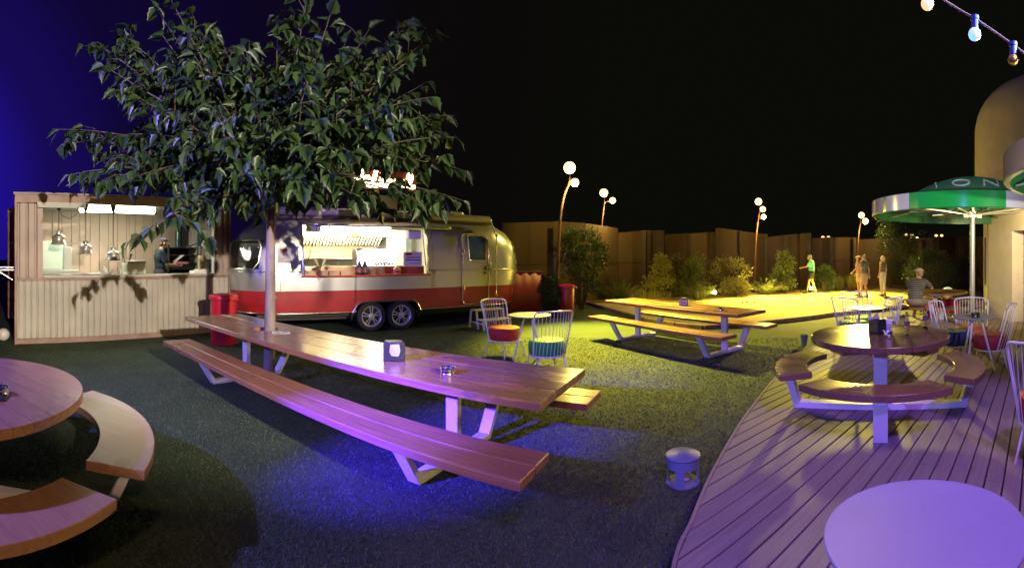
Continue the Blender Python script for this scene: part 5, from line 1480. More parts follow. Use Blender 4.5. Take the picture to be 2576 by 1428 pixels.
for k in range(3): mb.tube([(ks(522 + 4 * k, .3), 0.3, 1.31), (ks(521 + 4 * k, .3), 0.3, 1.55), (ks(520 + 4 * k, .3), 0.3, 1.6)], [0.05, 0.05, 0.045], 14)
mb.build('glass_jars', M['clear'], kio)
# counter things
def ct(s, y=0.06, z=1.3035): return KM @ Vector((s, y, z))
t = thing('stock_pot', ct((ks(322) + ks(372)) / 2, 0.25), KPH, 'large white pot with metal lids on the kiosk counter', 'pot')
w = ks(374) - ks(322)
mb = MB(); mb.box((0.0, 0, 0.12), (w * 0.92, 0.36, 0.235)); mb.build('container', mat('cream_enamel', (0.66, 0.70, 0.58), 0.4, var=0.03), t, bevel=0.03, seg=3)
mb = MB(); mb.box((-0.08, 0, 0.26), (w * 0.5, 0.34, 0.045)); mb.box((w * 0.28, 0, 0.262), (w * 0.42, 0.32, 0.05), ry=0.04); mb.build('lid', M['steel'], t, bevel=0.01)
mb = MB(); mb.tube([(-0.12, -0.05, 0.28), (-0.09, -0.05, 0.34), (-0.07, -0.05, 0.42)], [0.02, 0.015, 0.024], 8); mb.build('ladle', M['dark'], t)
t = thing('serving_tray', ct(ks(215), 0.12), KPH, 'flat pale serving tray on the kiosk counter below the heat lamps', 'tray')
mb = MB(); mb.box((0, 0, 0.012), (1.05, 0.26, 0.022)); mb.box((0.1, 0, 0.03), (0.7, 0.2, 0.02)); mb.build('tray_body', M['alu_shade'], t, bevel=0.008)
t = thing('paper_wrappers', ct(ks(285), 0.12), KPH, 'crumpled white paper wrappers on the kiosk counter', 'wrappers')
mb = MB()
for (x, z, w, h, a) in ((-0.12, 0.09, 0.10, 0.20, -0.35), (0.05, 0.05, 0.16, 0.10, 0.5), (0.18, 0.07, 0.10, 0.12, -0.6), (-0.25, 0.03, 0.12, 0.06, 0.1), (0.3, 0.02, 0.14, 0.04, 0.0)):
    m4 = Matrix.Translation((x, 0, z)) @ Matrix.Rotation(a, 4, 'Y')
    mb.add([m4 @ Vector(p) for p in ((-w / 2, 0.0, -h / 2), (w / 2, 0.03, -h / 2), (w * 0.3, -0.02, h * 0.1), (0, 0.02, h / 2), (-w * 0.35, 0.05, 0))], [(0, 1, 2), (0, 2, 3), (0, 3, 4)])
mb.build('sheets', M['paper'], t, smooth=False)
t = thing('takeaway_box', ct(ks(504), 0.06), KPH, 'pair of pale flat boxes at the right end of the kiosk counter', 'box')
MB().box((0, 0, 0.03), (0.36, 0.22, 0.055)).box((0.06, 0.0, 0.075), (0.26, 0.2, 0.03)).build('carton', M['paper'], t, bevel=0.005)
t = thing('wall_ledge', KM @ Vector((K0 - 0.22, 0.1, 1.42)), KPH, 'small metal ledge sticking out of the left end of the kiosk', 'ledge')
mb = MB(); mb.box((0, 0, 0), (0.42, 0.3, 0.02)); mb.box((0, 0, 0.05), (0.40, 0.28, 0.015)); mb.bar((0.2, 0, -0.2), (-0.1, 0, -0.02), 0.03, 0.02); mb.build('shelf', M['steel'], t)
# heat lamps
M['cable'] = mat('black_coiled_cable', (0.012, 0.012, 0.012), 0.6, var=0)
for k, (x, yb) in enumerate(((148, 615), (215.5, 639), (285, 655))):
    d_ = 0.18; s = ks(x, d_); z = kz(x, yb, d_); zt = KH - 0.16
    t = thing('heat_lamp', KM @ Vector((s, d_, z)), KPH, ('leftmost and highest', 'middle', 'rightmost and lowest')[k] + ' of the three aluminium heat lamps hanging in the kiosk window', 'heat lamp', 'heat lamps over the kiosk counter')
    q = 0.158
    MB().lathe([(q, 0), (q * 0.99, 0.006), (q * 0.86, 0.05), (q * 0.76, 0.09), (q * 0.74, 0.115), (q * 0.84, 0.135), (q * 0.83, 0.155), (q * 0.62, 0.185), (q * 0.42, 0.20), (q * 0.36, 0.25), (q * 0.42, 0.265), (0, 0.268)], 40).build('lamp_shade', M['alu_shade'], t, angle=50)
    mb = MB(); pts = []; L_ = zt - z - 0.26; n = int(L_ / 0.009)
    for i in range(n + 1):
        f = i / n; pts.append((0.012 * math.cos(i * 1.2), 0.012 * math.sin(i * 1.2), 0.265 + L_ * f))
    mb.tube(pts, 0.0065, 5); mb.build('cable', M['cable'], t)
    MB().lathe([(0.02, L_ + 0.14), (0.035, L_ + 0.16), (0.065, L_ + 0.27), (0.065, L_ + 0.29), (0, L_ + 0.29)], 16).build('ceiling_cup', M['black'], t)
    if k == 0:
        MB().tube([(0.0, 0, L_ + 0.16), (0.06, 0, L_ + 0.04), (0.2, 0, L_ - 0.02), (0.34, 0, L_ + 0.05), (0.42, 0, L_ + 0.2)], 0.006, 6).build('supply_cord', M['cable'], t)
# spot lamp hung at the caravan's left end, with cone and dark bottle below it
# ------------------------------------------------------------------ leaves
def leaf_material(name, c1, c2, back=1.0, rough=0.42):
    m, nt, b = new_mat(name)
    N = nt.nodes; L = nt.links
    g = N.new('ShaderNodeNewGeometry'); r = N.new('ShaderNodeValToRGB')
    r.color_ramp.elements[0].color = tuple(c1) + (1,); r.color_ramp.elements[1].color = tuple(c2) + (1,)
    L.new(g.outputs['Random Per Island'], r.inputs[0]); L.new(r.outputs[0], b.inputs['Base Color'])
    b.inputs['Roughness'].default_value = rough
    tl_ = N.new('ShaderNodeBsdfTranslucent'); L.new(r.outputs[0], tl_.inputs[0])
    mx = N.new('ShaderNodeMixShader'); mx.inputs[0].default_value = 0.25
    L.new(b.outputs[0], mx.inputs[1]); L.new(tl_.outputs[0], mx.inputs[2]); L.new(mx.outputs[0], N['Material Output'].inputs[0])
    return m
M['leaf'] = leaf_material('mulberry_leaf', (0.012, 0.034, 0.010), (0.048, 0.090, 0.026))
M['leaf2'] = leaf_material('shrub_leaf', (0.07, 0.10, 0.03), (0.20, 0.22, 0.07))
M['leafdark'] = leaf_material('dark_shrub_leaf', (0.03, 0.05, 0.02), (0.085, 0.12, 0.04), rough=0.3)
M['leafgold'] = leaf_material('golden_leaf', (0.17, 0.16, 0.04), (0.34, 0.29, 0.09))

LP = [(0, 0), (0.10, 0.27), (0.30, 0.40), (0.42, 0.30), (0.58, 0.29), (0.72, 0.15), (0.88, 0.055), (1.0, 0)]   # length, half width; lobed with a long tip
def leaf_mesh(pos, dirs, ups, size, rng, fold=0.35, droop=0.45, prof=LP):
    """arrays of leaves, each folded along its midrib and curved down"""
    n = len(pos); k = len(prof)
    d = dirs / np.linalg.norm(dirs, axis=1, keepdims=True)
    s = np.cross(d, ups); s /= np.linalg.norm(s, axis=1, keepdims=True) + 1e-9
    u = np.cross(s, d)
    nv = k + 2 * (k - 2)
    V = np.zeros((n, nv, 3), np.float32)
    dr = droop * rng.uniform(0.3, 1.4, n); fo = fold * rng.uniform(0.2, 1.5, n); wd = rng.uniform(0.85, 1.15, n)
    for i, (t, w) in enumerate(prof):
        base = pos + d * (t * size)[:, None] - u * (dr * t * t * size * 0.5)[:, None]
        V[:, i] = base
        if 0 < i < k - 1:
            off = s * (w * size * wd)[:, None] + u * (w * fo * size)[:, None]
            off2 = -s * (w * size * wd)[:, None] + u * (w * fo * size)[:, None]
            V[:, k + i - 1] = base + off; V[:, k + (k - 2) + i - 1] = base + off2
    F_ = []
    for sgn in (0, 1):
        o = k + sgn * (k - 2)
        F_.append((0, 1, o))
        for i in range(1, k - 2):
            F_ += [(i, i + 1, o + i), (i, o + i, o + i - 1)]
        F_.append((k - 2, k - 1, o + k - 3))
    F_ = np.array(F_)
    Fa = (F_[None] + (np.arange(n) * nv)[:, None, None]).reshape(-1, 3)
    return V.reshape(-1, 3), Fa

def unit(v): return v / (np.linalg.norm(v) + 1e-9)

# ------------------------------------------------------------------ the tree growing through the long table
def build_tree():
    rng = np.random.default_rng(11); rnd = random.Random(11)
    base = Vector((-2.985, 5.15, 0))
    t = thing('broadleaf_tree', base, 0, 'broadleaf tree with big drooping leaves growing through the long picnic table', 'tree')
    B = np.array(base)
    r0 = 5.96
    trunk_top = Q(689, 470, r0 + 0.02) - base
    mb = MB(); lb = MB()
    pts = [(0, 0, 0), (0.005, 0.0, 0.5), (0.015, 0.0, 1.0), (0.02, 0.005, 1.6), (0.03, 0.0, 2.1), tuple(trunk_top)]
    pts = [tuple(Vector(p)) for p in catmull([Vector(p) for p in pts], 5)]
    rad = [0.078 - 0.022 * (p[2] / 2.6) + (0.02 * max(0, 0.15 - p[2]) / 0.15) + 0.002 * math.sin(p[2] * 9) for p in pts]
    mb.tube(pts, rad, 14)
    for z, a in ((1.15, 0.4), (1.72, 2.6), (2.05, 5.0), (0.62, 3.7), (2.3, 1.2)):
        mb.ellipsoid((0.02 + 0.05 * math.cos(a), 0.05 * math.sin(a), z), (0.03, 0.03, 0.035), 8, 6)
    tips = [(150, 325, -.1), (178, 352, .3), (172, 440, -.2), (215, 455, .3), (255, 465, -.4), (290, 430, .8), (330, 450, -1.2), (400, 470, 1.2), (245, 385, .6), (300, 340, -.3),
            (322, 610, -1.7), (430, 520, -1.1), (245, 105, .2), (262, 165, -.3), (300, 75, .6), (295, 215, .9), (340, 250, -.9), (395, 22, .1), (432, 2, -.7), (475, 35, .8), (520, 92, -.4), (350, 120, -.5),
            (380, 180, .9), (440, 140, .2), (560, 108, .6), (620, 130, -.8), (660, 150, .9), (700, 62, -.2), (742, 22, .3), (775, -20, -.3), (805, 70, .8), (832, 35, -.8), (868, 110, .1), (850, 190, .9), (790, 160, -1.2),
            (930, 72, .0), (965, 120, .6), (1030, 55, -.2), (1095, 80, .2), (1058, 130, -.7), (1075, 205, .5), (985, 185, -.5), (1122, 290, .0), (1095, 335, .7), (1150, 345, -.4), (1172, 430, .1), (1165, 505, -.5),
            (1110, 530, .4), (1050, 505, -1.0), (985, 525, .8), (905, 505, -1.2), (835, 500, .7), (785, 500, -1.3), (735, 510, .9), (625, 515, -1.0), (560, 505, 1.1), (515, 520, -.6), (455, 480, .4), (660, 530, 1.5),
            (500, 250, -1.4), (560, 350, -1.7), (640, 260, -1.6), (720, 330, -1.8), (800, 300, -1.5), (880, 380, -1.7), (960, 330, -1.3), (1020, 400, -.9), (470, 380, -1.2), (420, 300, 1.2),
            (600, 200, 1.4), (700, 230, 1.6), (820, 260, 1.5), (920, 280, 1.3), (540, 420, 1.6), (660, 420, 1.8), (780, 430, 1.8), (880, 450, 1.6), (980, 420, 1.3), (1060, 300, .9), (350, 330, .9), (500, 180, 1.0),
            (940, 210, .2), (1010, 260, -.4), (600, 440, -1.9), (760, 460, -2.0), (870, 480, -1.0), (690, 480, -1.6), (380, 400, -.6), (560, 60 + 130, .1), (735, 110, .5), (760, 200, -.4), (670, 330, 0), (560, 280, .2), (860, 330, .2),
            (640, 470, .8), (500, 450, .9), (940, 480, .4), (780, 380, .9), (450, 220, -.4), (410, 90, -.2), (340, 160, .4)]
    for _k in range(30):
        _a = rnd.uniform(0, 2 * pi); _q = math.sqrt(rnd.random())
        tips.append((690 + 440 * _q * math.cos(_a), 290 + (190 if math.sin(_a) < 0 else 170) * _q * math.sin(_a), rnd.uniform(-2.0, 2.0) * math.sqrt(1 - _q * _q * 0.8)))
    P_, D_, U_, S_ = [], [], [], []
    tt = np.array(trunk_top)
    for (x, y, dr) in tips:
        tip = np.array(Q(x, y, r0 + dr * 0.95)) - B
        f0 = 0.75 + 0.25 * rnd.random()
        start = np.array((0.03, 0.0, 0)) * f0 + np.array((0, 0, tt[2] * (0.86 + 0.14 * rnd.random()))) if True else tt
        # a limb: steep first, then arching over
        c1 = start + np.array((0, 0, 0.35)) + (tip - start) * 0.15
        c2 = start + (tip - start) * 0.6 + np.array((0, 0, 0.35 if tip[2] < tt[2] + 1.0 else 0.05))
        n = 14; path = []
        for i in range(n + 1):
            s = i / n
            path.append((1 - s) ** 3 * start + 3 * (1 - s) ** 2 * s * c1 + 3 * (1 - s) * s * s * c2 + s ** 3 * tip)
        L_ = np.linalg.norm(tip - start)
        lb.tube([tuple(p) for p in path], [0.020 * (1 - i / n) ** 1.1 * min(1.3, L_ / 2.0) + 0.0035 for i in range(n + 1)], 6)
        path = np.array(path)
        # leaves straight on the outer limb, and on side twigs
        def leaves_along(pa, step, smin, smax):
            seg = np.linalg.norm(np.diff(pa, axis=0), axis=1); cum = np.concatenate([[0], np.cumsum(seg)])
            q = 0.02; side = 1
            while q < cum[-1]:
                i = min(np.searchsorted(cum, q) - 1, len(seg) - 1); i = max(i, 0)
                f = (q - cum[i]) / max(seg[i], 1e-6)
                p = pa[i] * (1 - f) + pa[i + 1] * f
                a = unit(pa[i + 1] - pa[i])
                sd = np.cross(a, (0, 0, 1)); sd = unit(sd + rng.normal(0, 0.35, 3))
                d = unit(a * 0.55 + sd * side * 0.9 + np.array((0, 0, -0.75)) + rng.normal(0, 0.25, 3))
                up = unit(np.array((0, 0, 1.0)) + rng.normal(0, 0.45, 3))
                pe = rng.uniform(0.02, 0.06)
                P_.append(p + d * pe); D_.append(d); U_.append(up); S_.append(rng.uniform(smin, smax))
                side = -side; q += step * rng.uniform(0.6, 1.5)
            p = pa[-1]; d = unit((pa[-1] - pa[-2]) / (np.linalg.norm(pa[-1] - pa[-2]) + 1e-6) * 0.6 + np.array((0, 0, -0.55)) + rng.normal(0, 0.2, 3))
            P_.append(p); D_.append(d); U_.append(unit(np.array((0, 0, 1.0)) + rng.normal(0, 0.3, 3))); S_.append(smax)
        leaves_along(path[6:], 0.070, 0.13, 0.215)
        nt_ = int(3 + L_ * 2.0)
        for k in range(nt_):
            f = rnd.uniform(0.35, 0.97); i = int(f * n); p = path[i]
            a = unit(path[min(i + 1, n)] - path[max(i - 1, 0)])
            sd = unit(rng.normal(0, 1, 3) + a * 0.7 + np.array((0, 0, 0.25)))
            ln = rnd.uniform(0.18, 0.42)
            q1 = p + sd * ln * 0.5 + np.array((0, 0, 0.03)); q2 = p + sd * ln + np.array((0, 0, -0.03))
            tw = np.array([p, q1, q2])
            lb.tube([tuple(v) for v in tw], [0.006, 0.004, 0.002], 4, caps=False)
            leaves_along(tw, 0.072, 0.11, 0.20)
    mb.build('trunk', M['bark'], t, angle=60)
    lb.build('limbs', M['twig'], t, angle=60)
    # the crown is thin where the roof sign shines through
    W_ = np.array(P_) + B; th_ = np.arctan2(W_[:, 0], W_[:, 1]); rr_ = np.hypot(W_[:, 0], W_[:, 1])
    px = UC + th_ * FP; py = VH - (W_[:, 2] - EYE) * FP / rr_
    g1 = (px > 862) & (px < 965) & (py > 405) & (py < 475) & (rng.random(len(px)) < 0.85)
    g2 = (px > 1015) & (px < 1060) & (py > 415) & (py < 470) & (rng.random(len(px)) < 0.6)
    kp = ~(g1 | g2)
    P_, D_, U_, S_ = (np.array(q)[kp] for q in (P_, D_, U_, S_))
    V, F_ = leaf_mesh(np.array(P_), np.array(D_), np.array(U_), np.array(S_), rng)
    raw_mesh('crown', V, F_, M['leaf'], t)
    return len(P_)
NLEAF = build_tree()

# ------------------------------------------------------------------ shrubs
DIA = [(0, 0), (0.3, 0.22), (0.65, 0.18), (1.0, 0)]
NEED = [(0, 0), (0.4, 0.07), (1.0, 0)]
def shrub(x, ytop, ybase, w, kind, label, r=None, cat='shrub', seed=0, dens=1.0, matn=None, name='shrub'):
    rng = np.random.default_rng(100 + seed)
    b = G(x, ybase, 0) if r is None else Q(x, ybase, r)
    r = math.hypot(b.x, b.y); b = Vector((b.x, b.y, 0))
    H_ = EYE + (VH - ytop) * r / FP; W_ = w * 1.18 * r / FP / 2
    t = thing(name, b, 0, label, cat, 'shrubs planted along the fence')
    P_, D_, U_, S_ = [], [], [], []
    mb = MB()
    if kind in ('bushy', 'airy', 'cone', 'column'):
        ns = {'bushy': 46, 'airy': 30, 'cone': 44, 'column': 40}[kind]
        for k in range(ns):
            f = rng.uniform(0.12, 1.0) ** (0.8 if kind != 'airy' else 0.5)
            if k == 0: f = 1.0
            a = rng.uniform(0, 2 * pi)
            prof = {'bushy': math.sqrt(max(0.03, 1 - (2 * max(f, 0.28) - 1.0) ** 2 * 0.95)), 'airy': 0.6 + 0.4 * math.sin(f * 3), 'cone': 1.08 - f * 0.95, 'column': 0.75 + 0.25 * math.sin(f * 9 + seed)}[kind]
            rr = W_ * prof * math.sqrt(rng.uniform(0.1, 1)); c = np.array((rr * math.cos(a), rr * math.sin(a), H_ * f))
            s0 = np.array((0.06 * math.cos(a), 0.06 * math.sin(a), 0.0)); m_ = s0 * 0.5 + c * 0.5 + np.array((0, 0, 0.15 * H_)) * (1 - f)
            mb.tube([tuple(s0), tuple(m_), tuple(c)], [0.014, 0.009, 0.003], 5, caps=False)
            nl = int((48 if kind != 'airy' else 32) * dens)
            cs = W_ * (0.30 if kind != 'airy' else 0.24)
            for j in range(nl):
                o = rng.normal(0, 1, 3); o = o / np.linalg.norm(o) * cs * rng.uniform(0.2, 1.15) * np.array((1, 1, 0.8))
                p = c + o
                if p[2] < 0.02: p[2] = rng.uniform(0.02, 0.3)
                P_.append(p); D_.append(unit(o) + np.array((0, 0, rng.uniform(0.0, 0.9)))); U_.append(unit(rng.normal(0, 1, 3) + np.array((0, 0, 0.6)))); S_.append(rng.uniform(0.055, 0.11) * (1.15 if kind == 'airy' else 1))
        prof_ = DIA
    elif kind == 'needle':
        for k in range(int(95 * dens)):
            a = rng.uniform(0, 2 * pi); e = rng.uniform(0.0, 1) ** 0.6
            tip = np.array((W_ * e * math.cos(a), W_ * e * math.sin(a), H_ * rng.uniform(0.55, 1.0) * (1 - 0.45 * e * e)))
            s0 = np.array((0.12 * W_ * math.cos(a), 0.12 * W_ * math.sin(a), 0.0))
            pa = [s0 + (tip - s0) * q + np.array((0, 0, 0.12 * H_ * math.sin(pi * q))) for q in np.linspace(0, 1, 7)]
            mb.tube([tuple(p) for p in pa], [0.006] * 6 + [0.002], 4, caps=False)
            for j in range(44):
                q = rng.uniform(0.15, 1.0); i = min(int(q * 6), 5); p = pa[i] + (pa[i + 1] - pa[i]) * (q * 6 - i)
                ax = unit(pa[i + 1] - pa[i])
                P_.append(p); D_.append(unit(ax * 0.7 + rng.normal(0, 0.5, 3))); U_.append(unit(rng.normal(0, 1, 3))); S_.append(rng.uniform(0.05, 0.11))
        prof_ = NEED
    elif kind == 'blades':
        for k in range(int(90 * dens)):
            a = rng.uniform(0, 2 * pi); c = np.array((W_ * rng.uniform(-1, 1) * 0.8, 0.35 * W_ * rng.uniform(-1, 1), 0.0))
            P_.append(c); D_.append(unit(np.array((math.cos(a) * 0.7, math.sin(a) * 0.7, 1.0)))); U_.append(np.array((math.cos(a), math.sin(a), 0.3))); S_.append(H_ * rng.uniform(0.8, 1.35))
        prof_ = [(0, 0), (0.1, 0.028), (0.35, 0.03), (0.6, 0.028), (0.8, 0.02), (1.0, 0)]
        mb.lathe([(0, 0), (0.1, 0), (0.06, 0.05), (0, 0.05)], 10)
    elif kind == 'tuft':
        for k in range(int(420 * dens)):
            a = rng.uniform(0, 2 * pi); e = rng.uniform(0, 1)
            P_.append(np.array((0.2 * W_ * math.cos(a) * e, 0.2 * W_ * math.sin(a) * e, 0))); D_.append(unit(np.array((math.cos(a) * e * 0.9, math.sin(a) * e * 0.9, 1.0)))); U_.append(np.array((-math.cos(a), -math.sin(a), 0.8)) * -1); S_.append(H_ * rng.uniform(0.8, 1.3))
        prof_ = [(0, 0), (0.1, 0.012), (0.35, 0.013), (0.6, 0.012), (0.8, 0.008), (1.0, 0)]
        mb.lathe([(0, 0), (0.08, 0), (0.05, 0.05), (0, 0.05)], 10)
    mb.build('stems', M['twig'], t)
    V, F_ = leaf_mesh(np.array(P_), np.array(D_), np.array(U_), np.array(S_), rng, fold=0.25, droop=(0.3 if kind not in ('blades', 'tuft') else 1.3), prof=prof_)
    raw_mesh('foliage', V, F_, M[matn or 'leaf2'], t)
    return t
shrub(1462, 590, 778, 118, 'column', 'tall dark spreading shrub right of the red bin and the nearest lamp pole', seed=1, matn='leafdark', dens=2.6)
shrub(1379, 702, 795, 56, 'bushy', 'small glossy dark bush between the red windbreak and the bin', seed=2, matn='leafdark', dens=1.6)
shrub(1563, 702, 757, 108, 'needle', 'low spreading feathery shrub left of the pale conifer', seed=3)
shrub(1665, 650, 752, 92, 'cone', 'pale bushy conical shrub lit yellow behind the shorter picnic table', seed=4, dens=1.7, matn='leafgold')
shrub(1742, 645, 748, 66, 'column', 'slim upright leafy shrub right of the pale conical one', seed=5, dens=1.5)
shrub(1755, 700, 755, 92, 'needle', 'grey green rosemary bush below the slim upright shrub', seed=6)
shrub(1707, 692, 752, 44, 'needle', 'green rosemary tuft squeezed between the conical and the slim shrub', seed=16, dens=0.6)
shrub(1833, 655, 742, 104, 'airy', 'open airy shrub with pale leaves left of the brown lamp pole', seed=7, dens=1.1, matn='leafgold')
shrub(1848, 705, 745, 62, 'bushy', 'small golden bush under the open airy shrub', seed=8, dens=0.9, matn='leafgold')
shrub(1928, 695, 741, 104, 'needle', 'broad low rosemary bush right of the brown lamp pole', seed=9)
shrub(1975, 640, 738, 92, 'cone', 'tall feathery green shrub left of the man in the mint shirt', seed=10, dens=1.5)
shrub(2075, 676, 733, 70, 'cone', 'dark conical shrub right of the man in the mint shirt', seed=11, dens=1.2, matn='leafdark')
shrub(2112, 704, 731, 44, 'tuft', 'dry golden grass tuft left of the farthest lamp pole', seed=12, matn='leafgold')
shrub(2143, 700, 731, 46, 'tuft', 'second dry golden grass tuft beside the farthest lamp pole', seed=13, matn='leafgold')
shrub(2240, 556, 726, 84, 'column', 'tall dark climber covered tree behind the woman in cream trousers', seed=14, matn='leafdark', dens=3.0)
shrub(2285, 588, 728, 64, 'column', 'dark tall bush right of the climber covered tree', seed=24, matn='leafdark', dens=2.2)
shrub(2342, 640, 742, 104, 'bushy', 'large rounded leafy bush behind the seated man', seed=15, dens=2.0, matn='leafdark')
shrub(2356, 640, 738, 84, 'bushy', 'lighter leafy bush rising over the picnic table of the seated man', seed=25, dens=1.2)
shrub(2420, 655, 738, 66, 'bushy', 'dark bush left of the parasol pole', seed=17, dens=1.6, matn='leafdark')
shrub(1600, 737, 757, 52, 'blades', 'strap leaved plant at the court corner', seed=18, matn='leafgold')
shrub(1655, 735, 755, 72, 'blades', 'row of strap leaved plants in front of the pale conical shrub', seed=19, matn='leafgold')

# ------------------------------------------------------------------ lamp poles with globes
m_, nt_, b_ = new_mat('lit_globe_glass')
nt_.nodes.remove(b_)
_t = nt_.nodes.new('ShaderNodeBsdfTransparent'); _e = nt_.nodes.new('ShaderNodeEmission'); _e.inputs[0].default_value = (1.0, 0.68, 0.10, 1); _e.inputs[1].default_value = 0.45
_a = nt_.nodes.new('ShaderNodeAddShader'); nt_.links.new(_t.outputs[0], _a.inputs[0]); nt_.links.new(_e.outputs[0], _a.inputs[1]); nt_.links.new(_a.outputs[0], nt_.nodes['Material Output'].inputs[0])
_t.inputs[0].default_value = (0.9, 0.85, 0.7, 1)
M['globeglass'] = m_
M['globe'] = emit_mat('sodium_globe', (1.0, 0.74, 0.17), 5.0)
M['globe2'] = emit_mat('sodium_globe_far', (1.0, 0.78, 0.18), 500)
def pole_lamp(base, path, heads, label, rad=0.05, gr=0.11, m='globe'):
    r = base
    b = Q(path[0][0], 700, r); b.z = 0
    t = thing('lamp_pole', b, 0, label, 'lamp pole', 'rusty lamp poles with globe lamps')
    pts = [Vector((0, 0, 0))] + [Q(x, y, r) - b for x, y in path[1:]]
    pts = catmull(pts, 6)
    mb = MB(); mb.tube(pts, [rad * (1 - 0.45 * i / len(pts)) for i in range(len(pts))], 10); mb.lathe([(0, 0), (0.09, 0), (0.09, 0.02), (0.05, 0.04), (0, 0.04)], 16); mb.build('pole', M['rust'], t)
    top = pts[-1]
    _h = Q(heads[-1][0] + 4, heads[-1][1] + 26, r - 0.25); lamp('POINT', 'pole_light', tuple(_h), 220, (1.0, 0.76, 0.16), None, 0.06)
    for (x, y, g) in heads:
        c = Q(x, y, r) - b
        near = min(pts, key=lambda p: abs(p.z - (c.z - 0.12)))
        mb = MB(); mb.tube([tuple(near), tuple((near + c) / 2 + Vector((0, 0, 0.03))), (c.x, c.y, c.z + g * 0.9)], 0.010, 6); mb.lathe([(0, g * 0.82), (g * 0.5, g * 0.86), (g * 0.45, g * 1.15), (0, g * 1.2)], 16, c=tuple(c)); arm = mb.build('arm', M['rust'], t)
        MB().ellipsoid(tuple(c), (g * 1.12, g * 1.12, g * 1.12), 24, 14).build('globe', M[m], arm)
    return t
pole_lamp(13.0, [(1399, 0), (1401, 735), (1404, 660), (1408, 577), (1412, 530), (1420, 490), (1431, 462), (1434, 445)], [(1433, 422, 0.15), (1446, 459, 0.105)], 'nearest rusty lamp pole with two bright globes, right of the caravan')
pole_lamp(17.6, [(1510, 0), (1510, 700), (1512, 630), (1514, 570), (1518, 530), (1521, 505)], [(1519, 485, 0.14), (1541, 504, 0.105)], 'second rusty lamp pole with two globes, behind the dark shrub', gr=0.1)
pole_lamp(20.6, [(1897, 0), (1898, 700), (1900, 640), (1903, 590), (1908, 548), (1912, 527)], [(1908, 507, 0.14), (1919, 526, 0.115), (1921, 545, 0.105)], 'rusty lamp pole with three stacked globes in the middle of the fence')
pole_lamp(24.0, [(2154, 0), (2155, 700), (2157, 640), (2160, 590), (2164, 562)], [(2167, 541, 0.14), (2177, 556, 0.14)], 'farthest rusty lamp pole with two globes, behind the group of players', m='globe')
# low floods aimed over the court
M['flood'] = emit_mat('flood_face', (1.0, 0.86, 0.30), 120)
for k, (x, y, ex, lab) in enumerate(((1797, 738, 55, 'small glaring garden floodlight under the airy shrub'), (2041, 727, 110, 'small glaring garden floodlight at the feet of the man in the mint shirt'))):
    p = G(x, y + 6, 0)
    t = thing('garden_floodlight', p, -math.atan2(p.x, p.y), lab, 'floodlight', 'garden floodlights by the court')
    mb = MB(); mb.box((0, 0, 0.16), (0.18, 0.08, 0.14)); mb.tube([(0, 0, 0), (0, 0, 0.1)], 0.015, 6); mb.build('housing', M['dark'], t, bevel=0.01)
    mb = MB(); mb.box((0, -0.044, 0.16), (0.15, 0.006, 0.11)); mb.build('lamp_glass', M['flood'], t)
lamp('SPOT', 'court_flood_a', tuple(Q(1906, 505, 20.3)), 16000, (1.0, 0.79, 0.09), tuple(G(1985, 757, 0)), 0.15, 72, 1.0)
lamp('SPOT', 'court_flood_b', tuple(Q(2165, 530, 23.6)), 15000, (1.0, 0.79, 0.10), tuple(G(2130, 752, 0)), 0.15, 70, 1.0)
for _x, _y, _r in ((1797, 730, 18.6), (1650, 735, 17.6), (1930, 728, 20.6), (2060, 722, 22.0)):
    _p = Q(_x, _y, _r - 1.6); lamp('POINT', 'shrub_fill_point', (_p.x, _p.y, 0.25), 85, (1.0, 0.80, 0.10), None, 0.05)  # extra points added to brighten the shrubs, some with no floodlight there
lamp('SPOT', 'lawn_flood', tuple(Q(1436, 400, 12.6)), 12500, (1.0, 0.82, 0.07), (2.0, 9.2, 0.0), 0.12, 62, 0.9)

# street lamps far beyond the fence
M['street'] = emit_mat('street_lamp', (1.0, 0.66, 0.20), 2.2)
for i, (x, y, lab) in enumerate(((2077, 596, 'distant street lamp just over the fence right of the mint shirted man'), (2287, 590, 'distant twin street lamp above the dark bushes'), (2300, 598, 'lower distant street lamp beside the twin one'), (2362, 592, 'distant twin street lamp left of the parasol pole'))):
    r = 70; p = Q(x, y, r)
    t = thing('street_lamp', (p.x, p.y, 0), -math.atan2(p.x, p.y), lab, 'street lamp', 'street lamps far beyond the fence')
    mb = MB(); mb.tube([(0, 0, 0), (0, 0, p.z)], 0.08, 8); mb.tube([(-0.45, 0, p.z), (0.45, 0, p.z)], 0.05, 6); mb.build('pole', M['rust'], t)
    for s in ((-1, 1) if i in (0, 1, 3, 2) else (0,)): MB().ellipsoid((s * 0.42, 0, p.z - 0.02), (0.24, 0.24, 0.18), 12, 8).build('lantern', M['street'], t)
p = Q(2384, 726, 16.0)
t = thing('garden_lantern', (p.x, p.y, 0), 0, 'pale green domed garden lantern behind the seated man\'s table', 'lantern')
MB().lathe([(0, 0), (0.05, 0), (0.05, 0.25), (0.16, 0.27), (0.16, 0.42), (0.05, 0.43), (0, 0.43)], 20).build('stand', M['white'], t)
MB().lathe([(0.0, 0.44), (0.22, 0.44), (0.2, 0.50), (0.1, 0.58), (0, 0.60)], 20).build('dome', emit_mat('soft_lantern', (0.8, 0.9, 0.5), 0.6), t)

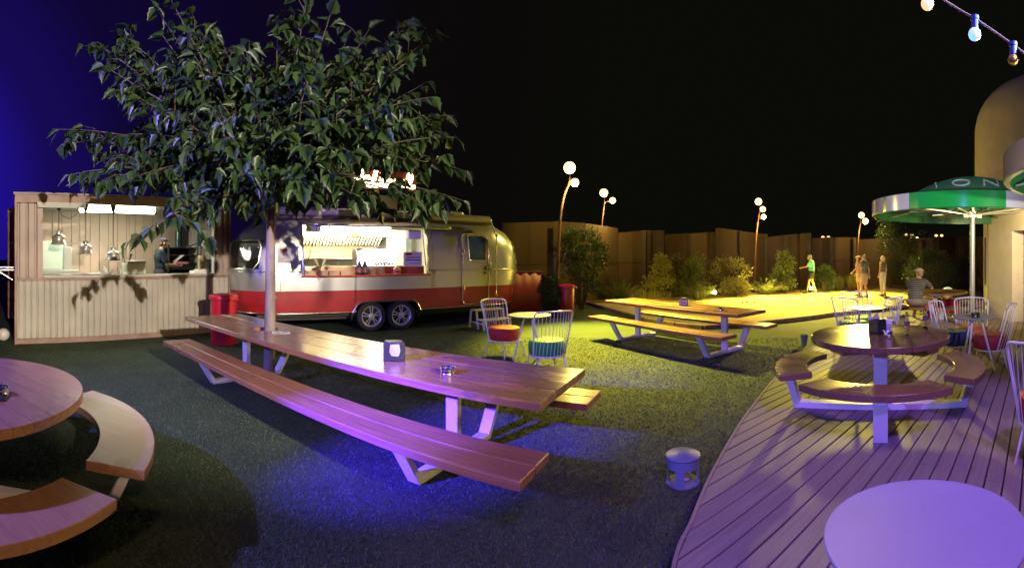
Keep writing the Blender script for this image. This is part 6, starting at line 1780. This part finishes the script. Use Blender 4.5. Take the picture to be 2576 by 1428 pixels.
# ------------------------------------------------------------------ parasols
def glossy(name, c): return mat(name, c, 0.16, var=0.04, scale=2, coat=0.3)
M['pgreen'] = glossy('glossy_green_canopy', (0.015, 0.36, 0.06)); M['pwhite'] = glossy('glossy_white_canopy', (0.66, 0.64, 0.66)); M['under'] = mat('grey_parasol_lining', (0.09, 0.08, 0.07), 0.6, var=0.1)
M['pgreendull'] = mat('green_canopy_top', (0.07, 0.24, 0.15), 0.5, var=0.08)
M['pole'] = mat('satin_pole', (0.28, 0.29, 0.29), 0.3, metal=0.5, var=0.05)
def parasol(cx, cy, label, segs, pr=2.1, zb=2.5, zt=2.79, za=3.34, letters=False):
    t = thing('parasol', (cx, cy, ZD), 0, label, 'parasol', 'round parasols with a hard rim')
    zb -= ZD; zt -= ZD; za -= ZD
    toward = math.degrees(math.atan2(-cy, -cx))
    rd = 1.52
    def dome(q): return zt + (za - zt) * (1 - q * q)          # q runs over the raised inner dome of radius rd
    for a0, a1, m in segs:      # degrees measured from the direction to the camera, left positive
        A = [R(toward - a) for a in np.linspace(a0, a1, max(3, int(abs(a1 - a0) / 3)))]
        mb = MB(); n = len(A)
        prof = [(pr, zb), (pr + 0.012, zb + 0.01), (pr + 0.012, zt - 0.01), (pr, zt), (rd, zt)]
        vs = [(r * math.cos(a), r * math.sin(a), z) for r, z in prof for a in A]
        mb.add(vs, [(j * n + i, j * n + i + 1, (j + 1) * n + i + 1, (j + 1) * n + i) for j in range(len(prof) - 1) for i in range(n - 1)])
        mb.build('canopy_panel', M[m], t, angle=50)
    mb = MB(); mb.lathe([(rd * q, dome(q)) for q in (1.0, 0.95, 0.9, 0.8, 0.65, 0.5, 0.35, 0.2, 0.0)], 64)
    mb.build('canopy_top', M['pgreendull' if letters else 'pwhite'], t, angle=60)
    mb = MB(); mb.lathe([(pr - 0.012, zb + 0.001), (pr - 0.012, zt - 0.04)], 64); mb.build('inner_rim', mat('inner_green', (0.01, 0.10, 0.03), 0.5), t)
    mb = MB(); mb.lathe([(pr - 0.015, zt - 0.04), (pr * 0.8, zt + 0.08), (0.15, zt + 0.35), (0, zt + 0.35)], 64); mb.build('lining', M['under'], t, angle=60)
    mb = MB(); mb.lathe([(pr - 0.06, zb - 0.005), (pr - 0.001, zb - 0.005), (pr - 0.001, zb + 0.0), (pr - 0.06, zb)], 64); mb.build('rim_lip', M['pgreen'], t)
    mb = MB(); mb.tube([(0, 0, 0), (0, 0, zt + 0.3)], 0.055, 20); mb.lathe([(0, 0), (0.30, 0), (0.30, 0.012), (0.06, 0.03), (0, 0.03)], 32); mb.build('pole', M['pole'], t)
    mb = MB()
    for k in range(8):
        a = 2 * pi * k / 8 + 0.2; ca, sa = math.cos(a), math.sin(a)
        mb.bar((0.08 * ca, 0.08 * sa, zb + 0.06), (1.2 * ca, 1.2 * sa, zb + 0.16), 0.035, 0.025); mb.bar((0.1 * ca, 0.1 * sa, zt + 0.12), ((pr - 0.05) * ca, (pr - 0.05) * sa, zb + 0.06), 0.035, 0.02)
        mb.bar((1.2 * ca, 1.2 * sa, zb + 0.16), (1.35 * math.cos(a + 0.35), 1.35 * math.sin(a + 0.35), zb + 0.13), 0.02, 0.02)
    mb.build('ribs', M['pole'], t)
    mb = MB(); mb.lathe([(0.055, zb), (0.085, zb), (0.085, zb + 0.12), (0.055, zb + 0.12)], 20); mb.box((0.12, -0.1, zb + 0.03), (0.07, 0.07, 0.08)); mb.box((-0.12, 0.08, zb + 0.03), (0.07, 0.07, 0.08)); mb.build('hub', M['white'], t)
    if letters:
        def surf(u, v):      # u metres round the rim (right as seen), v metres up the dome from the rim
            q = (1.34 - v) / rd; a = R(toward) + u / (rd * q); return Vector((rd * q * math.cos(a), rd * q * math.sin(a), dome(q) + 0.012))
        mb = MB()
        O = [surf(-0.22 + 0.165 * math.cos(a), 0.26 + 0.15 * math.sin(a)) for a in [2 * pi * k / 28 for k in range(28)]]
        mb.tube(O, 0.018, 6, closed=True)
        for p, q in (((0.22, 0.12), (0.22, 0.42)), ((0.22, 0.42), (0.50, 0.12)), ((0.50, 0.12), (0.50, 0.42)), ((-0.72, 0.12), (-0.84, 0.40))):
            mb.tube([surf(p[0] + (q[0] - p[0]) * i / 6, p[1] + (q[1] - p[1]) * i / 6) for i in range(7)], 0.018, 6)
        mb.build('letters', mat('white_lettering', (0.8, 0.8, 0.8), 0.6, var=0), t)
    return t
pc = Q(2446, 700, 9.8)
parasol(pc.x, pc.y, 'green and white round parasol with the letters ON, in front of the building', [(-15.6, 31.5, 'pgreen'), (31.5, 48.5, 'pwhite'), (48.5, 51.5, 'pgreen'), (51.5, 76, 'pwhite'), (76, 123, 'pgreen'), (123, 168, 'pwhite'), (168, 214, 'pgreen'), (214, 258, 'pwhite'), (258, 302, 'pgreen'), (302, 344.4, 'pwhite')], letters=True)
parasol(5.50, 0.65, 'white rimmed parasol cut by the right edge, closest to the camera', [(-20, 75, 'pwhite'), (75, 160, 'pwhite'), (160, 220, 'pgreen'), (220, 280, 'pwhite'), (280, 340, 'pgreen')])

# ------------------------------------------------------------------ building at the right edge
M['render'] = mat('pale_render', (0.52, 0.47, 0.40), 0.85, var=0.08, scale=3, bump=0.15, bscale=120)
A_ = G(2486, 791.5, ZD).to_2d(); B_ = G(2546, 810, ZD).to_2d(); C_ = G(2474, 751.7, ZD).to_2d()
dw_ = (B_ - A_).normalized(); nin = Vector((dw_.y, -dw_.x)) * -1
if (nin.dot(Vector((1, 0)))) < 0: nin = -nin
bld = thing('building', (0, 0, 0), 0, 'pale rendered building with a recessed door and a rounded tower, at the right edge', 'building')
HB = 3.6; wt = 0.35
def wall(a, b, z0, z1, name='wall', m='render', th=wt, n_=None):
    n_ = n_ or nin
    q = [a, b, b + n_ * th, a + n_ * th]
    mb = MB(); mb.prism([(p.x, p.y) for p in q], z0, z1); return mb.build(name, M[m], bld, smooth=False)
E1 = A_ + dw_ * (B_ - A_).length; E2 = E1 + dw_ * 1.25; E3 = A_ + dw_ * 7.0
wall(A_, E1, 0, HB)
wall(E1, E2, 2.25, HB, 'lintel')
wall(E2, E3, 0, HB)
wall(E1 + nin * 0.30, E2 + nin * 0.30, 0, 2.25, 'door', 'fencedark', 0.05)
n2 = (C_ - A_).normalized(); n2p = Vector((n2.y, -n2.x));
if n2p.dot(dw_) < 0: n2p = -n2p
AA = A_ + n2 * 0.36
wall(AA, C_, 0, 0.75, n_=n2p); wall(AA, C_, 2.25, HB, n_=n2p)
wall(AA, AA + n2 * 1.0, 0.75, 2.25, n_=n2p); wall(C_ - n2 * 1.0, C_, 0.75, 2.25, n_=n2p)
wall(AA + n2 * 1.0 + n2p * 0.2, C_ - n2 * 1.0 + n2p * 0.2, 0.75, 2.25, 'window', 'glass_dark', 0.03, n_=n2p)
mb = MB(); roofp = [A_ - dw_ * 0.0, E3, E3 + nin * 6, C_ + nin * 2, C_]; mb.prism([(p.x, p.y) for p in roofp], HB + 0.002, HB + 0.2); mb.build('roof', M['render'], bld, smooth=False)
tc_ = Vector((15.6, 6.2))
mb = MB(); prof = [(3.2, 3.82), (3.2, 6.0)] + [(3.2 - 1.6 * (1 - math.cos(a)), 6.0 + 1.7 * math.sin(a)) for a in [pi / 2 * k / 10 for k in range(1, 11)]] + [(0, 7.75)]
mb.lathe(prof, 64, c=(tc_.x, tc_.y, 0)); mb.build('tower', M['render'], bld, angle=50)
t = thing('parked_bicycle_handle', G(2481, 746, ZD), 0, 'dark garden tool leaning by the narrow side of the building', 'tool')
MB().tube([(0, 0, 0), (0.1, 0.1, 0.9)], 0.02, 6).build('handle', M['black'], t); MB().ellipsoid((0.12, 0.12, 0.98), (0.06, 0.06, 0.1), 10, 8).build('head', M['black'], t)
t.name = 'garden_tool'

# ------------------------------------------------------------------ coloured bulbs on a cable
M['cablepale'] = mat('pale_cable', (0.22, 0.2, 0.2), 0.5, var=0)
M['socket'] = mat('blue_socket', (0.03, 0.10, 0.28), 0.4, var=0.05)
rB = 2.6
t = thing('festoon_cable', Q(2452, 45, rB), 0, 'pale cable of the string lights crossing the top right corner', 'cable')
o_ = Q(2452, 45, rB)
pts = [Q(2240, -75, rB * 1.0) - o_, Q(2335, -30, rB) - o_, Q(2375, 0, rB) - o_, Q(2420, 28, rB) - o_, Q(2452, 46, rB) - o_, Q(2500, 78, rB) - o_, Q(2548, 112, rB) - o_, Q(2600, 148, rB) - o_, Q(2700, 200, rB) - o_]
MB().tube(catmull(pts, 5), 0.0062, 8).build('wire', M['cablepale'], t)
for (x, y, ys, col, st, lab) in ((2333, 9, -35, (1.0, 0.50, 0.20), 1.5, 'lit orange bulb of the string lights, cut by the top edge'), (2452, 86, 46, (0.22, 0.50, 1.0), 1.5, 'lit blue bulb of the string lights'), (2548, 150, 112, None, 0, 'unlit yellow glass bulb of the string lights')):
    c = Q(x, y, rB); s = Q(x, ys, rB)
    t = thing('light_bulb', s, 0, lab, 'light bulb', 'coloured bulbs of the string lights')
    rr_ = 0.036 if col else 0.030
    dz = c.z - s.z
    mm = emit_mat('bulb_glow', col, st) if col else mat('yellow_bulb_glass', (0.65, 0.52, 0.10), 0.12, var=0.2, scale=60, coat=0.5, trans=0.4)
    MB().ellipsoid((0, 0, dz), (rr_, rr_, rr_), 24, 16).build('bulb', mm, t)
    MB().lathe([(0.016, dz + rr_ * 0.85), (0.021, dz + rr_ * 0.9), (0.021, -0.01), (0.025, -0.008), (0.025, 0.012), (0.012, 0.016), (0, 0.016)], 20).build('lamp_socket', M['socket'], t)
# ------------------------------------------------------------------ people
def capsule(mb, a, b, ra, rb, n=12):
    a = Vector(a); b = Vector(b); d = b - a; L_ = d.length
    q = d.to_track_quat('Z', 'Y').to_matrix().to_4x4()
    prof = [(ra * math.sin(pi / 2 * k / 4), -ra * math.cos(pi / 2 * k / 4)) for k in range(5)] + [(rb * math.cos(pi / 2 * k / 4), L_ + rb * math.sin(pi / 2 * k / 4)) for k in range(5)]
    prof[0] = (0, -ra); prof[-1] = (0, L_ + rb)
    t = MB().lathe(prof, n); m = Matrix.Translation(a) @ q
    mb.add([m @ Vector(v) for v in t.v], t.f)
def blob(mb, c, r, rot=None): mb.ellipsoid(c, r, 16, 10, rot)
def remesh(o, v):
    m = o.modifiers.new('remesh', 'REMESH'); m.mode = 'VOXEL'; m.voxel_size = v; m.use_smooth_shade = True
    s = o.modifiers.new('smooth', 'SMOOTH'); s.factor = 0.5; s.iterations = 3
    return o
BASE = dict(head=(0, 0.02, 1.60), neck=(0, 0, 1.47), chest=(0, 0, 1.28), waist=(0, 0, 1.08), hip=(0, 0, 0.95),
            shL=(-0.185, 0, 1.40), shR=(0.185, 0, 1.40), elL=(-0.23, -0.02, 1.12), elR=(0.23, -0.02, 1.12), wrL=(-0.24, 0.05, 0.88), wrR=(0.24, 0.05, 0.88),
            hL=(-0.095, 0, 0.92), hR=(0.095, 0, 0.92), kL=(-0.10, 0.01, 0.50), kR=(0.10, 0.01, 0.50), aL=(-0.10, -0.02, 0.09), aR=(0.10, -0.02, 0.09))
def hand(mb, w, d, palm_n, curl=0.5, s=1.0):
    """palm, four fingers of unequal length and a thumb leaving the side of the palm"""
    w = Vector(w); d = Vector(d).normalized(); n = Vector(palm_n).normalized(); n = (n - d * n.dot(d)).normalized(); x = d.cross(n)
    pc = w + d * 0.05 * s
    rot = Matrix((x, n, d)).transposed()
    blob(mb, pc, (0.040 * s, 0.018 * s, 0.052 * s), rot)
    for k, L_ in enumerate((0.070, 0.080, 0.075, 0.060)):
        b = pc + d * 0.042 * s + x * (0.027 - 0.018 * k) * s
        p1 = b + (d * math.cos(curl) + n * math.sin(curl)) * L_ * 0.5 * s
        p2 = p1 + (d * math.cos(curl * 2.2) + n * math.sin(curl * 2.2)) * L_ * 0.5 * s
        capsule(mb, b, p1, 0.0095 * s, 0.009 * s, 8); capsule(mb, p1, p2, 0.009 * s, 0.0075 * s, 8)
    b = w + d * 0.025 * s + x * 0.034 * s; p1 = b + (d * 0.6 + x * 0.6 + n * 0.35).normalized() * 0.035 * s; p2 = p1 + (d * 0.85 + n * 0.5).normalized() * 0.03 * s
    capsule(mb, b, p1, 0.012 * s, 0.010 * s, 8); capsule(mb, p1, p2, 0.010 * s, 0.008 * s, 8)

def person(loc, rz, label, J, skin='skin', fat=1.0, head_turn=0.0, vox=0.010, palms=None, hair=None, shirt=None, sleeve=0.5, trousers=None, leg=0.45, shoes=None, cap=None, curl=0.6, tank=False):
    P = {k: Vector(v) for k, v in BASE.items()}; P.update({k: Vector(v) for k, v in J.items()})
    t = thing('person', loc, rz, label, 'person')
    mb = MB()
    h = P['head']; hr = Matrix.Rotation(head_turn, 3, 'Z')
    def hp(x, y, z): return h + hr @ Vector((x, y, z))
    blob(mb, hp(0, -0.008, 0.022), (0.076, 0.094, 0.095)); blob(mb, hp(0, 0.022, -0.045), (0.056, 0.062, 0.062)); blob(mb, hp(0, 0.062, -0.085), (0.026, 0.022, 0.020))
    blob(mb, hp(0, 0.088, -0.012), (0.013, 0.022, 0.020)); blob(mb, hp(0, 0.082, 0.012), (0.010, 0.014, 0.022)); blob(mb, hp(0, 0.078, -0.052), (0.024, 0.014, 0.010))
    blob(mb, hp(0, 0.076, 0.030), (0.052, 0.016, 0.010))
    for s in (-1, 1): blob(mb, hp(s * 0.077, -0.005, -0.005), (0.010, 0.022, 0.032)); blob(mb, hp(s * 0.030, 0.074, -0.022), (0.020, 0.016, 0.016))
    capsule(mb, P['neck'] - Vector((0, 0, 0.05)), hp(0, -0.02, -0.06), 0.058 * (0.5 + 0.5 * fat), 0.052)
    def torso(m, e):
        blob(m, P['chest'], (0.165 * fat + e, 0.105 * fat + e, 0.19)); blob(m, (P['neck'] + P['chest']) / 2 + Vector((0, 0, 0.02)), (0.15 + e, 0.075 + e, 0.085)); blob(m, P['waist'] + Vector((0, 0.01 * fat, 0)), (0.140 * fat + e, 0.105 * fat + e, 0.16)); blob(m, P['hip'], (0.160 * (0.5 + 0.5 * fat) + e, 0.108 * (0.6 + 0.4 * fat) + e, 0.12))
        capsule(m, P['chest'], P['waist'], 0.10 * fat + e, 0.10 * fat + e); capsule(m, P['waist'], P['hip'], 0.10 * fat + e, 0.10 + e)
        if not tank or e == 0:
            capsule(m, P['neck'] - Vector((0, 0, 0.05)), P['shL'], 0.05 + e, 0.052 + e); capsule(m, P['neck'] - Vector((0, 0, 0.05)), P['shR'], 0.05 + e, 0.052 + e)
    torso(mb, 0)
    for s in 'LR':
        capsule(mb, P['sh' + s], P['el' + s], 0.050, 0.038); capsule(mb, P['el' + s], P['wr' + s], 0.038, 0.025)
        d = (P['wr' + s] - P['el' + s]); pn = (palms or {}).get(s, (1 if s == 'L' else -1, 0.2, 0)); hand(mb, P['wr' + s], d, pn, curl)
        capsule(mb, P['h' + s], P['k' + s], 0.085, 0.055); capsule(mb, P['k' + s], P['a' + s], 0.052, 0.034)
        blob(mb, P['k' + s].lerp(P['a' + s], 0.3) + Vector((0, -0.015, 0)), (0.050, 0.055, 0.10))
        f = P['a' + s]; capsule(mb, f + Vector((0, -0.02, -0.045)), f + Vector((0, 0.13, -0.062)), 0.036, 0.026)
    remesh(mb.build('body', M[skin], t), vox)
    e = 0.014
    if shirt:
        mb = MB(); torso(mb, e)
        if sleeve:
            for s in 'LR': capsule(mb, P['sh' + s], P['sh' + s].lerp(P['el' + s], sleeve), 0.050 + e, 0.050 + e + 0.006)
        o = remesh(mb.build('shirt' if not tank else 'tank_top', shirt, t), vox)
    if trousers:
        mb = MB(); blob(mb, P['hip'] - Vector((0, 0, 0.01)), (0.165 * (0.5 + 0.5 * fat) + 0.019, 0.112 * (0.6 + 0.4 * fat) + 0.019, 0.115))
        for s in 'LR':
            if leg <= 1: capsule(mb, P['h' + s], P['h' + s].lerp(P['k' + s], leg), 0.085 + 0.02, 0.066 + 0.028)
            else:
                capsule(mb, P['h' + s], P['k' + s], 0.085 + 0.018, 0.055 + 0.020); capsule(mb, P['k' + s], P['k' + s].lerp(P['a' + s], leg - 1), 0.055 + 0.018, 0.060)
        remesh(mb.build('trousers' if leg > 1 else 'shorts', trousers, t), vox)
    if shoes:
        for s in 'LR':
            mb = MB(); f = P['a' + s]; capsule(mb, f + Vector((0, -0.025, -0.045)), f + Vector((0, 0.15, -0.060)), 0.044, 0.030); blob(mb, f + Vector((0, -0.02, -0.015)), (0.042, 0.05, 0.05)); mb.box(f + Vector((0, 0.055, -0.081)), (0.085, 0.26, 0.018))
            remesh(mb.build('shoe', shoes, t), vox)
    if hair:
        mb = MB(); hs = hair[1]; blob(mb, hp(0, -0.026, 0.042), (0.084 * hs, 0.094 * hs, 0.086 * hs)); blob(mb, hp(0, -0.055, -0.01), (0.075 * hs, 0.060 * hs, 0.08 * hs))
        remesh(mb.build('hair', hair[0], t), vox * 0.8)
    if cap:
        mb = MB(); kind, cm = cap
        blob(mb, hp(0, -0.012, 0.070), (0.092, 0.108, 0.058))
        if kind == 'brim': blob(mb, hp(0, 0.02, 0.055), (0.145, 0.165, 0.010))
        else: blob(mb, hp(0, 0.095, 0.058), (0.070, 0.075, 0.012))
        remesh(mb.build('cap', cm, t), vox * 0.7)
    return t, P
def face_dir(th, rel):
    """rotation so that the local +y axis looks rel radians left of the line of sight at bearing th"""
    return -th + rel
cloth = lambda n, c: mat(n, c, 0.85, var=0.12, scale=9, bump=0.2, bscale=60)
M['skinlit'] = mat('sunburnt_skin', (0.48, 0.27, 0.16), 0.5, var=0.08)
def at_feet(x, y):
    p = G(x, y, 0.006); return p, math.atan2(p.x, p.y)
# man in the mint polo, mid-stride to the left, arm reaching forward
p, th = at_feet(2042, 737); 
person(p, face_dir(th, R(80)), 'man in a mint green polo shirt and dark shorts standing by the court edge', dict(
    head=(0, 0.10, 1.58), neck=(0, 0.05, 1.46), chest=(0, 0.02, 1.27), elL=(-0.22, 0.17, 1.19), wrL=(-0.20, 0.42, 1.14), elR=(0.23, -0.02, 1.13), wrR=(0.23, 0.0, 0.88),
    kL=(-0.10, 0.12, 0.50), aL=(-0.10, 0.20, 0.10), kR=(0.10, 0.0, 0.50), aR=(0.10, -0.17, 0.11)), fat=1.2, shirt=cloth('mint_polo', (0.16, 0.60, 0.42)), sleeve=0.62, trousers=cloth('black_shorts', (0.02, 0.02, 0.025)), leg=0.55, shoes=cloth('brown_shoe', (0.10, 0.06, 0.04)), hair=(cloth('grey_hair', (0.35, 0.30, 0.24)), 1.0), vox=0.012)
# woman behind the grey shirted man
p, th = at_feet(2161, 743)
person(p, face_dir(th, R(70)), 'person in a pale cap half hidden behind the man in the grey shirt', dict(
    head=(0, 0.03, 1.54), elL=(-0.20, 0.06, 1.13), wrL=(-0.16, 0.24, 0.98), elR=(0.22, 0.02, 1.12), wrR=(0.18, 0.16, 0.92)), fat=0.95, shirt=cloth('pink_top', (0.55, 0.33, 0.26)), sleeve=0.5, trousers=cloth('cream_shorts', (0.6, 0.5, 0.33)), leg=0.7, hair=(cloth('brown_hair', (0.10, 0.04, 0.02)), 1.05), cap=('peak', cloth('pale_cap', (0.7, 0.62, 0.45))), shoes=cloth('tan_shoe', (0.2, 0.12, 0.07)), vox=0.012)
p, th = at_feet(2174, 748)
t_, PJ = person(p, face_dir(th, R(62)), 'man in a grey t-shirt and beige shorts holding a boule behind his back', dict(
    head=(0, 0.02, 1.58), elR=(0.22, -0.10, 1.13), wrR=(0.12, -0.16, 0.90), elL=(-0.22, 0.02, 1.12), wrL=(-0.21, 0.12, 0.90),
    kL=(-0.10, 0.06, 0.50), aL=(-0.10, 0.10, 0.09), kR=(0.10, 0.0, 0.50), aR=(0.10, -0.06, 0.09)), fat=1.0, head_turn=0.2, shirt=cloth('grey_tshirt', (0.13, 0.15, 0.13)), sleeve=0.55, trousers=cloth('beige_shorts', (0.50, 0.36, 0.25)), leg=0.85, hair=(cloth('short_grey_hair', (0.28, 0.20, 0.12)), 1.0), shoes=cloth('dark_shoe', (0.12, 0.08, 0.05)), vox=0.012, palms={'R': (0, 0, -1)})
rot = Matrix.Rotation(t_.rotation_euler.z, 4, 'Z')
bp = Vector(t_.location) + (rot @ (Vector(PJ['wrR']) + Vector((-0.05, -0.03, -0.08))))
tag(MB().ellipsoid((0, 0, 0), (0.038, 0.038, 0.038), 16, 10).build('boule', M['chrome'], loc=bp), 'steel boule held by the man in the grey t-shirt', 'boule')
p, th = at_feet(2221, 744)
person(p, face_dir(th, R(55)), 'woman with short blond hair, dark tank top and cream trousers standing on the court', dict(
    head=(0, 0.02, 1.52), neck=(0, 0, 1.40), chest=(0, 0, 1.24), waist=(0, 0, 1.05), shL=(-0.165, 0, 1.34), shR=(0.165, 0, 1.34), elL=(-0.20, 0.0, 1.08), elR=(0.21, -0.04, 1.08), wrL=(-0.18, 0.08, 0.86), wrR=(0.20, 0.0, 0.84)), fat=0.92, tank=True,
    shirt=cloth('olive_tank_top', (0.14, 0.11, 0.06)), sleeve=0, trousers=cloth('cream_trousers', (0.66, 0.58, 0.38)), leg=1.8, shoes=cloth('brown_shoes', (0.12, 0.05, 0.03)), hair=(cloth('blond_hair', (0.62, 0.45, 0.22)), 1.22), vox=0.012)
# seated man seen from behind
def stripes():
    m, nt, b = new_mat('striped_knit'); N = nt.nodes; L = nt.links
    tc = N.new('ShaderNodeTexCoord'); w = N.new('ShaderNodeTexWave'); w.bands_direction = 'Z'; w.inputs['Scale'].default_value = 7.5; w.inputs['Distortion'].default_value = 0.5; w.inputs['Detail'].default_value = 1
    L.new(tc.outputs['Object'], w.inputs[0]); r = N.new('ShaderNodeValToRGB'); r.color_ramp.elements[0].position = 0.70; r.color_ramp.elements[0].color = (0.012, 0.014, 0.014, 1); r.color_ramp.elements[1].position = 0.78; r.color_ramp.elements[1].color = (0.20, 0.19, 0.16, 1)
    L.new(w.outputs['Fac'], r.inputs[0]); L.new(r.outputs[0], b.inputs['Base Color']); b.inputs['Roughness'].default_value = 0.9
    return m
ps = Q(2301, 767, 11.25)
th = math.atan2(ps.x, ps.y)
person((ps.x, ps.y, 0), face_dir(th, R(-25)), 'man in a striped shirt and pale hat sitting with his back turned', dict(
    hip=(0, 0, 0.55), hL=(-0.10, 0.04, 0.53), hR=(0.10, 0.04, 0.53), waist=(0, 0.03, 0.70), chest=(0, 0.09, 0.90), neck=(0, 0.17, 1.07), head=(0, 0.23, 1.19), shL=(-0.20, 0.13, 1.00), shR=(0.20, 0.13, 1.00),
    elL=(-0.27, 0.30, 0.84), elR=(0.27, 0.32, 0.84), wrL=(-0.16, 0.50, 0.84), wrR=(0.14, 0.52, 0.84), kL=(-0.17, 0.44, 0.50), kR=(0.15, 0.44, 0.50), aL=(-0.13, 0.22, 0.10), aR=(0.16, 0.34, 0.09)),
    fat=1.22, head_turn=0.9, shirt=stripes(), sleeve=0.6, trousers=cloth('khaki_shorts', (0.16, 0.13, 0.09)), leg=0.85, shoes=cloth('dark_shoes', (0.04, 0.03, 0.03)), hair=(cloth('grey_brown_hair', (0.22, 0.16, 0.10)), 1.0), cap=('brim', cloth('pale_sun_hat', (0.30, 0.24, 0.17))), vox=0.011)[0].scale = (1.12, 1.12, 1.05)
# red jacket and bag left on the far benches
def drape(loc, rz, label, m, w=0.45):
    t = thing('jacket', loc, rz, label, 'jacket', 'clothes left on the bench')
    mb = MB(); n = 10; vs = []
    rr = random.Random(int(loc[0] * 10))
    for i in range(n + 1):
        x = -w / 2 + w * i / n
        for y, z in ((-0.22, -0.34 + 0.08 * math.sin(i * 1.3)), (-0.21, 0.0), (-0.10, 0.05), (0.10, 0.04), (0.21, 0.0), (0.22, -0.22 + 0.07 * math.sin(i * 2))): vs.append((x + rr.uniform(-.01, .01), y + 0.015 * math.sin(i * 1.7), z + 0.02 * math.sin(i * 2.1 + y * 9)))
    mb.add(vs, [(i * 6 + j, i * 6 + j + 1, i * 6 + j + 7, i * 6 + j + 6) for i in range(n) for j in range(5)])
    o = mb.build('cloth', m, t, angle=80); s = o.modifiers.new('thick', 'SOLIDIFY'); s.thickness = 0.02; o.modifiers.new('sub', 'SUBSURF').levels = 1
redc = cloth('red_cloth', (0.42, 0.02, 0.02)); drk = cloth('dark_cloth', (0.025, 0.022, 0.025))
q = Q(2333, 756, 11.6); drape((q.x, q.y, 0.48), -0.6, 'red jacket beside the seated man', redc, 0.35)
q = Q(2392, 750, 12.6); drape((q.x, q.y, 0.48), -1.0, 'dark red jacket hanging over the far bench', redc, 0.5)
q = Q(2362, 748, 12.9); drape((q.x, q.y, 0.48), -0.9, 'dark coat lying on the far bench', drk, 0.4)
# the cook in the kiosk
sx = ks(401, 0.85)
cp = KM @ Vector((sx, 0.85, 0.37))
t_, PJ = person(cp, KPH - pi / 2 - 0.10, 'cook in a flat cap and navy t-shirt holding an open pink box in the kiosk', dict(
    head=(0, 0.10, 1.60), neck=(0, 0.04, 1.47), chest=(0, 0.0, 1.28), elL=(-0.23, 0.10, 1.12), wrL=(-0.14, 0.36, 1.10), elR=(0.23, 0.10, 1.12), wrR=(0.13, 0.38, 1.09)), fat=1.05, shirt=cloth('navy_tshirt', (0.012, 0.024, 0.036)), sleeve=0.7, trousers=cloth('dark_trousers', (0.03, 0.03, 0.04)), leg=1.85,
    shoes=cloth('kitchen_shoe', (0.02, 0.02, 0.02)), hair=(cloth('stubble_hair', (0.12, 0.07, 0.05)), 0.97), cap=('peak', cloth('dark_flat_cap', (0.045, 0.035, 0.045))), vox=0.009, palms={'L': (0, 0, 1), 'R': (0, 0, 1)}, curl=0.35)
rot = Matrix.Rotation(t_.rotation_euler.z, 4, 'Z')
bp = cp + (rot @ Vector((0, 0.52, 1.135)))
t = thing('takeaway_carton', bp, t_.rotation_euler.z, 'open pink takeaway carton held by the cook', 'carton')
pk = cloth('pink_card', (0.72, 0.30, 0.34)); MB().box((0, 0, 0.015), (0.22, 0.30, 0.055)).build('base', pk, t, bevel=0.005)
MB().box((0, -0.05, 0.12), (0.22, 0.012, 0.24), rx=R(-52)).build('lid', mat('clear_lid', (0.4, 0.36, 0.36), 0.15), t)
# small neon-lit keg shape hanging at the caravan's left end: a dark lantern with three spots
# ------------------------------------------------------------------ every loose piece that could be counted becomes a part of its own
def split_loose(o):
    me = o.data; n = len(me.vertices)
    if o.modifiers and any(m.type == 'REMESH' for m in o.modifiers): return
    par = list(range(n))
    def find(a):
        while par[a] != a:
            par[a] = par[par[a]]; a = par[a]
        return a
    for e in me.edges:
        a, b = find(e.vertices[0]), find(e.vertices[1])
        if a != b: par[a] = b
    groups = {}
    for p in me.polygons: groups.setdefault(find(p.vertices[0]), []).append(p)
    if len(groups) < 2: return
    for k, polys in enumerate(list(groups.values())):
        ids = sorted({v for p in polys for v in p.vertices}); mp = {v: i for i, v in enumerate(ids)}
        m = bpy.data.meshes.new(o.name.split('.')[0])
        m.from_pydata([me.vertices[v].co[:] for v in ids], [], [[mp[v] for v in p.vertices] for p in polys])
        if polys[0].use_smooth:
            m.shade_smooth(); m.set_sharp_from_angle(angle=R(40))
        for mt in me.materials: m.materials.append(mt)
        q = bpy.data.objects.new(o.name.split('.')[0], m); COL.objects.link(q); q.parent = o.parent; q.matrix_local = o.matrix_local
        for md in o.modifiers:
            if md.type == 'BEVEL':
                b = q.modifiers.new('bevel', 'BEVEL'); b.width = md.width; b.segments = md.segments; b.limit_method = 'ANGLE'; b.angle_limit = md.angle_limit
    bpy.data.objects.remove(o)
SPLIT = {'cigarette_rest', 'arch_corner', 'hinge', 'panel_seam', 'knob', 'ribs', 'roof_hook', 'gas_strut', 'side_panel', 'end_wall', 'glass_jars', 'plate_stack', 'letters', 'back_shelf', 'case_side', 'latch', 'lid'}
for o in list(bpy.data.objects):
    if o.type == 'MESH' and o.name.split('.')[0] in SPLIT and not children_of(o): split_loose(o)
for a, b in (('ribs', 'rib'), ('glass_jars', 'glass_jar'), ('plate_stack', 'plate'), ('letters', 'letter')):
    for o in [o for o in bpy.data.objects if o.name.split('.')[0] == a]: o.name = b
# a thing of one single mesh is that mesh itself
for o in [o for o in bpy.data.objects if o.type == 'EMPTY' and o.parent is None]:
    ch = children_of(o)
    if len(ch) == 1 and not children_of(ch[0]):
        c = ch[0]; nm = o.name.split('.')[0]
        bpy.context.view_layer.update()
        mw = c.matrix_world.copy(); c.parent = None; c.matrix_world = mw
        for k in ('label', 'category', 'group', 'kind'):
            if k in o: c[k] = o[k]
        bpy.data.objects.remove(o); c.name = nm
